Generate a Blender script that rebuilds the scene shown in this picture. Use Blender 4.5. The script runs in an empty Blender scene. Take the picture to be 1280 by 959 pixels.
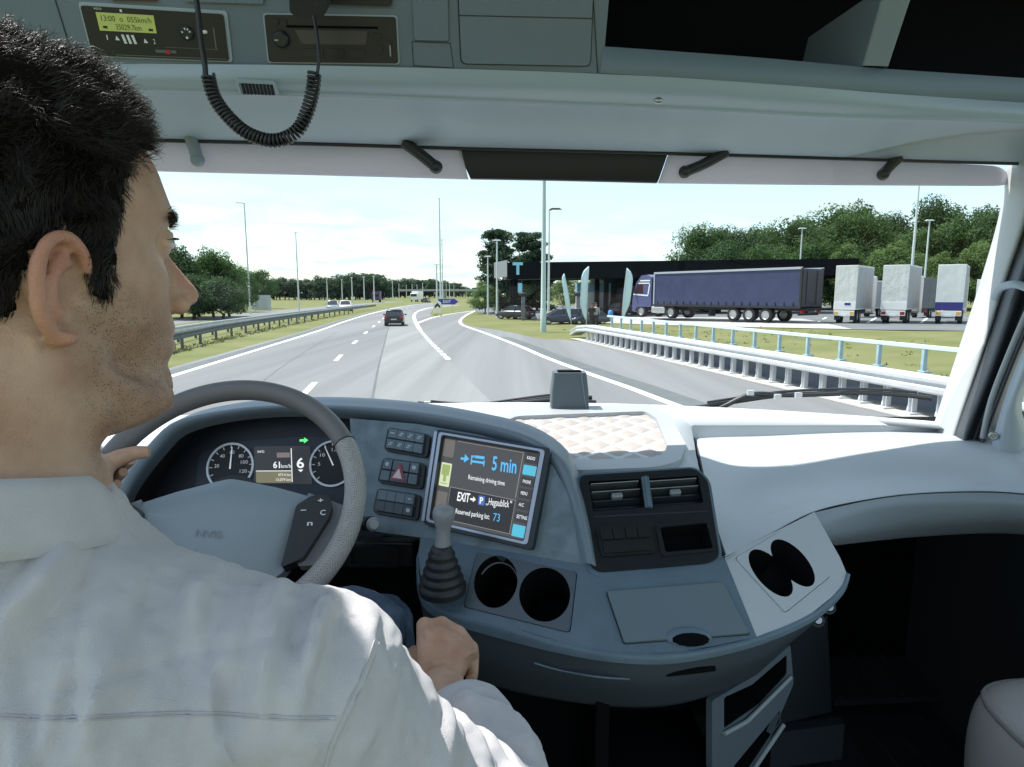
import bpy, bmesh, math, random
from mathutils import Vector, Matrix, noise
from mathutils.geometry import tessellate_polygon, delaunay_2d_cdt
random.seed(7)
R = math.radians
sc = bpy.context.scene
col = sc.collection

# ------------------------------------------------------------------ camera, world, sun, exposure
FPX, CU, CV = 800.0, 640.0, 479.5
CAM = Vector((0, 0, 2.4))
TH = math.atan(111.4/FPX)
CT, ST = math.cos(TH), math.sin(TH)
cd = bpy.data.cameras.new('camera'); cam = bpy.data.objects.new('camera', cd); col.objects.link(cam)
cam.location = CAM; cam.rotation_euler = (math.pi/2-TH, 0, 0)
cd.sensor_width = 36; cd.lens = FPX/1280*36; cd.clip_start = .02; cd.clip_end = 4000
sc.camera = cam
SUN_EL = R(63)
SUN_DIR = Vector((-.88, .47, 0)).normalized()*math.cos(SUN_EL) + Vector((0, 0, math.sin(SUN_EL)))
sl = bpy.data.lights.new('sun', 'SUN'); sl.energy = 3.2; sl.angle = R(.6); sl.color = (1, .955, .89)
so = bpy.data.objects.new('sun', sl); col.objects.link(so)
so.rotation_euler = SUN_DIR.to_track_quat('Z', 'Y').to_euler()
W = bpy.data.worlds.new('World'); sc.world = W; W.use_nodes = True
nt = W.node_tree; nt.nodes.clear()
def wn(t, **k):
    n = nt.nodes.new(t)
    for a, b in k.items(): setattr(n, a, b)
    return n
sky = wn('ShaderNodeTexSky', sky_type='NISHITA', sun_disc=False, sun_elevation=SUN_EL,
         sun_rotation=math.atan2(SUN_DIR.x, SUN_DIR.y), air_density=1.0, dust_density=.6, ozone_density=1.0)
tc = wn('ShaderNodeTexCoord'); sx = wn('ShaderNodeSeparateXYZ'); nt.links.new(tc.outputs['Generated'], sx.inputs[0])
mz = wn('ShaderNodeMath', operation='ADD'); mz.inputs[1].default_value = .12; nt.links.new(sx.outputs[2], mz.inputs[0])
mzz = wn('ShaderNodeMath', operation='MAXIMUM'); mzz.inputs[1].default_value = .03; nt.links.new(mz.outputs[0], mzz.inputs[0])
dx = wn('ShaderNodeMath', operation='DIVIDE'); dy = wn('ShaderNodeMath', operation='DIVIDE')
nt.links.new(sx.outputs[0], dx.inputs[0]); nt.links.new(mzz.outputs[0], dx.inputs[1])
nt.links.new(sx.outputs[1], dy.inputs[0]); nt.links.new(mzz.outputs[0], dy.inputs[1])
cb = wn('ShaderNodeCombineXYZ'); nt.links.new(dx.outputs[0], cb.inputs[0]); nt.links.new(dy.outputs[0], cb.inputs[1])
nz = wn('ShaderNodeTexNoise'); nz.inputs['Scale'].default_value = 2.0; nz.inputs['Detail'].default_value = 7; nz.inputs['Roughness'].default_value = .55
nz.inputs['Distortion'].default_value = .4
nt.links.new(cb.outputs[0], nz.inputs['Vector'])
rp = wn('ShaderNodeValToRGB'); rp.color_ramp.elements[0].position = .40; rp.color_ramp.elements[1].position = .62; rp.color_ramp.elements[0].color = (.22, .22, .22, 1)
nt.links.new(nz.outputs[0], rp.inputs[0])
tn = wn('ShaderNodeMix', data_type='RGBA', blend_type='MULTIPLY'); tn.inputs['Factor'].default_value = 1; tn.inputs['B'].default_value = (.97, 1.02, 1.03, 1)
mx = wn('ShaderNodeMix', data_type='RGBA'); mx.inputs['B'].default_value = (3.35, 3.95, 3.95, 1)
mf = wn('ShaderNodeMath', operation='MULTIPLY'); mf.inputs[1].default_value = .9
nt.links.new(rp.outputs[0], mf.inputs[0]); nt.links.new(mf.outputs[0], mx.inputs['Factor'])
nt.links.new(sky.outputs[0], tn.inputs['A']); nt.links.new(tn.outputs['Result'], mx.inputs['A'])
bg = wn('ShaderNodeBackground'); bg.inputs[1].default_value = .11; nt.links.new(mx.outputs['Result'], bg.inputs[0])
wo = wn('ShaderNodeOutputWorld'); nt.links.new(bg.outputs[0], wo.inputs[0])
sc.view_settings.view_transform = 'Standard'; sc.view_settings.look = 'None'; sc.view_settings.gamma = 1
sc.view_settings.exposure = 1.2
try: sc.view_settings.use_curve_mapping = False
except Exception: pass
sc.render.engine = 'CYCLES'; sc.cycles.max_bounces = 8; sc.cycles.transparent_max_bounces = 16

# ------------------------------------------------------------------ projection helpers (a pixel of the photo plus a real distance gives a real point)
def ray(u, v):
    a, b = (u-CU)/FPX, (CV-v)/FPX
    return Vector((a, CT+b*ST, b*CT-ST))
def P(u, v, Y):
    d = ray(u, v); return CAM + d*(Y/d.y)
def PZ(u, v, z):
    d = ray(u, v); return CAM + d*((z-CAM.z)/d.z)
def G(u, v, z=0.0): return PZ(u, v, z)
def inpoly(x, y, poly):
    r_ = False
    for i in range(len(poly)):
        (xa, ya), (xb, yb) = poly[i][:2], poly[i-1][:2]
        if (ya > y) != (yb > y) and x < (xb-xa)*(y-ya)/(yb-ya)+xa: r_ = not r_
    return r_
class Pl:
    """a plane with its own 2D frame: x to the right, y upwards, n towards the viewer"""
    def __init__(s, a, b, c):
        a, b, c = [P(*p) if not isinstance(p, Vector) else p for p in (a, b, c)]
        s.o = a.copy(); n = (b-a).cross(c-a).normalized()
        if n.dot(CAM-a) < 0: n = -n
        s.n = n; s.x = (b-a).normalized(); s.y = n.cross(s.x).normalized()

    def w(s, x, y, z=0.0): return s.o+s.x*x+s.y*y+s.n*z
    def l(s, p): d = p-s.o; return Vector((d.dot(s.x), d.dot(s.y)))
    def hit(s, u, v, off=0.0):
        d = ray(u, v); t = (s.o+s.n*off-CAM).dot(s.n)/d.dot(s.n); return CAM+d*t
    def p(s, u, v): return s.l(s.hit(u, v))
    def Y(s, u, v): return s.hit(u, v).y

# ------------------------------------------------------------------ materials
MATS = {}
def mat(name, base, rough=.5, metal=0.0, bump=0.0, bscale=60, var=0.0, vscale=4, spec=.5, emit=None, es=1.0, coat=0.0, col2=None, sub=0.0, sheen=0, det=4, stretch=None, attr=None, trans=0, bdist=.01):
    if name in MATS: return MATS[name]
    m = bpy.data.materials.new(name); m.use_nodes = True; t = m.node_tree; b = t.nodes['Principled BSDF']
    base = tuple(base)+(1,) if len(base) == 3 else base
    b.inputs['Base Color'].default_value = base; b.inputs['Roughness'].default_value = rough; b.inputs['Metallic'].default_value = metal
    b.inputs['Specular IOR Level'].default_value = spec; b.inputs['Coat Weight'].default_value = coat
    if sub: b.inputs['Subsurface Weight'].default_value = sub; b.inputs['Subsurface Radius'].default_value = (.012, .004, .002); b.inputs['Subsurface Scale'].default_value = .5
    if sheen: b.inputs['Sheen Weight'].default_value = sheen
    if trans: b.inputs['Transmission Weight'].default_value = trans
    if emit: b.inputs['Emission Color'].default_value = tuple(emit)+(1,); b.inputs['Emission Strength'].default_value = es*.5
    co = None
    def coord():
        nonlocal co
        if co is None:
            c = t.nodes.new('ShaderNodeTexCoord'); co = c.outputs['Object']
            if stretch:
                mp = t.nodes.new('ShaderNodeMapping'); mp.inputs['Scale'].default_value = stretch
                t.links.new(co, mp.inputs[0]); co = mp.outputs[0]
        return co
    if var or col2:
        n = t.nodes.new('ShaderNodeTexNoise'); n.inputs['Scale'].default_value = vscale; n.inputs['Detail'].default_value = det; n.inputs['Roughness'].default_value = .6
        t.links.new(coord(), n.inputs['Vector'])
        r = t.nodes.new('ShaderNodeValToRGB'); r.color_ramp.elements[0].position = .3; r.color_ramp.elements[1].position = .7
        if col2: c0, c1 = base, tuple(col2)+(1,)
        else:
            c0 = tuple(x*(1-var) for x in base[:3])+(1,); c1 = tuple(min(1, x*(1+var)) for x in base[:3])+(1,)
        r.color_ramp.elements[0].color = c0; r.color_ramp.elements[1].color = c1
        t.links.new(n.outputs[0], r.inputs[0]); t.links.new(r.outputs[0], b.inputs['Base Color'])
    if bump:
        n = t.nodes.new('ShaderNodeTexNoise'); n.inputs['Scale'].default_value = bscale; n.inputs['Detail'].default_value = 3
        t.links.new(coord(), n.inputs['Vector'])
        bp = t.nodes.new('ShaderNodeBump'); bp.inputs['Strength'].default_value = bump; bp.inputs['Distance'].default_value = bdist
        t.links.new(n.outputs[0], bp.inputs['Height']); t.links.new(bp.outputs[0], b.inputs['Normal'])
    MATS[name] = m; return m

# ------------------------------------------------------------------ mesh builder
class MB:
    def __init__(s): s.v, s.f, s.mi, s.sm = [], [], [], []
    def add(s, vs, fs, m=0, smooth=False):
        o = len(s.v); s.v += [Vector(p) for p in vs]
        for f in fs: s.f.append([o+i for i in f]); s.mi.append(m); s.sm.append(smooth)
        return s
    def box(s, c, d, m=0, rot=None, taper=1.0):
        c = Vector(c); hx, hy, hz = d[0]/2, d[1]/2, d[2]/2
        vs = []
        for z in (-1, 1):
            k = taper if z > 0 else 1
            for x, y in ((-1, -1), (1, -1), (1, 1), (-1, 1)): vs.append(Vector((x*hx*k, y*hy*k, z*hz)))
        if rot is not None: vs = [rot @ p for p in vs]
        return s.add([c+p for p in vs], [(3, 2, 1, 0), (4, 5, 6, 7), (0, 1, 5, 4), (1, 2, 6, 5), (2, 3, 7, 6), (3, 0, 4, 7)], m)
    def grid(s, rows, m=0, smooth=True, cyc=False, flip=False):
        nr, nc = len(rows), len(rows[0]); vs = [p for r in rows for p in r]; fs = []
        for i in range(nr-1):
            for j in range(nc if cyc else nc-1):
                k = (j+1) % nc; q = (i*nc+j, i*nc+k, (i+1)*nc+k, (i+1)*nc+j)
                fs.append(q[::-1] if flip else q)
        return s.add(vs, fs, m, smooth)
    def ring(s, rings, m=0, smooth=True, cap=True):
        n = len(rings[0]); s.grid(rings, m, smooth, cyc=True)
        if cap:
            s.add(rings[0], [tuple(range(n))[::-1]], m); s.add(rings[-1], [tuple(range(n))], m)
        return s
    def tube(s, pts, r, seg=8, m=0, cap=True, smooth=True):
        pts = [Vector(p) for p in pts]; n = len(pts); rr = r if isinstance(r, (list, tuple)) else [r]*n
        rings = []; up = None
        for i, p in enumerate(pts):
            t = (pts[min(i+1, n-1)]-pts[max(i-1, 0)]).normalized()
            if up is None:
                up = Vector((0, 0, 1)) if abs(t.z) < .9 else Vector((1, 0, 0))
            a = t.cross(up); 
            if a.length < 1e-6: a = t.cross(Vector((1, .3, 0)))
            a.normalize(); up = a.cross(t).normalized()
            rings.append([p+(a*math.cos(k*2*math.pi/seg)+up*math.sin(k*2*math.pi/seg))*rr[i] for k in range(seg)])
        return s.ring(rings, m, smooth, cap)
    def lathe(s, prof, o=(0, 0, 0), axis=(0, 0, 1), seg=20, m=0, smooth=True, cap=True):
        o = Vector(o); q = Vector((0, 0, 1)).rotation_difference(Vector(axis).normalized())
        rings = [[o+q @ Vector((r*math.cos(k*2*math.pi/seg), r*math.sin(k*2*math.pi/seg), z)) for k in range(seg)] for r, z in prof]
        return s.ring(rings, m, smooth, cap)
    def ball(s, c, r, m=0, seg=14, rings=9, rot=None):
        c = Vector(c); r = Vector(r) if not isinstance(r, (int, float)) else Vector((r, r, r)); rs = []
        for i in range(rings+1):
            a = math.pi*(i/rings)*.998+.003
            rr = []
            for k in range(seg):
                p = Vector((math.sin(a)*math.cos(k*2*math.pi/seg)*r.x, math.sin(a)*math.sin(k*2*math.pi/seg)*r.y, math.cos(a)*r.z))
                if rot is not None: p = rot @ p
                rr.append(c+p)
            rs.append(rr)
        return s.ring(rs[::-1], m, True)
    def prism(s, pl, pts, z0, z1, m=0, holes=(), back=True, smooth=False, inset=0.0):
        """closed 2D outline (plane coordinates) pushed from z0 to z1 along the plane normal, with holes left open"""
        loops = [ccw(pts)]+[ccw(h)[::-1] for h in holes]
        flat = [p for lp in loops for p in lp]; tv = None; fs = []
        if holes:
            ed = []; o_ = 0
            for lp in loops:
                ed += [(o_+i, o_+(i+1) % len(lp)) for i in range(len(lp))]; o_ += len(lp)
            r_ = delaunay_2d_cdt([Vector(p[:2]) for p in flat], ed, [], 0, 1e-7)
            flat2 = [(q.x, q.y) for q in r_[0]]
            for t in r_[2]:
                cx_ = sum(flat2[i][0] for i in t)/len(t); cy_ = sum(flat2[i][1] for i in t)/len(t)
                if inpoly(cx_, cy_, loops[0]) and not any(inpoly(cx_, cy_, h) for h in loops[1:]): fs.append(tuple(t))
            tv = [pl.w(p[0], p[1], z1) for p in flat2]; flatb = flat2
        else:
            tri = tessellate_polygon([[Vector((p[0], p[1], 0)) for p in lp] for lp in loops]); flatb = flat
            tv = [pl.w(p[0], p[1], z1) for p in flat]
            for t in tri:
                a, b, c = [flat[i] for i in t]
                cr = (b[0]-a[0])*(c[1]-a[1])-(b[1]-a[1])*(c[0]-a[0])
                if abs(cr) < 1e-14: continue
                fs.append(tuple(t) if cr > 0 else tuple(t)[::-1])
        s.add(tv, fs, m)
        if back: s.add([pl.w(p[0], p[1], z0) for p in flatb], [f[::-1] for f in fs], m)
        for lp in loops:
            n = len(lp); vs = [pl.w(p[0], p[1], z0) for p in lp]+[pl.w(p[0], p[1], z1) for p in lp]
            s.add(vs, [(i, (i+1) % n, n+(i+1) % n, n+i) for i in range(n)], m, smooth)
        return s
    def well(s, pl, pts, z0, depth, m=0, shrink=.9, mb=None):
        """a pocket going down from an outline"""
        pts = ccw(pts); n = len(pts); cx = sum(p[0] for p in pts)/n; cy = sum(p[1] for p in pts)/n
        top = [pl.w(p[0], p[1], z0) for p in pts]
        bot = [pl.w(cx+(p[0]-cx)*shrink, cy+(p[1]-cy)*shrink, z0-depth) for p in pts]
        s.add(top+bot, [((i+1) % n, i, n+i, n+(i+1) % n) for i in range(n)], m, True)
        return s.add(bot, [tuple(range(n))], m if mb is None else mb)
    def text(s, body, pl, L, Rr, T, m=0, off=.0006, ext=0.0, bold=False, px=True, al=False):
        """lettering laid on a plane: L, Rr ends of the base line and T above L, as photo pixels (px) or plane coordinates"""
        cu = bpy.data.curves.new('lettering', 'FONT'); cu.body = body; cu.resolution_u = 3
        if bold: cu.offset = .018
        ob = bpy.data.objects.new('lettering', cu); me = bpy.data.meshes.new_from_object(ob)
        if len(me.vertices):
            xs = [v.co.x for v in me.vertices]; x0, x1 = min(xs), max(xs)
            hh = .7
            A, B, C = [pl.p(*q) if px else Vector(q) for q in (L, Rr, T)]
            vs = []
            for v in me.vertices:
                a = (v.co.x-x0)/(x1-x0); b = v.co.y/hh
                q = A+(B-A)*a+(C-A)*b; vs.append(pl.w(q.x, q.y, off))
            fs = [tuple(p.vertices) for p in me.polygons]
            n0 = (vs[fs[0][1]]-vs[fs[0][0]]).cross(vs[fs[0][2]]-vs[fs[0][1]])
            if n0.dot(pl.n) < 0: fs = [f[::-1] for f in fs]
            s.add(vs, fs, m)
        bpy.data.objects.remove(ob); bpy.data.curves.remove(cu); bpy.data.meshes.remove(me)
        return s
    def build(s, name, mats, parent=None, bevel=0, bseg=2, weld=False, angle=None, subsurf=0, base=False, solid=0, recalc=False):
        mats = mats if isinstance(mats, (list, tuple)) else [mats]
        off = wloc(parent) if parent is not None else Vector((0, 0, 0))
        if parent is None:
            if s.v:
                xs = [p.x for p in s.v]; ys = [p.y for p in s.v]; zs = [p.z for p in s.v]
                off = Vector(((min(xs)+max(xs))/2, (min(ys)+max(ys))/2, min(zs)))
        me = bpy.data.meshes.new(name); me.from_pydata([tuple(p-off) for p in s.v], [], s.f)
        for m in mats: me.materials.append(m)
        me.polygons.foreach_set('material_index', s.mi); me.polygons.foreach_set('use_smooth', s.sm)
        me.update()
        if weld or recalc:
            bm = bmesh.new(); bm.from_mesh(me)
            if weld: bmesh.ops.remove_doubles(bm, verts=bm.verts, dist=weld if isinstance(weld, float) else 1e-5)
            if recalc: bmesh.ops.recalc_face_normals(bm, faces=bm.faces)
            bm.to_mesh(me); bm.free()
        o = bpy.data.objects.new(name, me); col.objects.link(o)
        if parent is not None: o.parent = parent
        else: o.location = off
        if solid:
            md = o.modifiers.new('thickness', 'SOLIDIFY'); md.thickness = solid; md.offset = -1
        if subsurf:
            md = o.modifiers.new('smooth', 'SUBSURF'); md.levels = md.render_levels = subsurf
        if bevel:
            md = o.modifiers.new('bevel', 'BEVEL'); md.width = bevel; md.segments = bseg; md.limit_method = 'ANGLE'; md.angle_limit = R(35); md.harden_normals = False
            for p in me.polygons: p.use_smooth = True
            try: me.set_sharp_from_angle(angle=R(50))
            except Exception: pass
        elif angle:
            for p in me.polygons: p.use_smooth = True
            try: me.set_sharp_from_angle(angle=R(angle))
            except Exception: pass
        return o
def wloc(o):
    p = Vector((0, 0, 0))
    while o is not None: p += o.location; o = o.parent
    return p
def ccw(pts):
    a = sum(pts[i][0]*pts[(i+1) % len(pts)][1]-pts[(i+1) % len(pts)][0]*pts[i][1] for i in range(len(pts)))
    return [tuple(p) for p in (pts if a > 0 else pts[::-1])]
def rr(pts, r, n=4):
    """round the corners of a 2D polygon"""
    out = []; N = len(pts); rs = r if isinstance(r, (list, tuple)) else [r]*N
    for i in range(N):
        a, b, c = Vector(pts[i-1]), Vector(pts[i]), Vector(pts[(i+1) % N]); q = rs[i]
        if q <= 0: out.append(tuple(b)); continue
        d1, d2 = (a-b), (c-b); q1 = min(q, d1.length*.45); q2 = min(q, d2.length*.45)
        p1, p2 = b+d1.normalized()*q1, b+d2.normalized()*q2
        for k in range(n+1):
            t = k/n; out.append(tuple(p1*(1-t)**2+b*2*t*(1-t)+p2*t*t))
    return out
def cr(pts, n):
    """Catmull-Rom through the points, n samples per span"""
    out = []; N = len(pts)
    for i in range(N-1):
        p0, p1, p2, p3 = pts[max(i-1, 0)], pts[i], pts[i+1], pts[min(i+2, N-1)]
        for k in range(n):
            t = k/n
            out.append(.5*((2*p1)+(p2-p0)*t+(2*p0-5*p1+4*p2-p3)*t*t+(3*p1-p0-3*p2+p3)*t**3))
    out.append(pts[-1].copy()); return out
def resample(pts, n):
    L = [0]
    for i in range(1, len(pts)): L.append(L[-1]+(pts[i]-pts[i-1]).length)
    out = []; j = 0
    for k in range(n):
        t = L[-1]*k/(n-1)
        while j < len(pts)-2 and L[j+1] < t: j += 1
        q = (t-L[j])/max(1e-9, L[j+1]-L[j]); out.append(pts[j].lerp(pts[j+1], min(1, max(0, q))))
    return out
def loft(rows, n=24, m=4, smooth_rows=True):
    """smooth sheet through rows of points"""
    rs = [resample(cr(r, 8), n) for r in rows]
    if not smooth_rows: return rs
    cols = [cr([r[j] for r in rs], m) for j in range(n)]
    return [[c[i] for c in cols] for i in range(len(cols[0]))]
def px(l): return [P(*p) for p in l]
def empty(name, loc=(0, 0, 0)):
    o = bpy.data.objects.new(name, None); o.location = loc; o.empty_display_size = .2; col.objects.link(o); return o
def tag(o, label=None, cat=None, group=None, kind=None):
    if label: o['label'] = label
    if cat: o['category'] = cat
    if group: o['group'] = group
    if kind: o['kind'] = kind
    return o
def copy_tree(o, parent=None):
    c = o.copy(); col.objects.link(c); c.parent = parent
    for ch in list(o.children): copy_tree(ch, c)
    return c
def sst(a, b, x):
    t = min(1, max(0, (x-a)/(b-a))); return t*t*(3-2*t)
ZP = Pl(Vector((0, 0, 0)), Vector((1, 0, 0)), Vector((0, 1, 0)))
def plane_at(o, x, y):
    p = Pl.__new__(Pl); p.o = Vector(o); p.x = Vector(x).normalized(); p.y = Vector(y).normalized(); p.n = p.x.cross(p.y).normalized(); return p
# ================================================================== MATERIALS (outside)
def leafmat(name, c0, c1):
    m = mat(name, c0, .6, col2=c1, vscale=.55, spec=.25, det=3)
    t = m.node_tree; b = t.nodes['Principled BSDF']; o = [n for n in t.nodes if n.type == 'OUTPUT_MATERIAL'][0]
    tl = t.nodes.new('ShaderNodeBsdfTranslucent'); ms = t.nodes.new('ShaderNodeMixShader'); ms.inputs[0].default_value = .42
    src = b.inputs['Base Color'].links[0].from_socket; gm = t.nodes.new('ShaderNodeMix'); gm.data_type = 'RGBA'; gm.blend_type = 'MULTIPLY'; gm.inputs['Factor'].default_value = 1; gm.inputs['B'].default_value = (1.25, 1.35, .9, 1)
    t.links.new(src, gm.inputs['A']); t.links.new(gm.outputs['Result'], tl.inputs[0])
    t.links.new(b.outputs[0], ms.inputs[1]); t.links.new(tl.outputs[0], ms.inputs[2]); t.links.new(ms.outputs[0], o.inputs[0])
    return m
M_asph = mat('asphalt', (.17, .175, .18), .9, var=.2, vscale=.35, bump=.25, bscale=90, stretch=(2.2, .04, 1))
M_asph2 = mat('lot_asphalt', (.13, .14, .15), .9, var=.2, vscale=.3, bump=.2, bscale=60)
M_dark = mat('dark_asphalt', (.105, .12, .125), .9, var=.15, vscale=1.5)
M_conc = mat('concrete', (.4, .39, .37), .9, var=.12, vscale=2, bump=.2, bscale=40)
M_paint = mat('road_paint', (.82, .82, .8), .7, var=.08, vscale=6)
M_grass = mat('verge_grass', (.115, .14, .048), .95, col2=(.20, .195, .095), vscale=.3, bump=.6, bscale=25, det=8, spec=.1)
M_blade = mat('grass_blade', (.12, .145, .045), .8, col2=(.22, .2, .10), vscale=1.2, spec=.15)
M_galv = mat('galvanised_steel', (.62, .64, .66), .45, .6, var=.12, vscale=3)
M_pole = mat('painted_pole', (.62, .68, .66), .5, var=.08, vscale=2)
M_lblue = mat('pale_blue_paint', (.34, .47, .53), .45, var=.1, vscale=5)
M_black = mat('black_cladding', (.006, .007, .009), .8, spec=.1)
M_rub = mat('tyre_rubber', (.018, .018, .02), .85)
M_rim = mat('wheel_rim', (.5, .5, .5), .4, .7)
M_glassd = mat('dark_glass', (.02, .025, .03), .08, spec=.6)
M_chass = mat('truck_chassis', (.02, .02, .023), .7)
M_white = mat('white_paint', (.8, .8, .8), .35, coat=.3)
M_red = mat('tail_light', (.35, .01, .01), .25)
M_amber = mat('reflector_board', (.75, .42, .08), .5, var=.1, vscale=6)

# ================================================================== TERRAIN
B0, B1 = G(1160, 525), G(727, 425)
BE = (B1-B0).normalized(); BN = Vector((BE.y, -BE.x, 0))
def hz(x, y):
    d = (Vector((x, y, 0))-B0).dot(BN)
    return .5*sst(5, 21, d)*sst(-20, 8, y)
def T(u, v):
    z = 0
    for _ in range(12):
        p = G(u, v, z); z = hz(p.x, p.y)
    return Vector((p.x, p.y, z))
def onY(u, Y):
    """ground point in the column u at distance Y"""
    z = 0
    for _ in range(8):
        dep = Y*CT-(z-2.4)*ST; x = (u-CU)/FPX*dep; z = hz(x, Y)
    return Vector((x, Y, z))
def zat(v, Y): return P(CU, v, Y).z
xs = [-3000, -1200, -500, -250]+[-120+4*i for i in range(61)]+[250, 500, 1200, 3000]
ys = [-400, -120, -40]+[-10+4*i for i in range(60)]+[260, 340, 500, 1000, 3500]
g = MB(); g.grid([[Vector((x, y, hz(x, y)-.012)) for x in xs] for y in ys])
ground = g.build('ground', M_grass); ground['kind'] = 'structure'

def gp(l): return [G(u, v) for u, v in l]
LEFT = [(-330, 640), (0, 536.6), (222, 468), (300, 444), (400, 413), (434, 401), (470, 390.5), (500, 384), (530, 380), (580, 377), (700, 374.5), (900, 372.6)]
RIGHT = [(900, 374), (700, 377.5), (590, 381), (552, 384), (541, 388), (538, 393), (545, 396), (570, 392), (600, 388), (650, 385.5), (720, 383)]
RRAMP = [(700, 386), (640, 387), (600, 388.5), (587, 392), (579, 397), (580, 404), (592, 408.5), (622, 412.5), (650, 418), (680, 424.5), (727, 427), (1160, 526), (1500, 603), (2300, 790)]
def sheet(poly, z, m, name):
    b = MB(); pts = [(p.x, p.y) for p in poly]; b.prism(plane_at((0, 0, 0), (1, 0, 0), (0, 1, 0)), pts, z, z, 0, back=False)
    b.v = b.v; o = b.build(name, m); o['kind'] = 'structure'; return o
def offs(pts, d):
    out = []
    for i, p in enumerate(pts):
        t = (pts[min(i+1, len(pts)-1)]-pts[max(i-1, 0)]).normalized(); out.append(p+Vector((t.y, -t.x, 0))*d)
    return out
lp = cr(gp(LEFT), 4)
road_poly = offs(lp, -.95)+cr(gp(RIGHT), 2)+cr(gp(RRAMP), 2)
road = sheet(road_poly, 0.0, M_asph, 'motorway_road')
def band(b, pts, w, z=.004, m=0, d=0):
    a, c = offs(pts, d-w/2), offs(pts, d+w/2)
    b.grid([[p+Vector((0, 0, z)) for p in a], [p+Vector((0, 0, z)) for p in c]], m, False)
mk = MB()
band(mk, lp, .22)
dash = cr(gp([(330, 546), (388, 484), (424, 446.5), (444, 427.5), (456, 417), (464.5, 410), (470.5, 405.3), (474.5, 402), (480, 397.5), (489, 391.5), (505, 386), (530, 382)]), 10)
dsh = resample(dash, 400); Ld = sum((dsh[i+1]-dsh[i]).length for i in range(399)); step = Ld/399
pos = 0; 
D0 = min(range(400), key=lambda i: (dsh[i]-G(388, 484)).length)*step
k = -2
per = (G(424, 446.5)-G(388, 484)).length
for k in range(-2, 14):
    c = D0+k*per
    i0, i1 = int((c-per*.14)/step), int((c+per*.14)/step)
    if 0 <= i0 < i1 < 399: band(mk, dsh[i0:i1+1], .16)
excl = cr(gp([(760, 580), (700, 540), (640, 512), (620, 500), (589, 478), (572, 461), (555, 444), (541, 430.5), (530.8, 419.5), (524, 410.5), (519.5, 402.6), (517.5, 395.5), (520, 391), (527, 387.5), (545, 384), (590, 380.3)]), 8)
exd = resample(excl, 300); Lx = sum((exd[i+1]-exd[i]).length for i in range(299))/299
iend = min(range(300), key=lambda i: (exd[i]-G(524, 411)).length)
i = 0; L1, L2 = max(2, int(1.1/Lx)), max(1, int(.5/Lx))
band(mk, exd[iend-2:], .3)
i = iend-2
imin = min(range(300), key=lambda i: (exd[i]-G(560, 449)).length)
while i > max(L1, imin): 
    band(mk, exd[max(0, i-L1):i+1], .2); i -= L1+L2
band(mk, cr(gp([(522.5, 404), (531, 400.5), (545, 396), (570, 391.5), (600, 387.7)]), 4), .25)
rline = cr(gp([(640, 386.5), (600, 388), (587, 392), (579.5, 396.5), (575.5, 400.5), (576, 404.5), (582, 408), (600, 414.2), (620, 421.5), (650, 433), (680, 446), (733, 466), (783, 483.5), (828, 500.5), (910, 531), (1000, 566)]), 5)
band(mk, rline, .24)
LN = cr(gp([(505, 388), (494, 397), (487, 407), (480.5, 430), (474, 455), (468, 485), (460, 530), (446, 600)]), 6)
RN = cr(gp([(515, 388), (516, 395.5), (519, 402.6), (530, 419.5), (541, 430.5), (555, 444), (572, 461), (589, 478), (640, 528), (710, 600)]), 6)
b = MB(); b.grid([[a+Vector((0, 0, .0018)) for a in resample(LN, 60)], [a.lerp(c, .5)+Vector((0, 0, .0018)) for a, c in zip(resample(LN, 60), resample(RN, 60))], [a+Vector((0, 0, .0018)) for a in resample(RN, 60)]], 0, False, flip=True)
o = b.build('sheen_lane', mat('sheen_asphalt', (.20, .205, .207), .9, var=.16, vscale=.4, bump=.2, bscale=90, stretch=(2.2, .05, 1))); o['kind'] = 'structure'  # paler sheet over the lane; the road's bright sheen is put into its colour
b = MB(); band(b, LN, .07, .0035); band(b, cr(gp([(300, 500), (362, 452), (420, 416)]), 5), .04, .0035); o = b.build('tar_seam', M_dark); o['kind'] = 'structure'
mko = mk.build('road_marking', M_paint); mko['kind'] = 'structure'
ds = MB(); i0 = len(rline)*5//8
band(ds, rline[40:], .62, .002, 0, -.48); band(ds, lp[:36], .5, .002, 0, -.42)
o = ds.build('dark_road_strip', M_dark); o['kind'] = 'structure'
# opposite carriageway
oc = [(-420, 560), (60, 452), (231, 414), (300, 402.5), (400, 390), (470, 381.5), (520, 377)]
ocp = gp(oc); oc2 = offs(ocp, -8.5)
o = MB(); band(o, cr(ocp, 4), 4.4, -.004, 0, -6.0); o = o.build('opposite_road', M_asph); o['kind'] = 'structure'
# service area surface
fr = [T(*q) for q in [(600, 391.5), (640, 397.5), (700, 401), (760, 404), (800, 405.5), (900, 408.5), (1000, 410.5), (1100, 412.5), (1215, 414), (1330, 416), (1500, 420)]]
fr = cr(fr, 3); rows = []
for k in range(14):
    t = (k/13)**1.4; rows.append([Vector((p.x*(1+t*.9), p.y+t*(115-p.y), 0)) for p in fr])
for r in rows:
    for p in r: p.z = hz(p.x, p.y)+.012
b = MB(); b.grid(rows, 0, True)
for p, q in zip(rows, rows): pass
lot = b.build('parking_lot', M_asph2); lot['kind'] = 'structure'
b = MB(); r2 = []
for k in range(8):
    t = k/7*.17; r2.append([Vector((p.x*(1+t*.9), p.y+t*(115-p.y), 0)) for p in fr[3:21]])
for r in r2:
    for p in r: p.z = hz(p.x, p.y)+.02
b.grid(r2, 0, True); o = b.build('forecourt_paving', M_conc); o['kind'] = 'structure'
b = MB()
for u in (1010, 1024, 1090, 1102, 1153, 1166): pass
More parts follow.
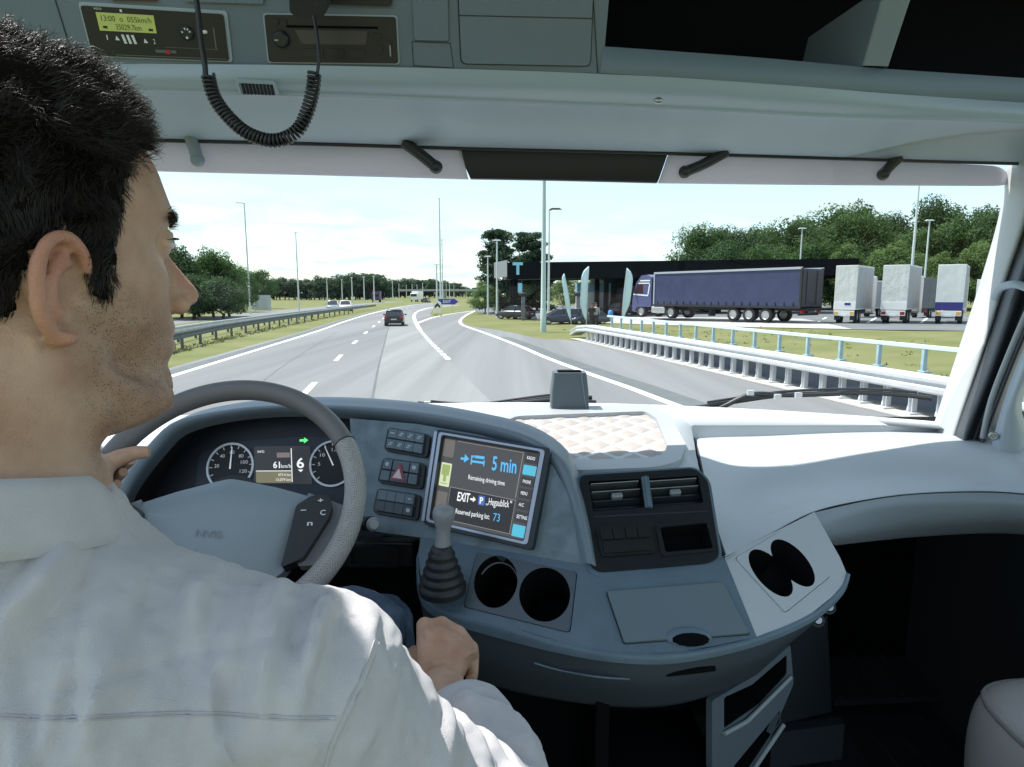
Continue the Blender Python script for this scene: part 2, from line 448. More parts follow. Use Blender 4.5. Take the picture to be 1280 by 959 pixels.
for u0, v0, u1, v1 in ((1022, 403, 1033, 397), (1084, 404, 1096, 397), (1151, 404, 1160, 397), (1213, 404, 1217, 397)):
    a, c = T(u0, v0), T(u1, v1); band(b, [a, c], .16, .02)
o = b.build('bay_marking', M_paint); o['kind'] = 'structure'
# concrete kerb strip under the barrier
b = MB()
kb = [B0-BE*14+BN*.1, B1+BE*1.0+BN*.1]
b.grid([[p+BN*w+Vector((0, 0, z)) for p in kb] for w, z in ((-.45, .004), (-.45, .03), (1.2, .03), (1.2, -.02))], 0, False)
o = b.build('barrier_kerb', M_conc); o['kind'] = 'structure'

# grass tufts on the two verges
def tufts(name, spots, hmin, hmax, m):
    b = MB(); rnd = random.Random(3)
    for p in spots:
        for k in range(5):
            a = rnd.uniform(0, 6.28); h = rnd.uniform(hmin, hmax); w = .02+.01*rnd.random()
            q = p+Vector((rnd.uniform(-.12, .12), rnd.uniform(-.12, .12), 0)); e = Vector((math.cos(a), math.sin(a), 0))
            b.add([q-e*w, q+e*w, q+Vector((rnd.uniform(-.1, .1), rnd.uniform(-.1, .1), h))], [(0, 1, 2)])
    o = b.build(name, m); tag(o, None, None, None, 'stuff'); return o
rnd = random.Random(5); sp = []
lrail = cr([G(u, v) for u, v in ((120, 466), (231, 436), (300, 418.5), (400, 398.5), (470, 386.5))], 20)
ll2 = resample(offs(cr(gp(LEFT[1:8]), 8), -1.0), 200); lr2 = resample(lrail, 200)
for k in range(420):
    i = rnd.randrange(0, 150); i = int(i*(rnd.random()**.6)); sp.append(ll2[i].lerp(lr2[i], rnd.uniform(.72, 1.12)))
g1 = tufts('verge_grass_tufts', sp, .05, .15, M_blade); tag(g1, 'long green and straw coloured grass between the left lane line and the dark guardrail', 'grass')
sp = []
for k in range(260):
    s, d = rnd.uniform(-8, 32), rnd.uniform(1.5, 14); p = B0+BE*s+BN*d
    sp.append(Vector((p.x, p.y, hz(p.x, p.y))))
g2 = tufts('roadside_grass_tufts', sp, .05, .12, M_blade); tag(g2, 'dry yellowish grass between the white barrier and the truck park', 'grass')

# ================================================================== LEFT GUARDRAIL
M_rail = mat('weathered_rail', (.10, .115, .13), .55, .5, var=.2, vscale=2)
def wbeam(b, path, side, z, m=0, th=.02):
    prof = [(0, -.155), (.045, -.125), (.045, -.06), (0, -.025), (0, .025), (.045, .06), (.045, .125), (0, .155)]
    b.grid([[p+side*(a)+Vector((0, 0, z+h)) for p in path] for a, h in prof], m, False)
    b.grid([[p-side*(th-a)+Vector((0, 0, z+h)) for p in path] for a, h in prof], m, False, flip=True)
gr = empty('guardrail', lrail[0]); tag(gr, 'dark steel guardrail on short posts along the left grass verge', 'guardrail')
b = MB(); side = Vector((.8, -.5, 0)).normalized(); wbeam(b, lrail, side, .62); b.build('rail', M_rail, gr)
pp = resample(lrail, 60)
for i in range(0, 46, 2):
    b = MB(); b.box(pp[i]-side*.09+Vector((0, 0, .33)), (.09, .12, .72)); b.build('post', M_rail, gr)
gr2 = empty('guardrail', lrail[0]-side*2.2); tag(gr2, 'second, paler guardrail running behind the dark one along the central reserve', 'guardrail')
lr3 = [p-side*2.0 for p in lrail]; b = MB(); wbeam(b, lr3, side, .66); b.build('rail', M_galv, gr2)
for p in resample(lr3, 30)[:22]:
    b = MB(); b.box(p-side*.09+Vector((0, 0, .33)), (.09, .12, .72)); b.build('post', M_rail, gr2)

# ================================================================== RIGHT STEEL BARRIER
br = empty('steel_barrier', B0); tag(br, 'wide white steel crash barrier on closely spaced posts beside the exit lane', 'barrier')
S0, S1 = -13.0, (B1-B0).length+2.2
path = [B0+BE*s for s in (S0, 0, 8, 16, S1-3)]+[B0+BE*(S1-1.2)-Vector((0, 0, .12)), B0+BE*S1-Vector((0, 0, .42))]
b = MB()
prof = [(.02, .50), (-.02, .54), (-.02, .62), (.03, .66), (.03, .69), (-.02, .73), (-.02, .79), (.05, .82), (.36, .83), (.40, .80), (.40, .76), (.42, .74), (.66, .75), (.70, .72), (.70, .56), (.66, .52), (.02, .50)]
b.grid([[p+BN*a+Vector((0, 0, h)) for p in path] for a, h in prof], 0, False, flip=True)
M_wsteel = mat('pale_steel', (.6, .62, .635), .5, .15, var=.08, vscale=2)
b.build('box_rail', M_wsteel, br)
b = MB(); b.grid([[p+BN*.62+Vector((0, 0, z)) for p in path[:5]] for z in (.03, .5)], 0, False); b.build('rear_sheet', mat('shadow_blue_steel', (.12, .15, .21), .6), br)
s = -9.0; k = 0
while s < S1-2.5:
    b = MB(); p = B0+BE*s
    for e in (-.045, .045): b.box(p+BE*e+BN*.12+Vector((0, 0, .28)), (.015, .12, .5), rot=Matrix((BE, BN, (0, 0, 1))).transposed())
    b.box(p+BN*.12+Vector((0, 0, .28)), (.08, .015, .5), rot=Matrix((BE, BN, (0, 0, 1))).transposed())
    b.box(p+BN*.1+Vector((0, 0, .045)), (.3, .34, .03), rot=Matrix((BE, BN, (0, 0, 1))).transposed())
    b.tube([p+BE*.05+BN*.05+Vector((0, 0, .08)), p+BE*.28+BN*.3+Vector((0, 0, .26))], .018, 5)
    b.build('post', M_wsteel, br); s += .68
# handrail behind it
hb = B0+BN*1.5
hr = empty('handrail', hb); tag(hr, 'pale blue handrail on upright posts behind the white crash barrier', 'railing')
b = MB(); q0, q1 = B0+BN*1.15+BE*-9, B0+BN*1.15+BE*21.5
rm = Matrix((BE, BN, (0, 0, 1))).transposed()
b.box((q0+q1)/2+Vector((0, 0, 1.28)), ((q1-q0).length, .12, .09), rot=rm); b.build('top_rail', mat('pale_rail_paint', (.55, .66, .72), .45), hr, bevel=.01)
s = -9.0
while s <= 21.6:
    b = MB(); p = B0+BN*1.15+BE*s
    b.box(p+Vector((0, 0, .63)), (.075, .10, 1.26), rot=rm); b.box(p+BN*.03+Vector((0, 0, .74)), (.2, .2, .05), rot=rm)
    b.build('post', M_lblue, hr, bevel=.008); s += 1.3

# ================================================================== LAMP POSTS
def lamp(u, Y, vtop, label, head=0, rad=.09, group=None, base=None):
    p = onY(u, Y); H = zat(vtop, Y)-p.z
    e = empty('street_lamp', p); tag(e, label, 'street lamp', group)
    b = MB(); b.tube([p-Vector((0, 0, .1)), p+Vector((0, 0, H*.5)), p+Vector((0, 0, H))], [rad*1.25, rad, rad*.7], 8); b.build('pole', M_pole, e)
    b = MB(); L = 1.1
    if head:
        b.box(p+Vector((head*L*.5, 0, H+.06)), (L, .28, .13), taper=.6); b.tube([p+Vector((0, 0, H-.1)), p+Vector((head*.3, 0, H+.03))], .04, 6)
    else: b.box(p+Vector((0, 0, H+.05)), (.9, .25, .12), taper=.6)
    b.build('lamp_head', M_chass if head > 0 and Y < 70 else M_pole, e); return e
lamp(313, 80, 254, 'tall thin lamp post left of the white board, nearest the driver’s nose', -1, .1)
lamp(374, 96, 291, 'lamp post standing right of the white board in front of the far trees', 0, .1)
b = None
p = onY(679, 41.5); H = zat(205, 41.5)
e = empty('street_lamp', p); tag(e, 'thickest lamp mast, green-grey, on the grass before the fuel station', 'street lamp')
b = MB(); b.tube([p-Vector((0, 0, .1)), p+Vector((0, 0, 1.5)), p+Vector((0, 0, 1.52)), p+Vector((0, 0, H))], [.2, .19, .17, .1], 14)
b.box(p+Vector((0, 0, H+.05)), (1.2, .3, .14)); b.build('pole', mat('mast_paint', (.40, .50, .46), .45, var=.06, vscale=1), e)
lamp(685.5, 58, 262, 'slim lamp post with dark cantilevered head just right of the thick mast', 1, .09)
lamp(610, 75, 321, 'slim lamp post before the tall pines, leftmost at the fuel station', 0, .09)
lamp(621.5, 66, 301, 'lamp post beside the left end of the black canopy', 0, .1)
lamp(649, 90, 312, 'lamp post rising behind the black canopy roof beside the pines', 0, .1)
lamp(551, 150, 248, 'very tall double height lamp mast above the exit sign', 0, .18)
lamp(546.5, 98, 331, 'short white lamp post directly behind the chevron marker', 0, .12)
lamp(553.5, 190, 300, 'slender lamp mast beside the very tall one above the exit sign', 0, .15)
lamp(1135, 62, 200, 'tallest lamp mast between the second and third parked trailers', 0, .11)
lamp(1152, 66, 276, 'shorter lamp post just left of the parked trailer with the blue band', 0, .09)
lamp(996.5, 72, 286, 'lamp post behind the right half of the black canopy in front of the wood', 0, .09)
lamp(846, 74, 292, 'lone lamp post at the left edge of the dense wood', 0, .07)
for i, (u, vt) in enumerate(((409.5, 349), (428, 350), (440.6, 347), (455.6, 346.5), (468, 345.5), (481, 356), (491, 353), (499, 355.5), (508.2, 356.5), (515.5, 356), (521.5, 356.5), (528.6, 354), (558, 356), (562, 354.5), (567.5, 357), (583, 358))):
    lamp(u, 5.4*800/(368-vt)*.98, vt, 'pale lamp post in the long row before the distant tree line', 0, .16, 'lamp posts along the distant tree line')

# ================================================================== TREES
def crown(n, rx, ry, hz0, hz1, leaf, seed, pine=False, blobs=26):
    rd = random.Random(seed); b = MB(); bl = []
    for k in range(blobs):
        a = rd.uniform(0, 6.28); t = rd.random()
        if pine:
            z = hz0+(hz1-hz0)*t; r = (1-t*.65)*rd.uniform(.3, 1.0); bl.append((Vector((math.cos(a)*rx*r, math.sin(a)*ry*r, z)), rx*rd.uniform(.22, .42), .35))
        else:
            ph = rd.uniform(-.9, 1.5); ph = max(-.8, min(1.5, ph)); r = rd.uniform(.55, .95)
            c = Vector((math.cos(a)*rx*math.cos(ph)*r, math.sin(a)*ry*math.cos(ph)*r, (hz0+hz1)/2+(hz1-hz0)/2*math.sin(ph)*r))
            bl.append((c, rx*rd.uniform(.25, .46), .8))
    for k in range(n):
        c, r, fl = bl[k % len(bl)]
        d = Vector((rd.gauss(0, 1), rd.gauss(0, 1), rd.gauss(0, 1))).normalized()*r*(rd.random()**.35); d.z *= fl
        p = c+d; q = d.normalized()+Vector((rd.uniform(-.7, .7), rd.uniform(-.7, .7), rd.uniform(-.2, .9)))
        q.normalize(); a = q.cross(Vector((rd.uniform(-1, 1), rd.uniform(-1, 1), rd.uniform(-1, 1)))).normalized(); e = q.cross(a)
        L = leaf*rd.uniform(.6, 1.4)
        b.add([p-a*L, p-e*L*.55+q*L*.15, p+a*L, p+e*L*.55+q*L*.15], [(0, 1, 2, 3)])
    return b
def trunkm(h, r, seed, top, spread):
    rd = random.Random(seed); b = MB(); pts = [Vector((rd.uniform(-.05, .05)*i, rd.uniform(-.05, .05)*i, h*i/5-.1*(i == 0))) for i in range(6)]
    b.tube(pts, [r*(1-.13*i) for i in range(6)], 8)
    for k in range(9):
        i = rd.randrange(2, 6); a = rd.uniform(0, 6.28); p = pts[i]
        q = p+Vector((math.cos(a)*spread*.75, math.sin(a)*spread*.75, (top-p.z)*rd.uniform(.25, .8)))
        b.tube([p, p.lerp(q, .5)+Vector((0, 0, .15*h*.3)), q], [r*.4, r*.25, r*.08], 5)
    return b
M_bark = mat('tree_bark', (.07, .055, .04), .9, var=.3, vscale=5)
KINDS = {
 'broadleaf': (leafmat('leaf_mid', (.036, .085, .03), (.10, .165, .062)), 1),
 'birch': (leafmat('leaf_light', (.08, .145, .05), (.16, .23, .09)), 1),
 'oak': (leafmat('leaf_dark', (.022, .055, .024), (.07, .125, .05)), 1),
 'pine': (leafmat('leaf_pine', (.020, .046, .026), (.055, .10, .052)), 1),
 'distant': (leafmat('leaf_far', (.035, .065, .045), (.075, .12, .075)), 1)}
PROTO = {}
def proto(kind, var):
    k = (kind, var)
    if k in PROTO: return PROTO[k]
    m = KINDS[kind][0]; sd = hash(kind) % 1 + var*17+len(kind)*5
    if kind == 'pine': c = crown(15000, .36, .36, .05, 1.0, .0175, sd, True, 85); t = trunkm(.95, .022, sd, .98, .2)
    elif kind == 'distant': c = crown(1700, .46, .46, -.03, .96, .038, sd, False, 20); t = trunkm(.6, .03, sd, .9, .3)
    elif kind == 'birch': c = crown(9500, .36, .36, .02, .98, .0145, sd, False, 40); t = trunkm(.7, .018, sd, .9, .25)
    else: c = crown(12000, .46, .46, .02, .97, .0155, sd, False, 46); t = trunkm(.6, .028, sd, .9, .33)
    root = empty('tree'); cm = c.build('crown', m, root); tm = t.build('trunk', M_bark, root)
    PROTO[k] = root; return root
used = set()
def tree(kind, u, Y, vtop, label, group=None, wk=1.0, name=None):
    var = random.randrange(3); r = proto(kind, var); key = (kind, var)
    if key in used: r = copy_tree(r)
    used.add(key)
    r.name = name or (kind+'_tree'); p = onY(u, Y); H = zat(vtop, Y)-p.z
    r.location = p; r.scale = (H*wk, H*wk, H); r.rotation_euler.z = random.uniform(0, 6.28)
    tag(r, label, 'tree', group); return r
GW = 'trees of the wood behind the truck park'
LW = {'oak': 'dark green broad tree in the dense wood behind the truck park', 'broadleaf': 'mid green rounded tree in the dense wood behind the truck park', 'birch': 'pale green feathery tree at the front of the wood behind the truck park'}
for k, (u, Y, vt, kd, w) in enumerate((
   (868, 88, 284, 'broadleaf', .8), (893, 92, 278, 'oak', .8), (925, 86, 286, 'oak', .85), (948, 92, 276, 'broadleaf', .8), (985, 84, 276, 'oak', .85), (1012, 90, 262, 'broadleaf', .85),
   (1045, 86, 262, 'broadleaf', .9), (1058, 93, 256, 'oak', .8), (1085, 86, 272, 'broadleaf', .8), (1108, 92, 270, 'oak', .7), (1128, 84, 280, 'broadleaf', .8), (1156, 88, 250, 'oak', .75), (1178, 92, 262, 'oak', .7),
   (1198, 84, 264, 'broadleaf', .85), (1228, 86, 258, 'oak', .75), (1248, 80, 262, 'oak', .8), (1262, 90, 256, 'broadleaf', .8), (1290, 84, 262, 'oak', .8),
   (1330, 84, 268, 'broadleaf', .8), (1380, 86, 262, 'oak', .8),
   (1120, 74, 300, 'birch', .95), (1098, 76, 312, 'birch', .95), (1050, 78, 306, 'birch', .9), (1172, 75, 314, 'birch', .9), (1222, 74, 302, 'birch', .95), (1250, 73, 312, 'birch', 1), (1010, 80, 300, 'broadleaf', 1), (960, 80, 300, 'broadleaf', 1), (905, 80, 304, 'oak', 1),
   (1140, 78, 318, 'broadleaf', 1.1), (1075, 80, 318, 'oak', 1.1), (1200, 78, 318, 'oak', 1.1))):
    tree(kd, u, Y, vt, LW[kd], GW, w)
tree('pine', 624, 84, 289, 'taller ragged pine left of the two pines at the fuel station', None, 1.0)
tree('pine', 662, 90, 293, 'second pine, directly behind the thick lamp mast', None, 1.0)
tree('birch', 606, 80, 352, 'low pale green tree at the foot of the two pines', None, 1.3)
tree('oak', 640, 88, 350, 'dark bushy tree in the shade left of the thick mast, below the canopy', None, 1.5)
tree('birch', 708, 84, 345, 'light green tree seen under the canopy behind the parked blue cars', None, 1.4)
tree('broadleaf', 672, 92, 345, 'dark tree under the canopy right behind the thick lamp mast', None, 1.6)
tree('oak', 752, 95, 345, 'dark tree seen under the canopy behind the white kiosk', None, 1.6)
tree('oak', 890, 98, 330, 'dark tree filling the gap behind the blue truck', None, 1.6)
tree('pine', 767, 66.5, 372, 'small potted conifer beside the white kiosk', None, .9)
for u, Y, vt, kd, lb, w in ((226, 66, 308, 'oak', 'darkest tree in the left clump, half hidden behind the driver’s nose', .9), (250, 70, 318, 'broadleaf', 'dense bushy tree in the middle of the left clump', 1.0), (268, 68, 312, 'broadleaf', 'highest rounded tree of the left clump', .8),
      (288, 70, 322, 'broadleaf', 'tree at the right end of the left clump', .9), (205, 66, 320, 'oak', 'tree of the left clump behind the driver’s face', 1.0), (240, 62, 345, 'oak', 'low dark shrubby tree before the left clump', 1.6), (278, 63, 348, 'oak', 'low dark shrub filling the foot of the left clump', 1.6),
      (306, 88, 336, 'broadleaf', 'small tree left behind the white board', .8), (328, 110, 336, 'broadleaf', 'ragged tree standing alone right behind the white board', .75)):
    tree(kd, u, Y, vt, lb, None, w)
rd = random.Random(11)
for k in range(62):
    u = 322+k*4.9+rd.uniform(-2, 2)
    top = 352 if u < 395 else (345.5 if 425 < u < 445 else (344 if 452 < u < 472 else (350 if u < 478 else (353.5 if u < 520 else (349.5 if 528 < u < 545 else (356 if u < 575 else 361))))))
    tree('distant', u, (285 if u < 480 else 430)+rd.uniform(-12, 12), top-3+rd.uniform(-2, 3), 'dark tree in the distant line beyond the motorway', 'trees of the distant line', rd.uniform(1.0, 1.35))

# ================================================================== CARS
def wheel(parent, c, r, w, name='wheel', axis=(1, 0, 0)):
    b = MB(); c = Vector(c); a = Vector(axis)
    b.lathe([(r*.62, -w/2), (r*.93, -w/2), (r, -w/2+.03), (r, w/2-.03), (r*.93, w/2), (r*.62, w/2)], c, a, 22, cap=False)
    o = b.build(name, M_rub, parent)
    b = MB(); b.lathe([(.02, -w*.3), (r*.3, -w*.42), (r*.42, -w*.3), (r*.6, -w*.38), (r*.64, -w*.47), (r*.64, w*.47), (r*.6, w*.38), (r*.42, w*.3), (r*.3, w*.42), (.02, w*.3)], c, a, 18)
    b.build('rim', M_rim, o); return o
def make_car(paint, hatch=True):
    """car along +y (nose at +y), origin on the ground at its middle"""
    e = empty('car')
    st = [(-2.1, .42, .62, .78), (-2.05, .3, .86, .84), (-1.6, .22, .93, .88), (-.8, .2, .92, .9), (.5, .2, .92, .9), (1.1, .2, .9, .88), (1.7, .24, .80, .84), (2.05, .32, .66, .74), (2.12, .4, .56, .66)]
    b = MB(); rings = []
    for y, z0, z1, w in st:
        rings.append([Vector((x*w, y, z)) for x, z in ((-.86, z0), (.86, z0), (.97, z0+.1), (1, (z0+z1)/2), (.97, z1-.07), (.88, z1), (-.88, z1), (-.97, z1-.07), (-1, (z0+z1)/2), (-.97, z0+.1))])
    b.ring(rings); b.build('body', paint, e, angle=40)
    gl = [(-1.85, .92, .78), (-1.35, 1.40, .62), (-.3, 1.47, .63), (.35, 1.42, .62), (1.2, .92, .74)]
    b = MB(); rings = [[Vector((-w*1.12 if z > 1 else -w, y, .9)), Vector((w*1.12 if z > 1 else w, y, .9)), Vector((w, y, z)), Vector((-w, y, z))] for y, z, w in gl]
    b.ring(rings, 0, False); b.build('window', M_glassd, e)
    b = MB(); b.grid([[Vector((x*w, y, z+dz)) for x, dz in ((-1.04, -.04), (-.96, .02), (0, .04), (.96, .02), (1.04, -.04))] for y, z, w in ((-1.42, 1.385, .62), (-.8, 1.45, .63), (-.3, 1.475, .635), (.38, 1.42, .62))]); b.build('roof', paint, e, solid=.02)
    b = MB()
    for sx in (-1, 1):
        for (y0, z0, w0), (y1, z1, w1) in (((-1.87, .92, .8), (-1.37, 1.4, .64)), ((1.22, .92, .78), (.36, 1.42, .64)), ((-.35, .92, .86), (-.35, 1.45, .65))):
            b.tube([Vector((sx*w0, y0, z0)), Vector((sx*w1, y1, z1))], .035, 5)
    b.build('pillar', paint, e)
    for sx in (-1, 1):
        for y in (-1.3, 1.32): wheel(e, (sx*.76, y, .32), .32, .22)
        b = MB(); b.box((sx*.70, -2.03, .80), (.26, .16, .16)); b.build('tail_light', M_red, e, bevel=.02)
        b = MB(); b.box((sx*.60, 2.02, .62), (.3, .16, .13)); b.build('headlight', mat('headlight', (.7, .72, .75), .15), e, bevel=.02)
        b = MB(); b.box((sx*1.0, .75, .98), (.2, .1, .14)); b.build('mirror', paint, e, bevel=.03)
    b = MB(); b.box((0, -2.1, .62), (.5, .03, .11)); b.build('number_plate', mat('plate', (.6, .58, .45), .5), e)
    b = MB(); b.box((0, -2.1, .38), (1.5, .1, .16)); b.build('bumper', M_chass, e, bevel=.03)
    return e
def put(o, p, heading, s=1.0):
    o.location = p; o.rotation_euler.z = heading; o.scale = (s, s, s); return o
Mb = mat('black_car_paint', (.004, .005, .006), .35, coat=.25)
car = make_car(Mb); put(car, onY(493.5, 50.5), R(8), .84); tag(car, 'black hatchback driving ahead in the right lane, seen from behind', 'car'); car.name = 'hatchback_car'
def car2(paint, u, Y, hd, label, s=1.0):
    c = make_car(paint); put(c, onY(u, Y), hd, s); tag(c, label, 'car'); return c
car2(mat('silver_car_paint', (.36, .39, .43), .25, .5, coat=.5), 416, 97, R(196), 'silver-blue car coming towards us, left of the white one')
car2(M_white, 432, 96, R(196), 'white car coming towards us behind the guardrail')
car2(mat('navy_car_paint', (.03, .035, .05), .2, coat=.6), 533, 190, R(-8), 'dark car far ahead at the bend beside the white van')
Mbc = mat('blue_car_paint', (.025, .035, .09), .3, coat=.4)
car2(Mbc, 700, 52.5, R(100), 'dark blue car parked under the first feather flag', .85)
car2(mat('steel_blue_car_paint', (.06, .10, .14), .3, coat=.4), 719, 53.8, R(80), 'steel blue car parked between the first two feather flags', .85)
car2(mat('blue_black_car_paint', (.03, .04, .07), .2, coat=.6), 737, 52.0, R(95), 'almost black car parked beside the two people under the flags', .72)
car2(mat('grey_car_paint', (.035, .04, .05), .35, coat=.3), 644, 63, R(60), 'dark grey car at the pump behind the left canopy column', .9)
car2(mat('wine_car_paint', (.05, .02, .03), .25, coat=.6), 771, 66, R(85), 'dark red-black car by the small conifer under the canopy', .9)

# ================================================================== TRUCKS
def semi(paint, curtain, frame, stripes=True, Lt=13.2, rearblank=True):
    """tractor and curtain trailer along +y; origin on the ground under the trailer's rear end"""
    e = empty('articulated_truck')
    b = MB(); b.box((0, Lt/2, 2.5), (2.5, Lt, 2.68)); b.build('curtain', curtain, e)
    b = MB()
    for x in (-1.27, 1.27): b.box((x, Lt/2, 3.88), (.06, Lt+.06, .16)); b.box((x, Lt/2, 1.12), (.07, Lt+.04, .16), 1)
    for x in (-1.24, 1.24):
        b.box((x, .02, 2.5), (.12, .12, 2.8), 1); b.box((x, Lt-.02, 2.5), (.12, .12, 2.8))
    b.build('trailer_frame', [frame, M_chass], e)
    b = MB(); b.box((0, -.03, 2.5), (2.36, .06, 2.62)); 
    for x in (-.6, .6): b.tube([Vector((x-.12, -.09, 1.3)), Vector((x-.12, -.09, 3.7))], .02, 6)
    b.build('rear_door', mat('rear_door_paint', (.02, .022, .035), .4), e)
    b = MB()
    for k in range(19):
        for x in (-1.285, 1.285): b.box((x, .5+k*.68, 1.3), (.03, .06, .34))
    b.build('tension_strap', mat('strap_web', (.012, .014, .03), .8), e)
    b = MB(); b.box((0, Lt*.5, .95), (1.0, Lt, .22)); b.box((0, .15, .62), (2.3, .12, .14)); b.box((0, Lt*.62, .62), (.5, .3, .7))
    b.box((-1.1, 5.9, .7), (.06, 2.6, .5)) if False else None
    b.build('chassis', M_chass, e)
    for y in (2.6, 3.95, 5.3):
        for x in (-1.08, 1.08): wheel(e, (x, y, .52), .52, .36)
    for x in (-1, 1):
        b = MB(); b.box((x*.95, -.02, .82), (.4, .08, .16)); b.build('tail_light', M_red, e)
    y0 = Lt+.35     # tractor
    b = MB()
    prof = [(y0, .95), (y0, 3.55), (y0+.5, 3.78), (y0+1.2, 3.72), (y0+1.75, 3.1), (y0+2.1, 2.15), (y0+2.2, 1.4), (y0+2.2, .55), (y0+1.9, .45), (y0+1.65, .95)]
    pl = plane_at((-1.22, 0, 0), (0, 1, 0), (0, 0, 1))
    b.prism(pl, prof, 0, 2.44); cabo = b.build('cab', paint, e, bevel=.08)
    b = MB(); pl2 = Pl(Vector((-1.0, y0+1.80, 3.05)), Vector((1.0, y0+1.80, 3.05)), Vector((-1.0, y0+2.1, 2.2)))
    b.add([Vector((-1.1, y0+1.80, 3.02)), Vector((1.1, y0+1.80, 3.02)), Vector((1.15, y0+2.125, 2.12)), Vector((-1.15, y0+2.125, 2.12))], [(0, 1, 2, 3)]); b.build('windscreen', M_glassd, e, solid=.03)
    for x in (-1, 1):
        b = MB(); pp = [(y0+.95, 2.15), (y0+1.9, 2.12), (y0+1.68, 2.95), (y0+1.0, 2.95)]
        b.prism(plane_at((x*1.225, 0, 0), (0, x, 0), (0, 0, 1)), [(a*x, c) for a, c in pp], 0, .012); b.build('side_window', mat('cab_glass', (.06, .03, .035), .1), e)
        if stripes:
            b = MB(); q = plane_at((x*1.225, 0, 0), (0, x, 0), (0, 0, 1))
            for pp in ([(y0+.15, 3.2), (y0+1.35, 3.2), (y0+1.28, 3.32), (y0+.2, 3.32)], [(y0+.2, 2.98), (y0+1.5, 2.98), (y0+1.46, 3.08), (y0+.2, 3.08)], [(y0+.3, 2.0), (y0+.42, 2.0), (y0+.24, 2.95), (y0+.12, 2.95)], [(y0+.35, 1.88), (y0+2.1, 2.0), (y0+2.08, 2.1), (y0+.35, 2.0)]):
                b.prism(q, [(a*x, c) for a, c in pp], .002, .012)
            b.build('stripe', M_white, e)
        b = MB(); b.box((x*1.0, y0-.8, .72), (.6, 1.5, .62)); b.build('fuel_tank', mat('tank_alu', (.6, .6, .6), .35, .8), e, bevel=.15, bseg=3)
        wheel(e, (x*1.02, y0+1.15, .52), .52, .36); wheel(e, (x*.98, y0-2.2, .52), .52, .5)
        b = MB(); b.box((x*1.36, y0+1.95, 2.5), (.2, .1, .6)); b.build('mirror', M_chass, e, bevel=.03)
    b = MB(); b.box((0, y0-1.2, .8), (1.0, 4.2, .25)); b.build('tractor_chassis', M_chass, e)
    return e
def place_truck(e, ua, Ya, ub, Yb):
    """rear end centre at (ua, Ya), nose at (ub, Yb)"""
    a, c = onY(ua, Ya), onY(ub, Yb); e.location = a; d = c-a; e.rotation_euler.z = math.atan2(-d.x, d.y); return e
Mcurt = mat('blue_curtain', (.036, .045, .11), .5, var=.14, vscale=.9, bump=.35, bscale=1.1, bdist=.08)
tr = semi(mat('blue_cab_paint', (.085, .095, .22), .3, coat=.5), Mcurt, mat('trailer_frame_grey', (.45, .48, .55), .4, .3))
place_truck(tr, 1012, 43.8, 798, 57.2); tr.scale = (1, 1, .95); tag(tr, 'blue articulated truck with dark blue curtain trailer in front of the canopy', 'truck')
def boxtruck(canvas, skirt, band, bumper, Lt=9, lamps=False):
    e = empty('parked_trailer')
    b = MB(); b.box((0, Lt/2, 2.35), (2.5, Lt, 2.9)); b.build('tarpaulin', canvas, e, bevel=.03)
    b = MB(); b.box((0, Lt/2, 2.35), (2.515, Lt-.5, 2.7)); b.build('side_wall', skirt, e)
    if band is not None:
        b = MB(); b.box((0, -.03, 1.15), (2.5, .06, .5)); b.build('tail_board', band, e)
    b = MB(); b.box((0, -.06, .68), (2.35, .12, .34)); b.build('bumper', bumper, e, bevel=.02)
    for x in (-1, 1):
        b = MB(); b.box((x*.9, -.13, .68), (.42, .04, .2)); b.build('tail_light', M_amber if lamps else M_red, e)
        for y in (1.6, 2.9): wheel(e, (x*1.0, y, .5), .5, .4)
        b = MB(); b.box((x*.9, .3, .45), (.55, .04, .45)); b.build('mud_flap', M_chass, e)
    b = MB(); b.box((0, Lt/2, .75), (1.1, Lt-.3, .25)); b.build('chassis', M_chass, e)
    b = MB(); b.box((0, -.14, .55), (.6, .03, .13)); b.build('number_plate', M_white, e)
    b = MB(); b.box((0, Lt+1.6, 1.9), (2.4, 2.0, 2.6)); b.build('cab', M_white, e, bevel=.12, bseg=3)
    return e
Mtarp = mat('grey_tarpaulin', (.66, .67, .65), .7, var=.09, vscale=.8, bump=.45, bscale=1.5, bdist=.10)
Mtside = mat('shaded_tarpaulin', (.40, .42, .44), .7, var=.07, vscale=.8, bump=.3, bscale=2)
Mnavy = mat('navy_band', (.035, .03, .20), .5)
def bx(u, Y, yaw, e, label, s=1.0, sx=.6):
    e.location = onY(u, Y); e.rotation_euler.z = R(yaw); e.scale = (s*sx, s*.5, s); tag(e, label, 'trailer'); return e
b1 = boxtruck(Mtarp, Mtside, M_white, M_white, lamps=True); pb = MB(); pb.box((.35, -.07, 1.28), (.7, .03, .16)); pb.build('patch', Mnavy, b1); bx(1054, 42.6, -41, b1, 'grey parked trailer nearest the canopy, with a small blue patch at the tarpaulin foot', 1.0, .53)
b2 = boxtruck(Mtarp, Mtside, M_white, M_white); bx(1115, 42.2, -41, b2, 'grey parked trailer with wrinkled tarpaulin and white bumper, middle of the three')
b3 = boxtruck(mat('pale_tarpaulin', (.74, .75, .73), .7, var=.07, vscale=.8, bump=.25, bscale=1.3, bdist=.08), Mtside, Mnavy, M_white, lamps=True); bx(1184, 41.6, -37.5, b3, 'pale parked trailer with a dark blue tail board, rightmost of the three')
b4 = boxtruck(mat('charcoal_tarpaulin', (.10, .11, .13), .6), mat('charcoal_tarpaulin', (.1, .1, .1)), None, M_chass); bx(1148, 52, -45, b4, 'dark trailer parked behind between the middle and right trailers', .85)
b5 = boxtruck(M_white, Mtside, None, M_white); bx(1096, 56, 130, b5, 'white truck facing us between the first two parked trailers', .8)
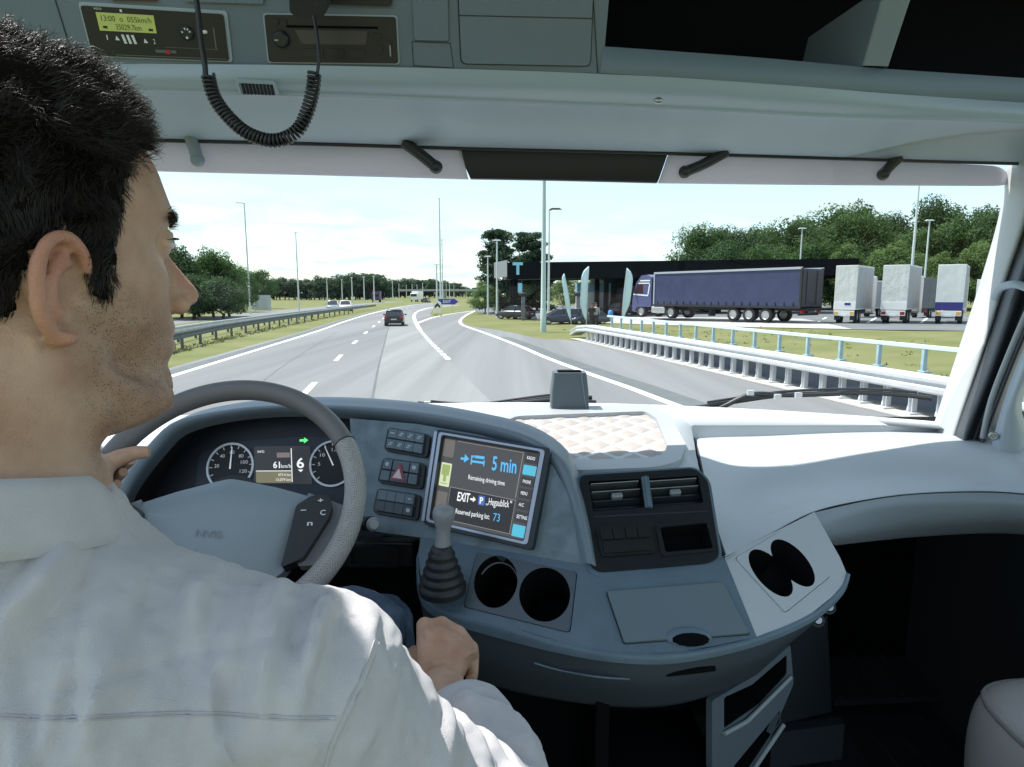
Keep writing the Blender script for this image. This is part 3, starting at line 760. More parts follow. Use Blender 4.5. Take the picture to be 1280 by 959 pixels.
b6 = boxtruck(M_white, Mtside, M_amber, M_white); bx(1228, 58, -42, b6, 'white trailer half hidden behind the windscreen pillar', .85)
# far traffic
def van(u, Y, hd, paint, label, cat):
    e = empty('distant_lorry', onY(u, Y)); tag(e, label, cat); 
    p = e.location.copy(); e.location = (0, 0, 0)
    b = MB(); b.box((0, 1.2, 2.1), (2.4, 6, 2.7)); b.build('cargo_box', paint, e, bevel=.05)
    b = MB(); b.box((0, -2.9, 1.7), (2.3, 1.9, 2.2)); b.build('cab', paint, e, bevel=.15)
    b = MB(); b.box((0, -3.86, 2.1), (2.0, .06, .8)); b.build('windscreen', M_glassd, e)
    for x in (-1, 1):
        for y in (-2.9, 2.6): wheel(e, (x, y, .5), .5, .3)
    e.location = p; e.rotation_euler.z = hd; return e
van(471, 200, R(8), mat('red_blue_lorry', (.07, .03, .09), .4), 'dark red and blue lorry coming along the opposite road', 'lorry')
van(521, 215, R(-6), M_white, 'small white lorry far ahead on the motorway bend', 'lorry')

# ================================================================== SIGNS
p = onY(560, 85); e = empty('exit_sign', p); tag(e, 'blue arrow shaped EXIT sign at the split of the exit lane', 'sign')
pl = plane_at(p+Vector((0, 0, zat(377.2, 85))), (1, 0, 0), (0, 0, 1))
b = MB(); w, h = 1.25, .36; b.prism(pl, [(-w, -h), (w*.72, -h), (w*1.12, 0), (w*.72, h), (-w, h)], -.05, 0); b.build('panel', mat('sign_blue', (.03, .035, .42), .4), e)
b = MB(); b.text('EXIT', pl, (-.62, -.17), (.42, -.17), (-.62, .2), 0, .006, px=False, bold=True); b.build('lettering', M_white, e)
b = MB()
for x in (-.8, .6): b.box(p+Vector((x, .06, zat(377, 85)/2)), (.08, .06, zat(377, 85)))
b.build('post', M_galv, e)
p = onY(547, 73); e = empty('chevron_marker', p); tag(e, 'white gore marker board with a black upward chevron', 'sign')
pl = plane_at(p+Vector((0, 0, 1.0)), (1, 0, 0), (0, 0, 1)); b = MB(); b.prism(pl, rr([(-.55, -.75), (.55, -.75), (.42, .5), (0, .72), (-.42, .5)], .1), -.06, 0); b.build('panel', mat('marker_cream', (.78, .76, .55), .6), e)
b = MB(); b.prism(pl, [(-.32, -.18), (-.32, .12), (0, .45), (.32, .12), (.32, -.18), (0, .1)], .001, .01); b.build('chevron', M_chass, e)
b = MB(); b.box(p+Vector((0, .0, .13)), (.9, .4, .27)); b.build('base', mat('marker_yellow', (.6, .55, .2), .7), e)
p = onY(327, 92); e = empty('roadside_board', p); tag(e, 'plain whitish sheet metal board standing before the left trees', 'board')
b = MB(); H0 = zat(369, 92); b.grid([[p+Vector((x, .15*abs(((i+1) % 2)), z)) for i, x in enumerate((-1.35, -.9, -.45, 0, .45, .9, 1.35))] for z in (.15, H0)], 0, False); b.build('panel', mat('board_sheet', (.55, .58, .6), .5, var=.1), e, solid=.05)
b = MB(); [b.box(p+Vector((x, .3, 1.0)), (.1, .1, 2)) for x in (-1, 1)]; b.build('post', M_galv, e)
# far overpass
p = onY(585, 330); e = empty('overpass', p); tag(e, 'pale concrete overpass crossing the motorway far away', 'bridge')
b = MB(); b.box(p+Vector((-4, 0, 4.0)), (62, 8, 1.0)); b.build('deck', M_conc, e)
for x in (-26, -12, 8, 22): b = MB(); b.box(p+Vector((x, 0, 1.7)), (1.2, 6, 3.6)); b.build('pier', M_conc, e)

# ================================================================== FUEL STATION
YS = 62.0
cl, crr = onY(634, YS), onY(1069, YS+2)
zt, zb = zat(325, YS), zat(346, YS)
e = empty('fuel_station_canopy', onY(800, YS)); tag(e, 'long flat black fuel station canopy on dark columns behind the blue truck', 'canopy')
b = MB(); ex = (crr-cl).normalized(); ey = Vector((-ex.y, ex.x, 0)); Lc = (crr-cl).length
rm2 = Matrix((ex, ey, (0, 0, 1))).transposed(); zt2 = 5.9
def cbox(b, x0, x1, y0, y1, z0, z1, m=0):
    c = cl+ex*((x0+x1)/2)+ey*((y0+y1)/2); b.box(Vector((c.x, c.y, (z0+z1)/2)), (x1-x0, y1-y0, z1-z0), m, rm2)
cbox(b, 0, Lc, 0, .25, zb, zt); cbox(b, 0, Lc, 9, 9.25, zb, zt); cbox(b, Lc-.2, Lc+.0, .25, 9, zb, zt); b.build('fascia', M_black, e)
b = MB(); b.add([cl+Vector((0, 0, zb))-ex*.02, cl+Vector((0, 0, zt))-ex*.02, cl-ex*1.1+ey*5+Vector((0, 0, zt)), cl-ex*1.1+ey*5+Vector((0, 0, zb))], [(0, 1, 2, 3)]); b.build('end_fascia', mat('grey_cladding', (.2, .22, .225), .6), e, solid=.1)
b = MB(); cbox(b, .05, Lc-.25, .25, 9, zb+.1, zb+.35); b.build('soffit', mat('soffit', (.03, .033, .036), .8), e)
for x in (.9, 10, 21.5, 30.5):
    for y in (2.0, 6.8):
        b = MB(); c = cl+ex*x+ey*y; z0 = hz(c.x, c.y); cbox(b, x-.22, x+.22, y-.22, y+.22, z0, zb+.1); b.build('column', M_black, e)
pl = plane_at(cl+ex*1.0+Vector((0, 0, (zt+zb)/2)), ex, (0, 0, 1)); pl.o = pl.o-ey*.0
b = MB(); b.prism(pl, [(-.12, -.62), (.16, -.62), (.16, .28), (.5, .28), (.5, .55), (-.48, .55), (-.48, .28), (-.12, .28)], .004, .05); b.build('lettering', mat('sign_cyan', (.25, .6, .75), .4), e)
# light blue column sign
p = onY(650, 61); o = MB(); o.box(p+Vector((0, 0, zat(360, 61))), (.4, .12, .9)); o = o.build('column_sign', mat('sign_cyan', (.25, .6, .75))); tag(o, 'small pale blue sign board on the left canopy column', 'sign')
for u, Y, lb in ((654, 60, 'grey pump pillar with dark round cap left of the thick mast'), (722.5, 60, 'dark fuel pump between the two nearest feather flags')):
    p = onY(u, Y); e = empty('fuel_pump', p); tag(e, lb, 'fuel pump'); b = MB(); b.box(p+Vector((0, 0, 1.1)), (.36, .36, 2.2)); b.build('body', mat('pump_grey', (.13, .14, .16), .5), e, bevel=.05)
    b = MB(); b.lathe([(.2, 0), (.4, .15), (.4, .3), (.25, .4)], p+Vector((0, 0, 2.2)), seg=14); b.build('cap', M_chass, e)
# kiosk
p = onY(748, 70); e = empty('kiosk', p); tag(e, 'small white kiosk building with a pale blue band under the canopy', 'building')
b = MB(); b.box(p+Vector((1, 1.5, 1.2)), (6.4, 3, 2.4)); b.build('wall', M_white, e)
b = MB(); b.box(p+Vector((1, 1.45, 2.9)), (6.5, 3.1, 1.0)); b.build('fascia', mat('kiosk_blue', (.25, .5, .62), .5), e)
b = MB(); b.box(p+Vector((-.3, 1.2, 3.7)), (1.0, 1.5, .6)); b.box(p+Vector((3, 1.2, 3.75)), (1.4, 1.5, .7)); b.build('roof_unit', M_white, e)
b = MB(); b.box(p+Vector((2.8, -.02, 1.1)), (1.0, .08, 2.0)); b.build('door', M_glassd, e)
p = onY(790, 68); e = empty('shop_building', p); tag(e, 'dark glazed shop under the canopy behind the blue cab', 'building')
b = MB(); b.box(p+Vector((3.5, 2, 1.9)), (11, 4, 3.8)); b.build('wall', M_black, e)
for k in range(4): b = MB(); b.box(p+Vector((-.6+k*2.5, -.03, 1.5)), (2.1, .06, 2.4)); b.build('window', M_glassd, e)
# feather flags
Mflag = mat('flag_cloth', (.62, .80, .88), .7, var=.08, vscale=1)
for i, (u, vt, Y, lean, w, lb) in enumerate(((714, 342, 51, -.6, .62, 'narrow leaning pale cyan feather flag, leftmost of the three'), (733, 333, 50, .12, 1.0, 'broad pale cyan feather flag beside the two people'), (777, 335, 50, .3, 1.0, 'curved pale cyan feather flag beside the blue cab'))):
    p = onY(u, Y); e = empty('feather_flag', p); tag(e, lb, 'flag'); H = zat(vt, Y)-p.z
    b = MB(); pts = [p+Vector((lean*.0, 0, 0)), p+Vector((lean*.3, 0, H*.5)), p+Vector((lean, 0, H))]; b.tube(cr(pts, 4), .025, 6); b.build('pole', M_pole, e)
    rowsL, rowsR = [], []
    for k in range(15):
        t = .1+.9*k/14; c = p+Vector((lean*(.6*t*t+.4*t), 0, H*t)); ww = w*min(1, (t-.06)*3.2)**.8*min(1, math.sqrt(max(0, 1.0-t)*5.0)+.08)
        sgn = -1 if i < 2 else 1
        rowsL.append(c); rowsR.append(c+Vector((sgn*ww*.55, .15*math.sin(t*7), 0))); 
    far = [a+Vector(((1 if i else 1)*0, 0, 0)) for a in rowsL]
    rowsF = [c+Vector((-.0+(1 if i < 2 else -1)*0.5*(c2-c).length*1.0, 0.05, 0)) for c, c2 in zip(rowsL, rowsR)]
    b = MB(); b.grid([rowsR, [a_.lerp(c_, .5)+Vector((0, .05, 0)) for a_, c_ in zip(rowsR, rowsL)], rowsL]); b.build('banner', Mflag, e, solid=.008)
p = onY(763, 55); o = MB(); o.lathe([(.18, 0), (.22, .5), (.22, .9), (.1, 1.0)], p, seg=12); o = o.build('litter_bin', mat('bin_blue', (.05, .25, .5), .5)); tag(o, 'small blue litter bin in front of the white kiosk', 'bin')
# two pedestrians
def walker(u, Y, shirt, trous, label, ph):
    p = onY(u, Y); e = empty('person', p); tag(e, label, 'person')
    def sk(jn, ed, name, m):
        b = MB()
        for path, r in jn: b.tube([p+Vector(q) for q in path], r, 10)
        o = b.build(name, m, e); md = o.modifiers.new('join', 'REMESH'); md.mode = 'VOXEL'; md.voxel_size = .018; md.use_smooth_shade = True; return o
    sk([([(0, 0, .85), (0, 0, 1.1), (0, 0, 1.4), (0, 0, 1.47)], [.15, .14, .17, .07]), ([(0, 0, 1.45), (0, 0, 1.55), (0, 0, 1.68), (0, 0, 1.78)], [.055, .07, .1, .04]),
        ([(.19, 0, 1.42), (.25, .05*ph, 1.12), (.24, .2*ph, .9)], [.055, .045, .035]), ([(-.19, 0, 1.42), (-.25, -.05*ph, 1.12), (-.24, -.15*ph, .88)], [.055, .045, .035]),
        ([(.09, 0, .88), (.1, .15*ph, .48), (.1, .1*ph, .06), (.1, .28*ph, .04)], [.09, .065, .045, .04]), ([(-.09, 0, .88), (-.1, -.1*ph, .48), (-.1, -.3*ph, .08), (-.1, -.14*ph, .04)], [.09, .065, .045, .04])], None, 'body', mat('walker_skin', (.35, .2, .14), .6))
    sk([([(0, 0, .86), (0, 0, 1.1), (0, 0, 1.42), (0, 0, 1.48)], [.175, .165, .19, .08]), ([(.19, 0, 1.42), (.25, .05*ph, 1.12)], [.075, .06]), ([(-.19, 0, 1.42), (-.25, -.05*ph, 1.12)], [.075, .06])], None, 'shirt', shirt)
    sk([([(.09, 0, .92), (.1, .15*ph, .48), (.1, .1*ph, .1)], [.12, .085, .07]), ([(-.09, 0, .92), (-.1, -.1*ph, .48), (-.1, -.3*ph, .12)], [.12, .085, .07])], None, 'trousers', trous)
    b = MB(); b.ball(p+Vector((0, -.01, 1.72)), (.1, .105, .09)); b.build('hair', M_chass, e)
walker(739.5, 47.5, mat('dark_top', (.02, .02, .025), .8), mat('dark_trousers', (.015, .015, .02), .8), 'person in dark clothes standing beside the broad feather flag', .6)
walker(744.5, 48.5, mat('grey_top', (.35, .36, .4), .8), mat('dark_trousers', (.015, .015, .02)), 'person in a light grey top walking away from the flags', -1)
# ================================================================== CAB MATERIALS
M_dash = mat('dash_plastic', (.125, .183, .24), .40, bump=.22, bscale=460, var=.09, vscale=16)
M_dashl = mat('lit_dash_plastic', (.49, .525, .56), .46, bump=.14, bscale=520, var=.03, vscale=5)  # same plastic as the dash; the stronger light is put into its paler colour
M_dashd = mat('shaded_dash_plastic', (.05, .065, .083), .5, bump=.08, bscale=700)  # darker copy of the dash plastic; the fascia's shade is in its colour
M_panel = mat('console_panel', (.155, .21, .245), .42, var=.24, vscale=30, bump=.05, bscale=600)
M_head = mat('headliner_plastic', (.148, .198, .248), .45, bump=.05, bscale=700, var=.03, vscale=3)
M_headl = mat('trim_plastic', (.35, .43, .50), .42, bump=.04, bscale=600, var=.03, vscale=3)
M_bp = mat('black_plastic', (.014, .016, .019), .4)
M_bp2 = mat('graphite_plastic', (.015, .019, .025), .3)
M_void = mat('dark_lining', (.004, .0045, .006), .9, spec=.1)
M_chrome = mat('satin_chrome', (.40, .42, .45), .34, 1.0)
M_seam = mat('seam_shadow_gap', (.03, .036, .042), .7)
M_letw = mat('print_white', (.75, .78, .8), .5)

# ================================================================== CAB SHELL
cabf = MB(); cabf.box((0.1, .9, 1.04), (2.6, 2.9, .1)); o = cabf.build('cab_floor', mat('cab_floor_cover', (.02, .022, .027), .8, var=.2, vscale=8)); tag(o, 'dark floor of the truck cab under the dashboard', 'floor')
b = MB(); b.box((0.1, 2.1, 1.49), (2.7, .06, 1.0)); o = b.build('firewall', M_void); tag(o, 'dark front wall of the cab below the windscreen', 'wall')
b = MB(); b.box((.56, .2, 3.42), (1.75, 1.8, .06)); o = b.build('partial_cab_roof', mat('roof_lining', (.30, .32, .33), .8)); tag(o, 'partial cab roof added to cut sky light, left side open for sun, out of view', 'roof')  # unseen partial roof added to darken the cab, open above the driver for sun
# right door with the window frame
e = empty('cab_door', (1.32, .9, 1.1)); tag(e, 'right hand cab door with pale lower panel beside the windscreen pillar', 'door')
b = MB(); b.box((1.37, .85, 1.5), (.06, 2.9, .84)); b.build('door_panel', mat('door_lining', (.03, .034, .04), .6), e)

e = empty('cab_door', (-1.3, .9, 1.1)); tag(e, 'left cab door beside the driver, hidden behind him', 'door')
b = MB(); b.box((-1.36, .85, 1.5), (.06, 2.9, .84)); b.build('door_panel', MATS['door_lining'], e)
b = MB(); b.box((-1.31, .85, 1.93), (.1, 2.3, .05)); b.build('armrest', M_dash, e, bevel=.015)
# ---------------------------------------------------------------- floor mat
e = empty('floor_mat', (.8, 1.7, 1.095)); tag(e, 'ribbed dark rubber mat in the passenger footwell', 'mat')
b = MB(); M_mat = mat('mat_rubber', (.028, .032, .042), .6, var=.15, vscale=9)
b.box((.82, 1.35, 1.10), (.9, .95, .012)); b.build('sheet', M_mat, e)
b = MB()
for k in range(9): b.box((.48+k*.085, 1.38, 1.111), (.022, .8, .01))
b.build('rib', M_mat, e)
b = MB(); q = Pl(P(1042, 876, 1.83), P(1260, 866, 1.86), P(1052, 800, 2.12)); b.prism(q, [tuple(q.p(*w)) for w in ((1043, 876), (1270, 866), (1230, 790), (1020, 792))], -.02, 0)
for k in range(5):
    a, c = (1052+k*38, 873-k*2), (1022+k*34, 800); A, C = q.p(*a), q.p(*c); b.prism(q, [(A.x-.006, A.y), (A.x+.006, A.y), (C.x+.006, C.y), (C.x-.006, C.y)], 0, .008)
b.build('footrest', M_mat, e)

# ================================================================== WINDSCREEN + PILLARS
def wsx(x, t): 
    """windscreen point, t = 0 at the dash, 1 at the header"""
    xc = (x-.02)/1.2; y = 2.04-.34*xc*xc-(.26 if True else 0)*t; return Vector((x, y, 2.0+.76*t))
b = MB(); rows = [[wsx(-1.2+2.42*i/40, t/10) for i in range(41)] for t in range(11)]; b.grid(rows)
mg = bpy.data.materials.new('windscreen_glass'); mg.use_nodes = True; t = mg.node_tree; t.nodes.clear()
o1 = t.nodes.new('ShaderNodeOutputMaterial'); tr1 = t.nodes.new('ShaderNodeBsdfTransparent'); gl = t.nodes.new('ShaderNodeBsdfGlossy'); mi = t.nodes.new('ShaderNodeMixShader'); fr1 = t.nodes.new('ShaderNodeFresnel')
tr1.inputs[0].default_value = (.97, .99, .985, 1); gl.inputs['Roughness'].default_value = .02; fr1.inputs[0].default_value = 1.3
t.links.new(fr1.outputs[0], mi.inputs[0]); t.links.new(tr1.outputs[0], mi.inputs[1]); t.links.new(gl.outputs[0], mi.inputs[2]); t.links.new(mi.outputs[0], o1.inputs[0])
o = b.build('windscreen', mg, None); tag(o, 'wide curved windscreen glass of the truck cab', 'windscreen')

pe = empty('windscreen_pillar', P(1180, 545, 1.62)); tag(pe, 'pale windscreen pillar with dark rubber seal at the right edge of the view', 'pillar')
def strip(b, A, B, m=0, n=20): b.grid(loft([px(A), px(B)], n, 1), m)
rowsP = [px(l) for l in (
  [(1262, 190, 1.78), (1249, 268, 1.78), (1226, 350, 1.78), (1197, 440, 1.78), (1168, 528, 1.78), (1158, 556, 1.78)],
  [(1272, 190, 1.72), (1258, 262, 1.70), (1232, 350, 1.70), (1203, 440, 1.70), (1176, 528, 1.70), (1166, 556, 1.70)],
  [(1300, 190, 1.64), (1283, 262, 1.62), (1254, 350, 1.62), (1226, 440, 1.62), (1196, 530, 1.62), (1188, 556, 1.62)],
  [(1306, 190, 1.66), (1289, 262, 1.65), (1260, 350, 1.65), (1231, 440, 1.65), (1201, 532, 1.65), (1193, 556, 1.65)])]
b = MB(); b.grid(loft(rowsP, 24, 5)); b.build('trim', mat('pillar_trim', (.52, .54, .545), .5, bump=.03, bscale=400), pe)
rowsS = [px(l) for l in (
  [(1302, 190, 1.64), (1287, 262, 1.64), (1258, 350, 1.63), (1229, 440, 1.63), (1198, 530, 1.62), (1190, 556, 1.62)],
  [(1318, 200, 1.56), (1300, 280, 1.56), (1272, 360, 1.55), (1242, 450, 1.54), (1209, 536, 1.53), (1202, 560, 1.53)],
  [(1330, 215, 1.58), (1312, 295, 1.58), (1284, 372, 1.57), (1254, 455, 1.56), (1221, 540, 1.55), (1214, 565, 1.55)],
  [(1340, 225, 1.52), (1323, 305, 1.52), (1296, 382, 1.51), (1264, 460, 1.51), (1232, 545, 1.50), (1225, 570, 1.50)],
  [(1352, 225, 1.60), (1335, 305, 1.60), (1308, 382, 1.60), (1272, 460, 1.60), (1241, 545, 1.60), (1232, 570, 1.60)])]
b = MB(); b.grid(loft(rowsS, 24, 5)); b.build('seal', mat('seal_rubber', (.055, .062, .075), .42), pe)
b = MB(); b.tube(cr(px([(1228, 548, 1.50), (1239, 500, 1.5), (1262, 440, 1.5), (1296, 360, 1.5), (1318, 300, 1.5)]), 5), .006, 8); b.build('seal_bead', mat('seal_bead', (.35, .38, .40), .35), pe)
# grab handle
gh = MB(); gh.tube(cr(px([(1244, 372, 1.58), (1250, 361, 1.54), (1262, 356, 1.50), (1276, 357, 1.47), (1300, 368, 1.45)]), 5), .009, 10); o = gh.build('grab_handle', M_headl); tag(o, 'pale grab handle fixed across the windscreen pillar', 'handle')
# door frame: pale wavy inner frame and the window behind it
de = empty('door_frame', P(1255, 550, 1.42)); tag(de, 'pale blue-grey inner frame of the side window right of the pillar', 'door frame')
rowsD = [px(l) for l in (
  [(1334, 300, 1.46), (1306, 372, 1.46), (1284, 425, 1.46), (1262, 480, 1.46), (1246, 530, 1.46), (1236, 575, 1.46)],
  [(1342, 310, 1.42), (1316, 380, 1.42), (1292, 430, 1.42), (1270, 480, 1.42), (1257, 520, 1.42), (1252, 575, 1.42)],
  [(1356, 320, 1.42), (1330, 390, 1.42), (1300, 440, 1.42), (1277, 484, 1.42), (1270, 512, 1.42), (1276, 540, 1.42), (1272, 585, 1.42)],
  [(1362, 320, 1.50), (1336, 390, 1.50), (1306, 440, 1.50), (1284, 484, 1.50), (1277, 512, 1.50), (1284, 540, 1.50), (1280, 585, 1.50)])]
b = MB(); b.grid(loft(rowsD, 24, 5)); b.build('trim', mat('door_frame_plastic', (.34, .40, .46), .4), de)
b = MB(); q = Pl(P(1240, 545, 1.44), P(1252, 546, 1.43), P(1241, 560, 1.44)); c = q.hit(1242, 545); b.lathe([(.010, 0), (.010, .004), (.006, .006), (.004, .002)], c, q.n, 16); b.build('screw', M_chrome, de)
b = MB(); x0 = 1.36; b.add([Vector((x0, 1.55, 1.95)), Vector((x0, .2, 1.95)), Vector((x0, .2, 2.8)), Vector((x0, 1.45, 2.8))], [(0, 1, 2, 3)]); b.build('side_glass', mg, de, solid=.004)
# left pillar, seen only when the driver leans away
lp2 = empty('windscreen_pillar', (-1.2, 1.7, 2.0)); tag(lp2, 'left windscreen pillar hidden behind the driver’s head', 'pillar')
b = MB(); b.tube([Vector((-1.22, 1.72, 1.9)), Vector((-1.22, 1.6, 2.3)), Vector((-1.22, 1.47, 2.8))], [.075, .06, .06], 10); b.build('trim', MATS['pillar_trim'], lp2)

# ================================================================== DASHBOARD
D = empty('dashboard', (.1, 1.3, 1.6)); tag(D, 'blue-grey truck dashboard with instrument cluster, display, vents and cup holders', 'dashboard')
A = Pl((445, 530, 1.28), (690, 560, 1.12), (715, 700, 1.0))          # switch and display panel
V = Pl((728, 600, 1.115), (880, 590, 1.135), (895, 700, 1.0))        # vent panel
def pp(pl, l): return [tuple(pl.p(*q)) for q in l]
# --- top sheet
ztop = 2.045
FY = [(-.02, 1.45), (.13, 1.165), (.355, 1.165), (.367, 1.19), (.41, 1.39), (.44, 1.51), (.49, 1.72)]
def fyt(x):
    if x <= FY[0][0]: return 1.45
    for (a_, p_), (c_, q_) in zip(FY[:-1], FY[1:]):
        if x <= c_: return p_+(q_-p_)*(x-a_)/(c_-a_)
    return 1.72
tx = [-1.4+2.8*i/260 for i in range(261)]
b = MB(); b.grid([[Vector((x, 2.06-.34*((x-.02)/1.2)**2, ztop+.006)) for x in tx], [Vector((x, 1.93-.30*((x-.02)/1.2)**2, ztop)) for x in tx], [Vector((x, max(fyt(x), 1.3)+.05*0, ztop)) for x in tx], [Vector((x, fyt(x), ztop-.004)) for x in tx], [Vector((x, fyt(x)-.012, ztop-.06)) for x in tx]])
b.build('top_panel', M_dashl, D)
# quilted tray
b = MB(); zf = ztop
outer = [(602, 527), (640, 511), (812, 505), (838, 520), (858, 556), (850, 576), (820, 584), (716, 588), (690, 580)]
inner = [(622, 530), (646, 520), (806, 514), (820, 522), (834, 556), (830, 568), (812, 572), (722, 575), (704, 570)]
HZ = plane_at((0, 0, ztop), (1, 0, 0), (0, 1, 0)); HZ2 = plane_at((0, 0, ztop+.012), (1, 0, 0), (0, 1, 0))
ou = rr(pp(HZ2, outer), .03); inn = rr(pp(HZ2, inner), .02)
b.prism(HZ2, ou, -.014, 0, holes=[inn], back=False); b.build('tray_frame', mat('tray_frame_plastic', (.40, .415, .435), .45), D, bevel=.006, bseg=3)
b = MB(); xs_ = [p[0] for p in inn]; ys_ = [p[1] for p in inn]; N = 110
x0, x1, y0, y1 = min(xs_)-.005, max(xs_)+.005, min(ys_)-.005, max(ys_)+.01
def inside(x, y, poly):
    r_ = False; n_ = len(poly)
    for i in range(n_):
        (xa, ya), (xb, yb) = poly[i], poly[i-1]
        if (ya > y) != (yb > y) and x < (xb-xa)*(y-ya)/(yb-ya)+xa: r_ = not r_
    return r_
ccx, ccy = sum(xs_)/len(xs_), sum(ys_)/len(ys_); grown = [(ccx+(x-ccx)*1.03, ccy+(y-ccy)*1.03) for x, y in inn]
idx = {}; vs_ = []; fs_ = []
def qv_(i, j):
    if (i, j) not in idx:
        x = x0+(x1-x0)*i/(N-1); y = y0+(y1-y0)*j/(N-1); u_, v_ = (x*.95+y*.42)/.066, (x*.8-y*.62)/.066
        h = min(abs(math.sin(math.pi*u_)), abs(math.sin(math.pi*v_)))**.55*.0075
        idx[(i, j)] = len(vs_); vs_.append(Vector((x, y, ztop-.004+h+.0012*noise.noise(Vector((x*40, y*40, 0))))))
    return idx[(i, j)]
for j in range(N-1):
    for i in range(N-1):
        if inside(x0+(x1-x0)*(i+.5)/(N-1), y0+(y1-y0)*(j+.5)/(N-1), grown): fs_.append((qv_(i, j), qv_(i+1, j), qv_(i+1, j+1), qv_(i, j+1)))
b.add(vs_, fs_, 0, True); b.build('quilted_pad', mat('quilted_leather', (.40, .36, .335), .6, bump=.25, bscale=500, var=.06, vscale=20), D)

# --- cowl round cluster and display
r0 = px([(150, 690, 1.24), (170, 620, 1.27), (212, 563, 1.3), (240, 540, 1.31), (300, 526, 1.33), (370, 521, 1.33), (440, 524, 1.32), (520, 533, 1.27), (600, 547, 1.21), (650, 561, 1.165), (684, 582, 1.125), (702, 615, 1.085), (716, 655, 1.04), (727, 703, .992)])
r1 = px([(140, 690, 1.21), (160, 615, 1.24), (202, 556, 1.27), (233, 531, 1.28), (300, 517, 1.3), (370, 512, 1.3), (440, 514, 1.29), (520, 522, 1.245), (600, 536, 1.19), (654, 550, 1.145), (694, 576, 1.105), (712, 611, 1.068), (727, 655, 1.022), (738, 705, .976)])
r2 = px([(128, 690, 1.22), (148, 610, 1.25), (192, 549, 1.28), (228, 523, 1.29), (300, 509, 1.31), (370, 505, 1.31), (440, 506, 1.305), (520, 513, 1.26), (600, 527, 1.205), (660, 543, 1.16), (704, 571, 1.12), (722, 608, 1.083), (736, 654, 1.04), (746, 706, .99)])
r3 = [p+Vector((.012, .10, -.008)) for p in r2]; r4 = [Vector((p.x+.03, p.y+.22, min(p.z-.05, ztop-.01))) for p in r2]
b = MB(); b.grid(loft([r0, r1, r2, r3, r4], 70, 6)); b.build('cowl', mat('cowl_plastic', (.17, .215, .26), .40, bump=.06, bscale=900), D)
rin = [p+Vector((0, .09, .0)) for p in r0]
b = MB(); b.grid([resample(cr(r0[:9], 6), 40), resample(cr([p+Vector((0, .12, -.004)) for p in r0[:9]], 6), 40)]); b.build('cluster_shroud', M_bp, D)
# --- switch + display panel
PA = [(436, 522), (520, 529), (600, 543), (655, 557), (690, 580), (707, 612), (722, 655), (733, 707), (640, 691), (560, 676), (460, 663), (452, 640), (440, 580)]
b = MB(); b.prism(A, rr(pp(A, PA), [.0, 0, 0, .0, .01, .0, 0, 0, 0, 0, .02, 0, 0]), -.04, -.004); b.build('console_panel', M_panel, D, bevel=.004)
def quad(pl, TL, TR, BR, BL):
    q = [pl.p(*w) for w in (TL, TR, BR, BL)]
    def f(x, y): 
        p = (q[0]*(1-x)+q[1]*x)*y+(q[3]*(1-x)+q[2]*x)*(1-y); return (p.x, p.y)
    f.rect = lambda x0, y0, x1, y1: [f(x0, y0), f(x1, y0), f(x1, y1), f(x0, y1)]
    return f
# display
DQ = quad(A, (552, 543), (686, 566), (664, 684), (536, 654))
b = MB(); b.prism(A, rr(DQ.rect(-.03, -.03, 1.03, 1.03), .008), -.005, .012, holes=[rr(DQ.rect(.035, .035, .94, .965), .006)], back=False); dfr = b.build('display', M_bp2, D, bevel=.003)
b = MB(); b.prism(A, rr(DQ.rect(.0, .0, .985, 1.0), .007), .0115, .0135, holes=[rr(DQ.rect(.03, .025, .95, .975), .006)], back=False)
b.prism(A, DQ.rect(-.045, -.0, -.015, 1.0), .002, .0135); b.build('bezel_trim', M_chrome, dfr, bevel=.001)
M_scr = mat('screen_glass', (.03, .03, .03), .25, emit=(.055, .052, .05), es=1.0)
b = MB(); b.prism(A, DQ.rect(.02, .02, .96, .98), -.005, .002); b.build('screen', M_scr, dfr)
Q = lambda x0, y0, x1, y1: DQ.rect(x0, y0, x1, y1)
def scr(name, polys, col_, es=1.0, z=.0032, r=.0015):
    b = MB()
    for p_ in polys: b.prism(A, rr(p_, r) if r else p_, .002, z, back=False)
    return b.build(name, mat('screen_'+name, tuple(c*.3 for c in col_), .4, emit=col_, es=es), dfr)
scr('info_field', [Q(.17, .08, .79, .42)], (.022, .021, .022)); 
scr('info_outline', [Q(.168, .425, .792, .43), Q(.168, .075, .792, .08), Q(.168, .08, .172, .425), Q(.788, .08, .792, .425), Q(.17, .945, .79, .95), Q(.785, .45, .79, .945)], (.22, .21, .2), r=0)
[scr('inactive_tab', [q_], (.13, .12, .11)) for q_ in (Q(.05, .75, .15, .95), Q(.05, .12, .15, .36))]; scr('active_tab', [Q(.05, .42, .15, .68)], (.55, .62, .40))
scr('tab_picture', [Q(.062, .54, .138, .66), Q(.085, .47, .115, .56), Q(.065, .445, .135, .455)], (.28, .36, .12), z=.0036)
ys_ = [(.845, .955), (.715, .82), (.59, .69), (.465, .565), (.345, .44), (.215, .32), (.065, .185)]
[scr('menu_key' if k not in (1, 6) else 'menu_key_active', [Q(.81, a, .95, c)], (.035, .034, .036) if k not in (1, 6) else (.08, .42, .56)) for k, (a, c) in enumerate(ys_)]
pl2 = A
def qtext(b, s, x0, y0, x1, h, m=0, bold=False): b.text(s, A, DQ(x0, y0), DQ(x1, y0), DQ(x0+.0, y0+h), m, .0045, px=False, bold=bold)
M_tw = mat('screen_white', (.3, .3, .3), emit=(.85, .88, .9), es=1.0); M_tb = mat('screen_blue', (.02, .1, .2), emit=(.10, .42, .72), es=1.0)
b = MB()
def pt(b, s, L, Rr, T, bold=False): b.text(s, A, L, Rr, T, 0, .0045, bold=bold)
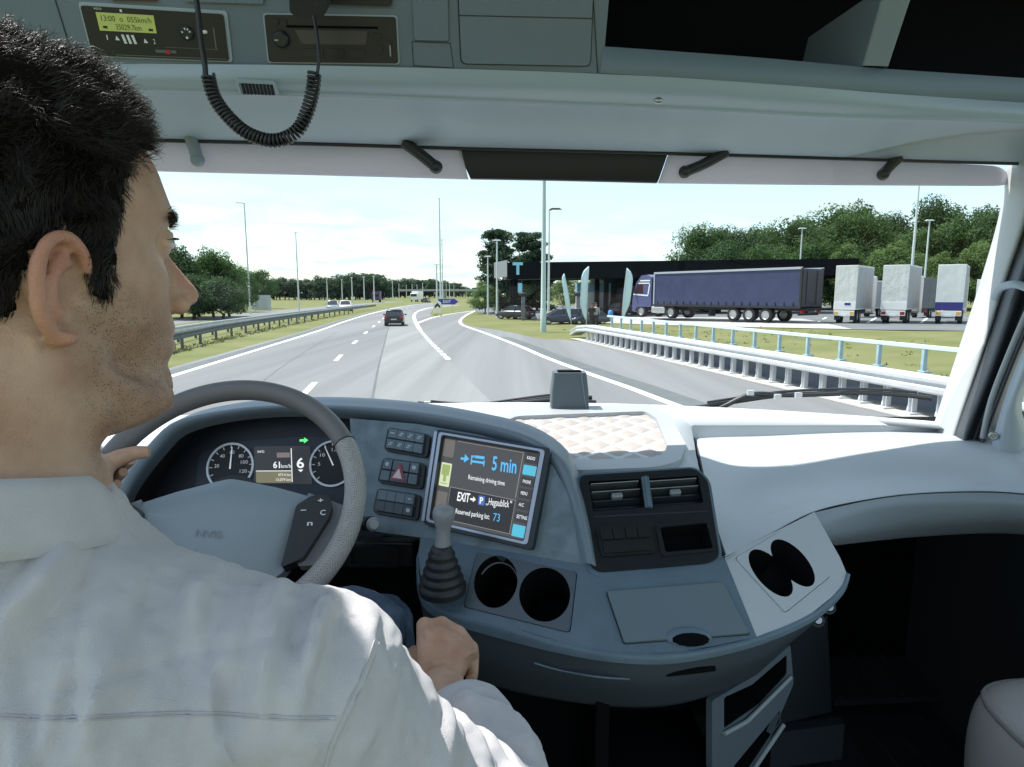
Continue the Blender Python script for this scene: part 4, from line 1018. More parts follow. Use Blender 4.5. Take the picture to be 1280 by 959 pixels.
def poly(b, l): b.prism(A, pp(A, l), .0035, .0045, back=False)
pt(b, 'Remaining driving time', (586.6, 600), (631.8, 608), (586.9, 594.3)); pt(b, 'EXIT', (572.3, 626.5), (587.5, 628.7), (574, 615.8), True); pt(b, 'Hegaublick', (611.5, 632), (637, 635.3), (612.6, 623.3))
pt(b, 'Reserved parking lot:', (570.4, 642.5), (612.7, 650), (571.2, 636.3)); pt(b, ',,', (608.3, 631.5), (610.6, 631.9), (609, 623.5)); pt(b, '"', (638.2, 635.3), (640.3, 635.6), (639, 627))
poly(b, [(589, 623.6), (592.4, 624.1), (592.9, 621.6), (595.6, 625.4), (592, 628.2), (592.2, 626.2), (588.8, 625.7)])
for k, s in enumerate(('RADIO', '', 'PHONE', 'MENU', 'A/C', 'SETTINGS', '')):
    if s: a, c = ys_[k]; qtext(b, s, .83, (a+c)/2-.018, .83+.012*len(s)+.01, .036)
pt(b, 'P', (600.6, 630.2), (604.6, 630.8), (601.2, 622.3), True); b.build('lettering', M_tw, dfr)
b = MB(); b.prism(A, rr(pp(A, [(599.5, 620), (607.2, 621.2), (605.8, 632.8), (598.2, 631.6)]), .001), .003, .0038, back=False); b.build('parking_symbol', mat('screen_p_blue', (.02, .05, .15), emit=(.06, .14, .42), es=1.0), dfr)
b = MB(); pt(b, '5 min', (615.6, 588.3), (646, 592.9), (617.3, 571.2), True); pt(b, '73', (617, 651.7), (625.3, 653), (618.2, 642))
b.build('blue_lettering', M_tb, dfr); b = MB()
poly(b, [(577.2, 572.6), (581.8, 573.3), (582.3, 568.6), (587.4, 574.8), (581, 579), (581.4, 576), (576.8, 575.3)])
b.build('arrow_symbol', M_tb, dfr); b = MB()
for l in ([(590.3, 570.3), (591.6, 570.5), (590.4, 581.6), (589.1, 581.4)], [(605.6, 576.6), (606.9, 576.8), (606.2, 583.6), (604.9, 583.4)], [(590.3, 576.2), (606.4, 578.4), (606.1, 581), (590, 578.8)], [(595, 570.2), (606.6, 571.8), (606.2, 575.2), (594.6, 573.6)], [(592, 570.2), (594.2, 570.5), (594, 572.9), (591.8, 572.6)]): poly(b, l)
b.build('bed_symbol', M_tb, dfr); b = MB(); qtext(b, 'MAP', .83, .755, .87, .03); qtext(b, 'ROUTE', .83, .11, .91, .03)
b.build('key_lettering', M_tb, dfr)
# switch blocks
def block(TL, TR, BR, BL, lower, hazard=False):
    q = quad(A, TL, TR, BR, BL)
    b = MB(); b.prism(A, rr(q.rect(-.02, -.03, 1.02, 1.03), .009), -.006, .004); fr_ = b.build('switch_block', M_bp, D, bevel=.003)
    mk_ = mat('switch_key', (.11, .15, .18), .35, coat=.2)
    for r_ in range(2):
        for k in range(4):
            if hazard and k in (1, 2) : 
                if k == 2: continue
                x0, x1 = .30, .68
            else: x0, x1 = .06+k*.215, .06+k*.215+.205
            if hazard and k == 3: x0, x1 = .71, .90
            y0, y1 = (.55, .95) if r_ == 0 else (.08, .47)
            b = MB(); b.prism(A, q.rect(x0, y0, x1, y1), .0, .0105); b.build('key', mk_ if not lower or r_ == 0 else mat('switch_key_dark', (.045, .06, .075), .3), fr_, bevel=.0018)
    b = MB(); b.prism(A, q.rect(.04, .475, .93, .545), .0, .0065); b.build('bar', M_bp2, fr_)
    return q, fr_
q1, f1 = block((487, 536), (538, 545), (534, 572), (482, 563), False)
q2, f2 = block((481, 574), (532, 581), (528, 611), (474, 603), False, True)
q3, f3 = block((474, 612), (526, 620), (522, 650), (468, 641), True)
b = MB()
rd = random.Random(2)
for (qq, f_, its) in ((q1, f1, [(0, 0), (1, 0), (2, 0), (3, 0), (0, 1), (1, 1), (2, 1)]),):
    for k, r_ in its:
        x, y = .06+k*.215+.1, .76 if r_ == 0 else .27
        if k == 0 and r_ == 0: b.prism(A, qq.rect(x-.05, y-.03, x+.05, y+.03), .0105, .0112, back=False)
        else:
            b.prism(A, qq.rect(x-.05, y-.07, x+.02, y-.01), .0105, .0112, back=False); b.prism(A, qq.rect(x-.02, y+.02, x+.05, y+.08), .0105, .0112, back=False)
b.prism(A, [q2(.16+.05*math.cos(t*.7), .75+.09*math.sin(t*.7)) for t in range(9)], .0105, .0112, back=False); b.prism(A, [q2(.8+.05*math.cos(t*.7), .75+.09*math.sin(t*.7)) for t in range(9)], .0105, .0112, back=False)
b.prism(A, [q3(.82+.05*math.cos(t*.785), .28+.09*math.sin(t*.785)) for t in range(8)], .0105, .0114, back=False); b.prism(A, q3.rect(.78, .72, .85, .78), .0105, .0112, back=False)
b.build('key_symbol', mat('symbol_grey', (.45, .5, .52), .5), f1)
b = MB(); b.prism(A, [q2(.30, .12), q2(.66, .12), q2(.48, .86)], .008, .0135); hz_ = b.build('hazard_key', mat('hazard_red', (.30, .07, .09), .4), f2, bevel=.002)
b = MB(); b.prism(A, [q2(.37, .20), q2(.59, .20), q2(.48, .62)], .0135, .0148); b.build('hazard_triangle', mat('hazard_pale', (.75, .6, .62), .4), hz_)
# vents panel
b = MB(); vo = rr(pp(V, [(724, 596), (868, 587), (884, 602), (899, 697), (886, 705), (748, 716), (737, 707)]), .012)
v1 = rr(pp(V, [(735, 603), (800, 600), (805, 636), (741, 641)]), .004); v2 = rr(pp(V, [(809, 600), (872, 596), (879, 630), (814, 635)]), .004); v3 = rr(pp(V, [(824, 662), (882, 656), (890, 688), (831, 693)]), .004)
b.prism(V, vo, -.03, .004, holes=[v1, v2, v3], back=False); b.build('vent_panel', M_bp2, D, bevel=.004)
b = MB(); b.prism(V, rr(pp(V, [(721, 592), (870, 583), (888, 600), (904, 699), (888, 709), (744, 721), (733, 710)]), .014), -.035, -.001, holes=[rr(pp(V, [(727, 599), (866, 591), (881, 604), (895, 694), (884, 702), (750, 713), (740, 705)]), .01)], back=False); b.build('panel_surround', M_dash, D, bevel=.004)
for vv, nm in ((v1, 'vent'), (v2, 'vent')):
    b = MB(); b.well(V, vv, .003, .05, 0, .92); vo_ = b.build('air_vent', M_void, D)
    xs_ = [p[0] for p in vv]; ys_ = [p[1] for p in vv]; x0, x1, y0, y1 = min(xs_), max(xs_), min(ys_), max(ys_)
    for k in range(4):
        b = MB(); yy = y1-(y1-y0)*(.16+.23*k); sk_ = (x1-x0)*.015*k
        b.box(V.w((x0+x1)/2+sk_*.3, yy, -.006-.004*k), ((x1-x0)*.93, .016, .004), rot=Matrix((V.x, (V.y*.55+V.n*.83).normalized(), V.x.cross((V.y*.55+V.n*.83).normalized()))).transposed()); sl_ = b.build('slat', M_bp2, vo_, bevel=.0014)
        if k < 2: b = MB(); b.tube([V.w(x0+(x1-x0)*.06, yy+.004, .003-.004*k), V.w(x1-(x1-x0)*.04, yy+.004, .003-.004*k)], .0011, 6); b.build('slat_highlight', M_chrome, sl_)  # thin chrome lines added as highlights along the upper slats
    b = MB(); c = V.w((x0+x1)/2, (y0+y1)/2-.002, .0); b.box(c, (.020, .010, .012), rot=Matrix((V.x, V.y, V.n)).transposed()); b.build('slider', mat('slider_grey', (.20, .23, .26), .3, coat=.5), vo_, bevel=.003)
b = MB()
for k, s_ in ((0, .004), (1, .0065), (2, .004)):
    b.prism(V, pp(V, [(801+k*3, 599), (804+k*3, 599), (809+k*3, 637), (806+k*3, 637)]), .0, .004+s_)
b.build('vent_wheel', M_dash, D, bevel=.002)
b = MB(); b.well(V, v3, .003, .03, 0, .88); pk = b.build('pocket', M_void, D)
b = MB(); b.prism(V, rr(pp(V, [(818, 658), (884, 651), (894, 691), (826, 698)]), .006), 0, .0075, holes=[v3], back=False); b.build('pocket_rim', M_bp2, pk, bevel=.003)
qv = quad(V, (744, 662), (812, 658), (819, 694), (751, 699)); b = MB(); b.prism(V, rr(qv.rect(0, 0, 1, 1), .008), .0, .009); sb_ = b.build('switch_block', M_bp, D, bevel=.004)
for k in range(4): b = MB(); b.prism(V, qv.rect(.06+k*.225, .52, .06+k*.225+.205, .93), .006, .0125); b.build('key', M_bp, sb_, bevel=.002)
b = MB(); b.prism(V, qv.rect(.06, .08, .94, .46), .006, .0115); b.build('key', M_bp, sb_, bevel=.002)
b = MB(); b.prism(V, pp(V, [(742, 647), (884, 640), (884.4, 641.2), (742.3, 648.4)]), .003, .0046, back=False); b.build('seam', M_seam, D)

# --- ledge: three facets, lip and fascia
Lp = Pl((729, 705, A.Y(729, 705)+.004), (772, 815, .865), (530, 672, A.Y(530, 672)+.004))
Mp = Pl((729, 705, A.Y(729, 705)+.004), (903, 700, 1.0), (772, 815, .865))
f_ = Mp.hit(945, 796); Rp = Pl(P(903, 700, 1.0), f_, P(1015, 640, 1.13))
if Rp.n.dot(CAM-f_) < 0: Rp.n = -Rp.n
def framed(pl): 
    x = Vector((1, 0, 0)); x = (x-pl.n*x.dot(pl.n)).normalized(); return plane_at(pl.o, x, pl.n.cross(x))
Lp, Mp, Rp = framed(Lp), framed(Mp), framed(Rp)
FE = [(523, 690), (525, 715), (531, 742), (545, 757), (570, 766), (620, 778), (660, 790), (700, 802), (740, 811), (773, 815), (810, 817), (850, 815), (900, 806), (945, 796), (985, 782), (1015, 766), (1040, 746), (1054, 730), (1058, 716), (1050, 697), (1035, 670), (1018, 642)]
def ledgeP(u, v): return (Lp if u < 774 else (Mp if u < 946 else Rp)).hit(u, v)
def ell(cx, cy, a, c, rot=0, n=32):
    r_ = R(rot); return [(cx+a*math.cos(t)*math.cos(r_)-c*math.sin(t)*math.sin(r_), cy+a*math.cos(t)*math.sin(r_)+c*math.sin(t)*math.cos(r_)) for t in [2*math.pi*k/n for k in range(n)]]
h1, h2 = pp(Lp, ell(620, 728, 27, 33, 12)), pp(Lp, ell(681, 744, 32, 34, 0))
def twin(ca, cb_, a, c, rot):
    r_ = R(rot); M_, m_ = Vector((math.cos(r_), math.sin(r_))), Vector((-math.sin(r_), math.cos(r_))); d = Vector(cb_)-Vector(ca); q = Vector((d.dot(M_)/a, d.dot(m_)/c)); ph = math.atan2(q.y, q.x); al = math.acos(min(1, q.length/2)); out = []
    for cc, s0 in ((Vector((0, 0)), ph), (q, ph+math.pi)):
        for k in range(29):
            t = s0+al+(2*math.pi-2*al)*k/28; w_ = cc+Vector((math.cos(t), math.sin(t))); p = Vector(ca)+M_*(w_.x*a)+m_*(w_.y*c); out.append((p.x, p.y))
    return out
h34 = pp(Rp, twin((963, 717), (990.5, 704.5), 37, 17, 48))
po1 = rr(pp(Lp, [(596, 690), (722, 715), (713, 792), (579, 759)]), .008); po2 = rr(pp(Rp, [(977, 663), (1038, 721), (981, 767), (918, 698)]), .006)
b = MB(); b.prism(Lp, pp(Lp, [(523, 690), (526, 670), (600, 684), (729, 703), (773, 815)]+FE[8:0:-1]), -.01, 0, holes=[po1], back=False)
b.prism(Mp, pp(Mp, [(729, 703), (905, 695), (946, 796)]+FE[12:9:-1]+[(773, 815)]), -.01, 0, back=False); b.build('ledge', M_dash, D, bevel=.003)
b = MB(); b.prism(Rp, pp(Rp, [(903, 698), (1018, 640)]+FE[20:12:-1]), -.01, 0, holes=[po2], back=False); b.build('side_ledge', M_dashl, D, bevel=.003)
for pl, po, hs, m in ((Lp, po1, (h1, h2), M_dash), (Rp, po2, (h34,), M_dashl)):
    b = MB(); cx = sum(p[0] for p in po)/len(po); cy = sum(p[1] for p in po)/len(po)
    b.prism(pl, [(cx+(x-cx)*.985, cy+(y-cy)*.985) for x, y in po], -.012, .0015, holes=hs, back=False); ch = b.build('cup_holder', m if pl is Rp else mat('cup_panel', (.095, .12, .15), .4, bump=.06, bscale=900), D, bevel=.002)
    b = MB(); b.prism(pl, po, -.014, -.0105, back=False); 
    b = MB()
    for h_ in hs: b.well(pl, h_, .001, .085 if pl is Lp else .045, 0, .86)
    b.build('cup_well', M_void, ch)
    b = MB(); hh_ = hs[0]; n_ = len(hh_)
    arc = [pl.w(hh_[k % n_][0]*.985+.015*sum(p[0] for p in hh_)/n_, hh_[k % n_][1]*.985+.015*sum(p[1] for p in hh_)/n_, -.018) for k in (range(18, 32) if pl is Lp else range(-3, 9))]
    if pl is Rp: b.tube([Rp.hit(*w_)-Rp.n*.010 for w_ in ((957, 737), (968, 746), (982, 749), (993, 741))], .0018, 6); b.tube([Rp.hit(977, 748)-Rp.n*.010, Rp.hit(972, 735)-Rp.n*.02, Rp.hit(960, 722)-Rp.n*.03], .0014, 6); b.build('clip', mat('clip_pale_grey', (.3, .33, .36), .3), ch); b = MB()
    if pl is Lp: b.tube(arc, .0022, 6); b.build('clip', mat('clip_grey', (.16, .18, .2), .35), ch) if b.v else None
# lid
lid = rr(pp(Mp, [(757, 741), (904, 729), (938, 794), (779, 806)]), .004); b = MB(); b.prism(Mp, lid, .0, .0012, back=False); b.build('lid_gap', M_seam, D)
cx = sum(p[0] for p in lid)/len(lid); cy = sum(p[1] for p in lid)/len(lid)
b = MB(); b.prism(Mp, [(cx+(x-cx)*.982, cy+(y-cy)*.975) for x, y in lid], .0, .0045, back=False); ld = b.build('storage_lid', mat('lid_plastic', (.15, .20, .235), .42, bump=.05, bscale=900), D, bevel=.0015)
b = MB(); hc = Mp.p(860, 797); b.ball(Mp.w(hc.x, hc.y, .001), (.036, .016, .010), rot=Matrix((Mp.x, Mp.y, Mp.n)).transposed()); b.build('lid_handle', M_dash, ld)
b = MB(); hc = Mp.p(862, 801); b.ball(Mp.w(hc.x, hc.y, .004), (.029, .011, .0085), rot=Matrix((Mp.x, Mp.y, Mp.n)).transposed()); b.build('finger_recess', M_void, ld)
# lip and fascia
cF = [(523, 690), (527, 735), (550, 759), (620, 778), (700, 802), (775, 815), (850, 815), (945, 796), (1015, 766), (1050, 735), (1058, 716)]
cF2 = [(520, 700), (524, 748), (550, 775), (620, 797), (700, 817), (775, 829), (850, 829), (945, 808), (1018, 776), (1054, 743), (1063, 718)]
cF3 = [(528, 700), (529, 770), (552, 805), (620, 832), (700, 850), (775, 858), (850, 856), (940, 830), (1005, 790), (1042, 752), (1060, 720)]
cF4 = [(540, 700), (540, 790), (556, 830), (620, 858), (690, 874), (775, 884), (850, 880), (930, 852), (985, 806), (1030, 762), (1052, 722)]
F0 = [ledgeP(*q) for q in cF]
Yq = [p.y for p in F0]
F1 = [P(u, v, y-.006) for (u, v), y in zip([(a[0]*.5+c[0]*.5, a[1]*.62+c[1]*.38) for a, c in zip(cF, cF2)], Yq)]
F2 = [P(u, v, y-.006) for (u, v), y in zip(cF2, Yq)]; F3 = [P(u, v, y+.004) for (u, v), y in zip(cF3, Yq)]; F4 = [P(u, v, y+.035) for (u, v), y in zip(cF4, Yq)]
F5 = [p+Vector((0, .35, .01)) for p in F4]
b = MB(); b.grid(loft([F0, F1, F2], 60, 4)); b.build('ledge_lip', M_dash, D)
F2b = [p+Vector((0, .004, -.002)) for p in F2]
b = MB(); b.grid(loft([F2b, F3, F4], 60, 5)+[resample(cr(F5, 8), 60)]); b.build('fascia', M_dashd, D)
b = MB(); q = Pl(F4[5], F4[6], F2[5]); 
b.tube(cr([P(812, 846, F3[5].y-.0), P(835, 842, F3[5].y-.003), P(870, 838, F3[6].y-.003), P(893, 835, F3[6].y+.002)], 5), .0045, 8); b.build('drawer_grip', M_void, D)
b = MB(); b.tube(cr([P(668, 829, Yq[4]-.0), P(700, 838, Yq[4]-.003), P(745, 846, Yq[5]-.002), P(787, 849, Yq[5]-.001)], 5), .0016, 6); b.build('fascia_line', M_dash, D)
# coat-hook like sockets under the right wing
for u, v in ((1036, 759), (1022, 775)):
    b = MB(); c = P(u, v, 1.03); b.lathe([(.004, -.006), (.0085, -.004), (.0085, .008), (.006, .012)], c, (-.3, -.8, .4), 14); sk = b.build('socket', M_chrome, D)
    b = MB(); b.lathe([(.010, -.03), (.012, -.004)], c, (-.3, -.8, .4), 12); b.build('sleeve', M_bp, sk)
# --- centre stack below: open shelf and drawer cheek
M_low = mat('stack_plastic', (.045, .055, .068), .5, bump=.06, bscale=700)
b = MB(); X0, X1 = P(740, 900, 1.02).x, P(893, 900, 1.0).x
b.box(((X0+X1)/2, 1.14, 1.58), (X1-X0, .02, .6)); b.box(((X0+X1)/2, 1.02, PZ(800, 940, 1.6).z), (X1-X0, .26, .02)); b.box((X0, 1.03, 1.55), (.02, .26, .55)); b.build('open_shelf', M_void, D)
b = MB(); b.box((X0-.13, 1.07, 1.45), (.24, .03, .8)); b.build('dark_filler_board', M_void, D)  # black board added to hide a sunlit gap and keep it in shade
K = Pl((893, 880, .99), (986, 808, 1.12), (900, 990, .98)); K = framed(K)
kp = rr(pp(K, [(890, 876), (948, 842), (988, 806), (992, 855), (960, 930), (900, 1040), (890, 1040)]), .006)
s1 = rr(pp(K, [(905, 872), (940, 856), (984, 818), (984, 843), (950, 880), (905, 911)]), .006); s2 = rr(pp(K, [(917, 958), (975, 888), (976, 902), (920, 985)]), .004)
b = MB(); b.prism(K, kp, -.012, 0, holes=[s1, s2]); ck = b.build('drawer_cheek', mat('cheek_plastic', (.12, .15, .18), .42), D, bevel=.003)
b = MB(); b.well(K, s1, -.002, .08); b.well(K, s2, -.002, .08); b.build('drawer_slot', M_void, ck)
b = MB(); b.tube([K.hit(903, 916)+K.n*.004, K.hit(930, 900)+K.n*.006, K.hit(986, 846)+K.n*.004], .0042, 8); b.tube([K.hit(918, 992)+K.n*.004, K.hit(977, 905)+K.n*.004], .0042, 8); b.build('slot_lip', mat('lip_grey', (.30, .35, .38), .3), ck)
# tunnel side panel under the right wing
b = MB(); q = Pl((990, 800, 1.35), (1040, 790, 1.5), (995, 900, 1.4)); b.prism(q, pp(q, [(985, 790), (1034, 770), (1040, 890), (975, 905)]), -.03, 0); b.build('tunnel_panel', M_low, D)
b = MB(); q = plane_at((0, 0, 1.3), (1, 0, 0), (0, 1, 0)); b.prism(q, pp(q, [(968, 905), (1052, 896), (1056, 905), (965, 917)]), -.1, 0); b.build('step_edge', M_low, D)

# --- passenger pad
pA = px([(868, 548, 1.72), (905, 541, 1.78), (960, 538, 1.8), (1050, 537, 1.78), (1150, 539, 1.72), (1235, 545, 1.62), (1300, 560, 1.5), (1450, 590, 1.4)])
pA0 = [p+Vector((0, .22, -.01)) for p in pA]
pB = px([(872, 562, 1.50), (915, 562, 1.55), (962, 556, 1.60), (1050, 549, 1.60), (1150, 549, 1.56), (1235, 557, 1.47), (1300, 574, 1.38), (1450, 606, 1.28)])
pB2 = px([(876, 580, 1.38), (915, 586, 1.42), (962, 576, 1.48), (1050, 566, 1.50), (1150, 566, 1.47), (1235, 573, 1.40), (1300, 588, 1.32), (1450, 620, 1.24)])
pC = px([(887, 632, 1.17), (930, 628, 1.27), (975, 612, 1.36), (1055, 600, 1.39), (1150, 596, 1.39), (1235, 598, 1.35), (1300, 606, 1.28), (1450, 630, 1.2)])
pDD = px([(906, 694, 1.005), (955, 668, 1.075), (1016, 637, 1.15), (1085, 622, 1.24), (1150, 615, 1.29), (1235, 613, 1.29), (1300, 618, 1.24), (1450, 636, 1.17)])
pE = [p+Vector((0, .02, -.006)) for p in pDD]; pE2 = [p+Vector((0, .06, -.004)) for p in pE]
b = MB(); b.grid(loft([pA0, pA, pB, pB2, pC, pDD, pE, pE2], 60, 8)); b.build('passenger_pad', M_dashl, D)
b = MB(); b.grid(loft([[pA[0]+Vector((0, .1, -.01)), pA[0], pB[0], pB2[0], pC[0], pDD[0]], [p+Vector((-.012, .0, -.03)) for p in (pA[0]+Vector((0, .1, -.01)), pA[0], pB[0], pB2[0], pC[0], pDD[0])]], 30, 2)); b.build('pad_edge', M_seam, D)
gA = px([(1017, 641, 1.135), (1085, 626, 1.22), (1150, 618, 1.275), (1235, 616, 1.275), (1300, 621, 1.23), (1450, 639, 1.16)])
gB = px([(1026, 655, 1.125), (1090, 640, 1.215), (1150, 632, 1.265), (1235, 630, 1.265), (1300, 634, 1.22), (1450, 650, 1.15)])
gC = px([(1036, 672, 1.14), (1095, 662, 1.235), (1150, 655, 1.285), (1235, 651, 1.285), (1300, 654, 1.24), (1450, 668, 1.17)])
gD = px([(1044, 682, 1.2), (1098, 676, 1.3), (1152, 671, 1.35), (1235, 667, 1.35), (1300, 670, 1.3), (1450, 684, 1.22)])
gE = [Vector((p.x, 1.95, p.z-.03)) for p in gD]
b = MB(); b.grid(loft([gA, gB, gC, gD], 40, 6)+[resample(cr(gE, 8), 40)]); b.build('glove_box_lid', mat('glove_plastic', (.25, .29, .34), .45, bump=.06, bscale=800), D)
b = MB(); b.box((.75, 2.05, 1.5), (1.3, .04, .9)); b.box((.95, 1.86, 1.965), (1.0, .5, .02)); b.build('footwell_panel_light_block', M_void, D)  # the flat second box is an unseen sheet added to stop sun leaking in
b = MB(); b.tube(resample(cr([pA[0], pB[0], pB2[0], pC[0], pDD[0]], 6), 40), .0022, 6); b.build('pad_gap', M_seam, D)
b = MB(); b.tube(resample(cr([p+Vector((0, -.004, -.003)) for p in pDD], 6), 60), .0022, 6); b.build('lower_gap', M_seam, D)

# --- instrument cluster
C = Pl((215, 560, 1.375), (440, 548, 1.365), (300, 640, 1.315))
b = MB(); b.prism(C, pp(C, [(140, 700), (150, 640), (185, 570), (228, 535), (300, 519), (370, 514), (450, 517), (470, 560), (480, 690)]), -.02, 0); cl_ = b.build('instrument_cluster', mat('cluster_face', (.010, .013, .022), .45), D)
b = MB(); b.prism(C, rr(pp(C, [(250, 566), (300, 552), (380, 546), (445, 549), (465, 575), (470, 660), (240, 660)]), .02), .0, .004); b.build('gauge_plate', mat('gauge_plate_navy', (.018, .026, .05), .4), cl_)
def circ(pl, cu_, cv_, r, n=40): c = pl.p(cu_, cv_); return [(c.x+r*math.cos(2*math.pi*k/n), c.y+r*math.sin(2*math.pi*k/n)) for k in range(n)]
rg = abs(C.p(290, 585).x-C.p(262, 585).x)
M_ring = mat('gauge_ring', (.7, .72, .74), .3, .3)
for (gu, gv, r_, ang, nums) in ((290, 584, rg, 88, (('60', 88), ('80', 45), ('100', 15), ('120', -22), ('40', 130), ('20', 175))), (417, 580, rg*.96, 115, (('10', 140), ('15', 85), ('5', 180), ('20', 40)))):
    b = MB(); b.prism(C, circ(C, gu, gv, r_*.97), .004, .006); gg = b.build('gauge', mat('gauge_black', (.006, .007, .01), .5), cl_)
    b = MB(); b.prism(C, circ(C, gu, gv, r_*1.05), .004, .010, holes=[circ(C, gu, gv, r_*.96)], back=False); b.build('ring', M_ring, gg)
    c = C.p(gu, gv); b = MB()
    for k in range(13):
        a = R(-40+k*22); d = Vector((math.cos(a), math.sin(a))); n_ = Vector((-d.y, d.x))*.0007
        p1, p2 = c+d*r_*.82, c+d*r_*.95; b.prism(C, [tuple(p1-n_), tuple(p2-n_), tuple(p2+n_), tuple(p1+n_)], .006, .0066, back=False)
    for s_, an in nums:
        d = Vector((math.cos(R(an)), math.sin(R(an)))); q_ = c+d*r_*.62; w_ = .0052*len(s_)
        b.text(s_, C, (q_.x-w_/2, q_.y-.003), (q_.x+w_/2, q_.y-.003), (q_.x-w_/2, q_.y+.0045), 0, .0066, px=False)
    b.build('scale', mat('gauge_print', (.4, .42, .45), emit=(.3, .32, .34), es=.6), gg)
    d = Vector((math.cos(R(ang)), math.sin(R(ang)))); n_ = Vector((-d.y, d.x))*.0011
    b = MB(); p1, p2 = c-d*r_*.1, c+d*r_*.86; b.prism(C, [tuple(p1-n_*1.4), tuple(p2-n_*.6), tuple(p2+n_*.6), tuple(p1+n_*1.4)], .008, .0095); b.build('needle', mat('needle_white', (.85, .87, .9), .4, emit=(.5, .52, .55), es=.5), gg)
q = quad(C, (322, 561), (386, 560), (388, 604), (322, 604))
b = MB(); b.prism(C, rr(q.rect(-.04, -.04, 1.05, 1.05), .003), .003, .007); dd = b.build('trip_display', mat('trip_screen', (.02, .02, .022), .25, emit=(.018, .018, .02), es=1), cl_)
b = MB(); b.prism(C, q.rect(0, 0, .66, .32), .007, .0076, back=False); b.build('trip_field', mat('trip_field', (.06, .06, .04), emit=(.16, .15, .09), es=1), dd)
b = MB()
def ct(s_, x0, y0, x1, h, bold=False): b.text(s_, C, q(x0, y0), q(x1, y0), q(x0, y0+h), 0, .0082, px=False, bold=bold)
ct('INFO', .03, .86, .16, .07); ct('61', .33, .42, .46, .18, True); ct('km/h', .48, .42, .67, .11); ct('6', .78, .42, .92, .28, True); ct('473.4 km', .42, .19, .66, .075); ct('13.079 km', .38, .05, .66, .075)
b.prism(C, q.rect(.675, .02, .69, .98), .0075, .0082, back=False); b.prism(C, q.rect(.0, .325, .67, .345), .0075, .0082, back=False); b.prism(C, [q(.80, .37), q(.90, .37), q(.85, .30)], .0075, .0082, back=False)
b.prism(C, q.rect(.40, .74, .64, .84), .0074, .0078, back=False) if False else None
b.build('lettering', mat('trip_white', (.4, .4, .4), emit=(.7, .72, .74), es=1), dd)
b = MB(); b.prism(C, q.rect(.40, .72, .65, .86), .0074, .0079, back=False); b.build('trip_button', mat('trip_mauve', (.1, .08, .08), emit=(.16, .13, .135), es=1), dd)
b = MB(); a0 = C.p(381, 551); w_ = .009
b.prism(C, [(a0.x-w_, a0.y-.0022), (a0.x+.001, a0.y-.0022), (a0.x+.001, a0.y-.006), (a0.x+w_, a0.y), (a0.x+.001, a0.y+.006), (a0.x+.001, a0.y+.0022), (a0.x-w_, a0.y+.0022)], .004, .007); b.build('turn_indicator', mat('indicator_green', (.05, .4, .1), emit=(.12, .75, .2), es=1.2), cl_)
b = MB(); b.box((-.55, 1.37, 1.6), (1.15, .04, .7)); b.build('knee_panel', M_void, D)
b = MB(); b.box((-.31, 1.16, P(470, 690, 1.16).z), (.25, .03, .05)); kk = b.build('lower_pocket', M_bp, D, bevel=.004)
b = MB(); q = plane_at((P(470, 690, 1.15).x, 1.143, P(470, 690, 1.15).z), (1, 0, 0), (0, 0, 1)); b.prism(q, rr([(-.05, -.024), (.045, -.024), (.045, .018), (-.05, .018)], .006), 0, .008, holes=[rr([(-.044, -.018), (.039, -.018), (.039, .012), (-.044, .012)], .004)], back=False); b.build('pocket_rim', M_bp2, kk)

# ================================================================== GEAR LEVER
gb = P(553, 722, .985); e = empty('gear_lever', gb); tag(e, 'short grey gear lever rising from a black pleated rubber boot', 'gear lever')
top, base = P(553, 648, 1.0), P(553, 735, .99); ax = (top-base).normalized(); up = ax
H_ = (P(553, 683, .99)-P(553, 735, .985)).length
prof = [(.038, -.006)]
for k in range(5):
    r_ = .0385-.0042*k; z = H_*(k/5); prof += [(r_, z+.002), (r_*1.02, z+H_*.07), (r_*.86, z+H_*.12), (r_*.84, z+H_*.16)]
prof += [(.017, H_*1.02), (.013, H_*1.06)]
b = MB(); b.lathe(prof, P(553, 735, .985), (0, -.05, 1), 24); b.build('boot', mat('boot_rubber', (.02, .022, .026), .5), e, bevel=0)
b = MB(); b0 = P(553, 690, .985); L_ = (P(553, 633, .985)-b0).length
b.lathe([(.014, 0), (.0125, L_*.25), (.0115, L_*.45), (.0135, L_*.58), (.0175, L_*.72), (.0185, L_*.83), (.0165, L_*.93), (.010, L_*.985), (.002, L_)], b0, (.04, .1, 1), 20); b.build('knob', mat('knob_grey', (.26, .27, .29), .32, bump=.04, bscale=500), e)

# ================================================================== STALK
e = empty('control_stalk', P(462, 655, 1.1)); tag(e, 'black stalk switch with bright end cap poking out behind the steering wheel', 'stalk')
b = MB(); b.tube([P(440, 652, 1.13), P(458, 655, 1.10), P(464, 655, 1.085)], [.010, .013, .014], 12); b.build('stem', M_bp, e)
b = MB(); b.lathe([(.012, 0), (.0125, .004), (.008, .008)], P(466, 655, 1.08), (.5, -.8, .2), 16); b.build('end_cap', mat('cap_grey', (.35, .37, .4), .3), e)

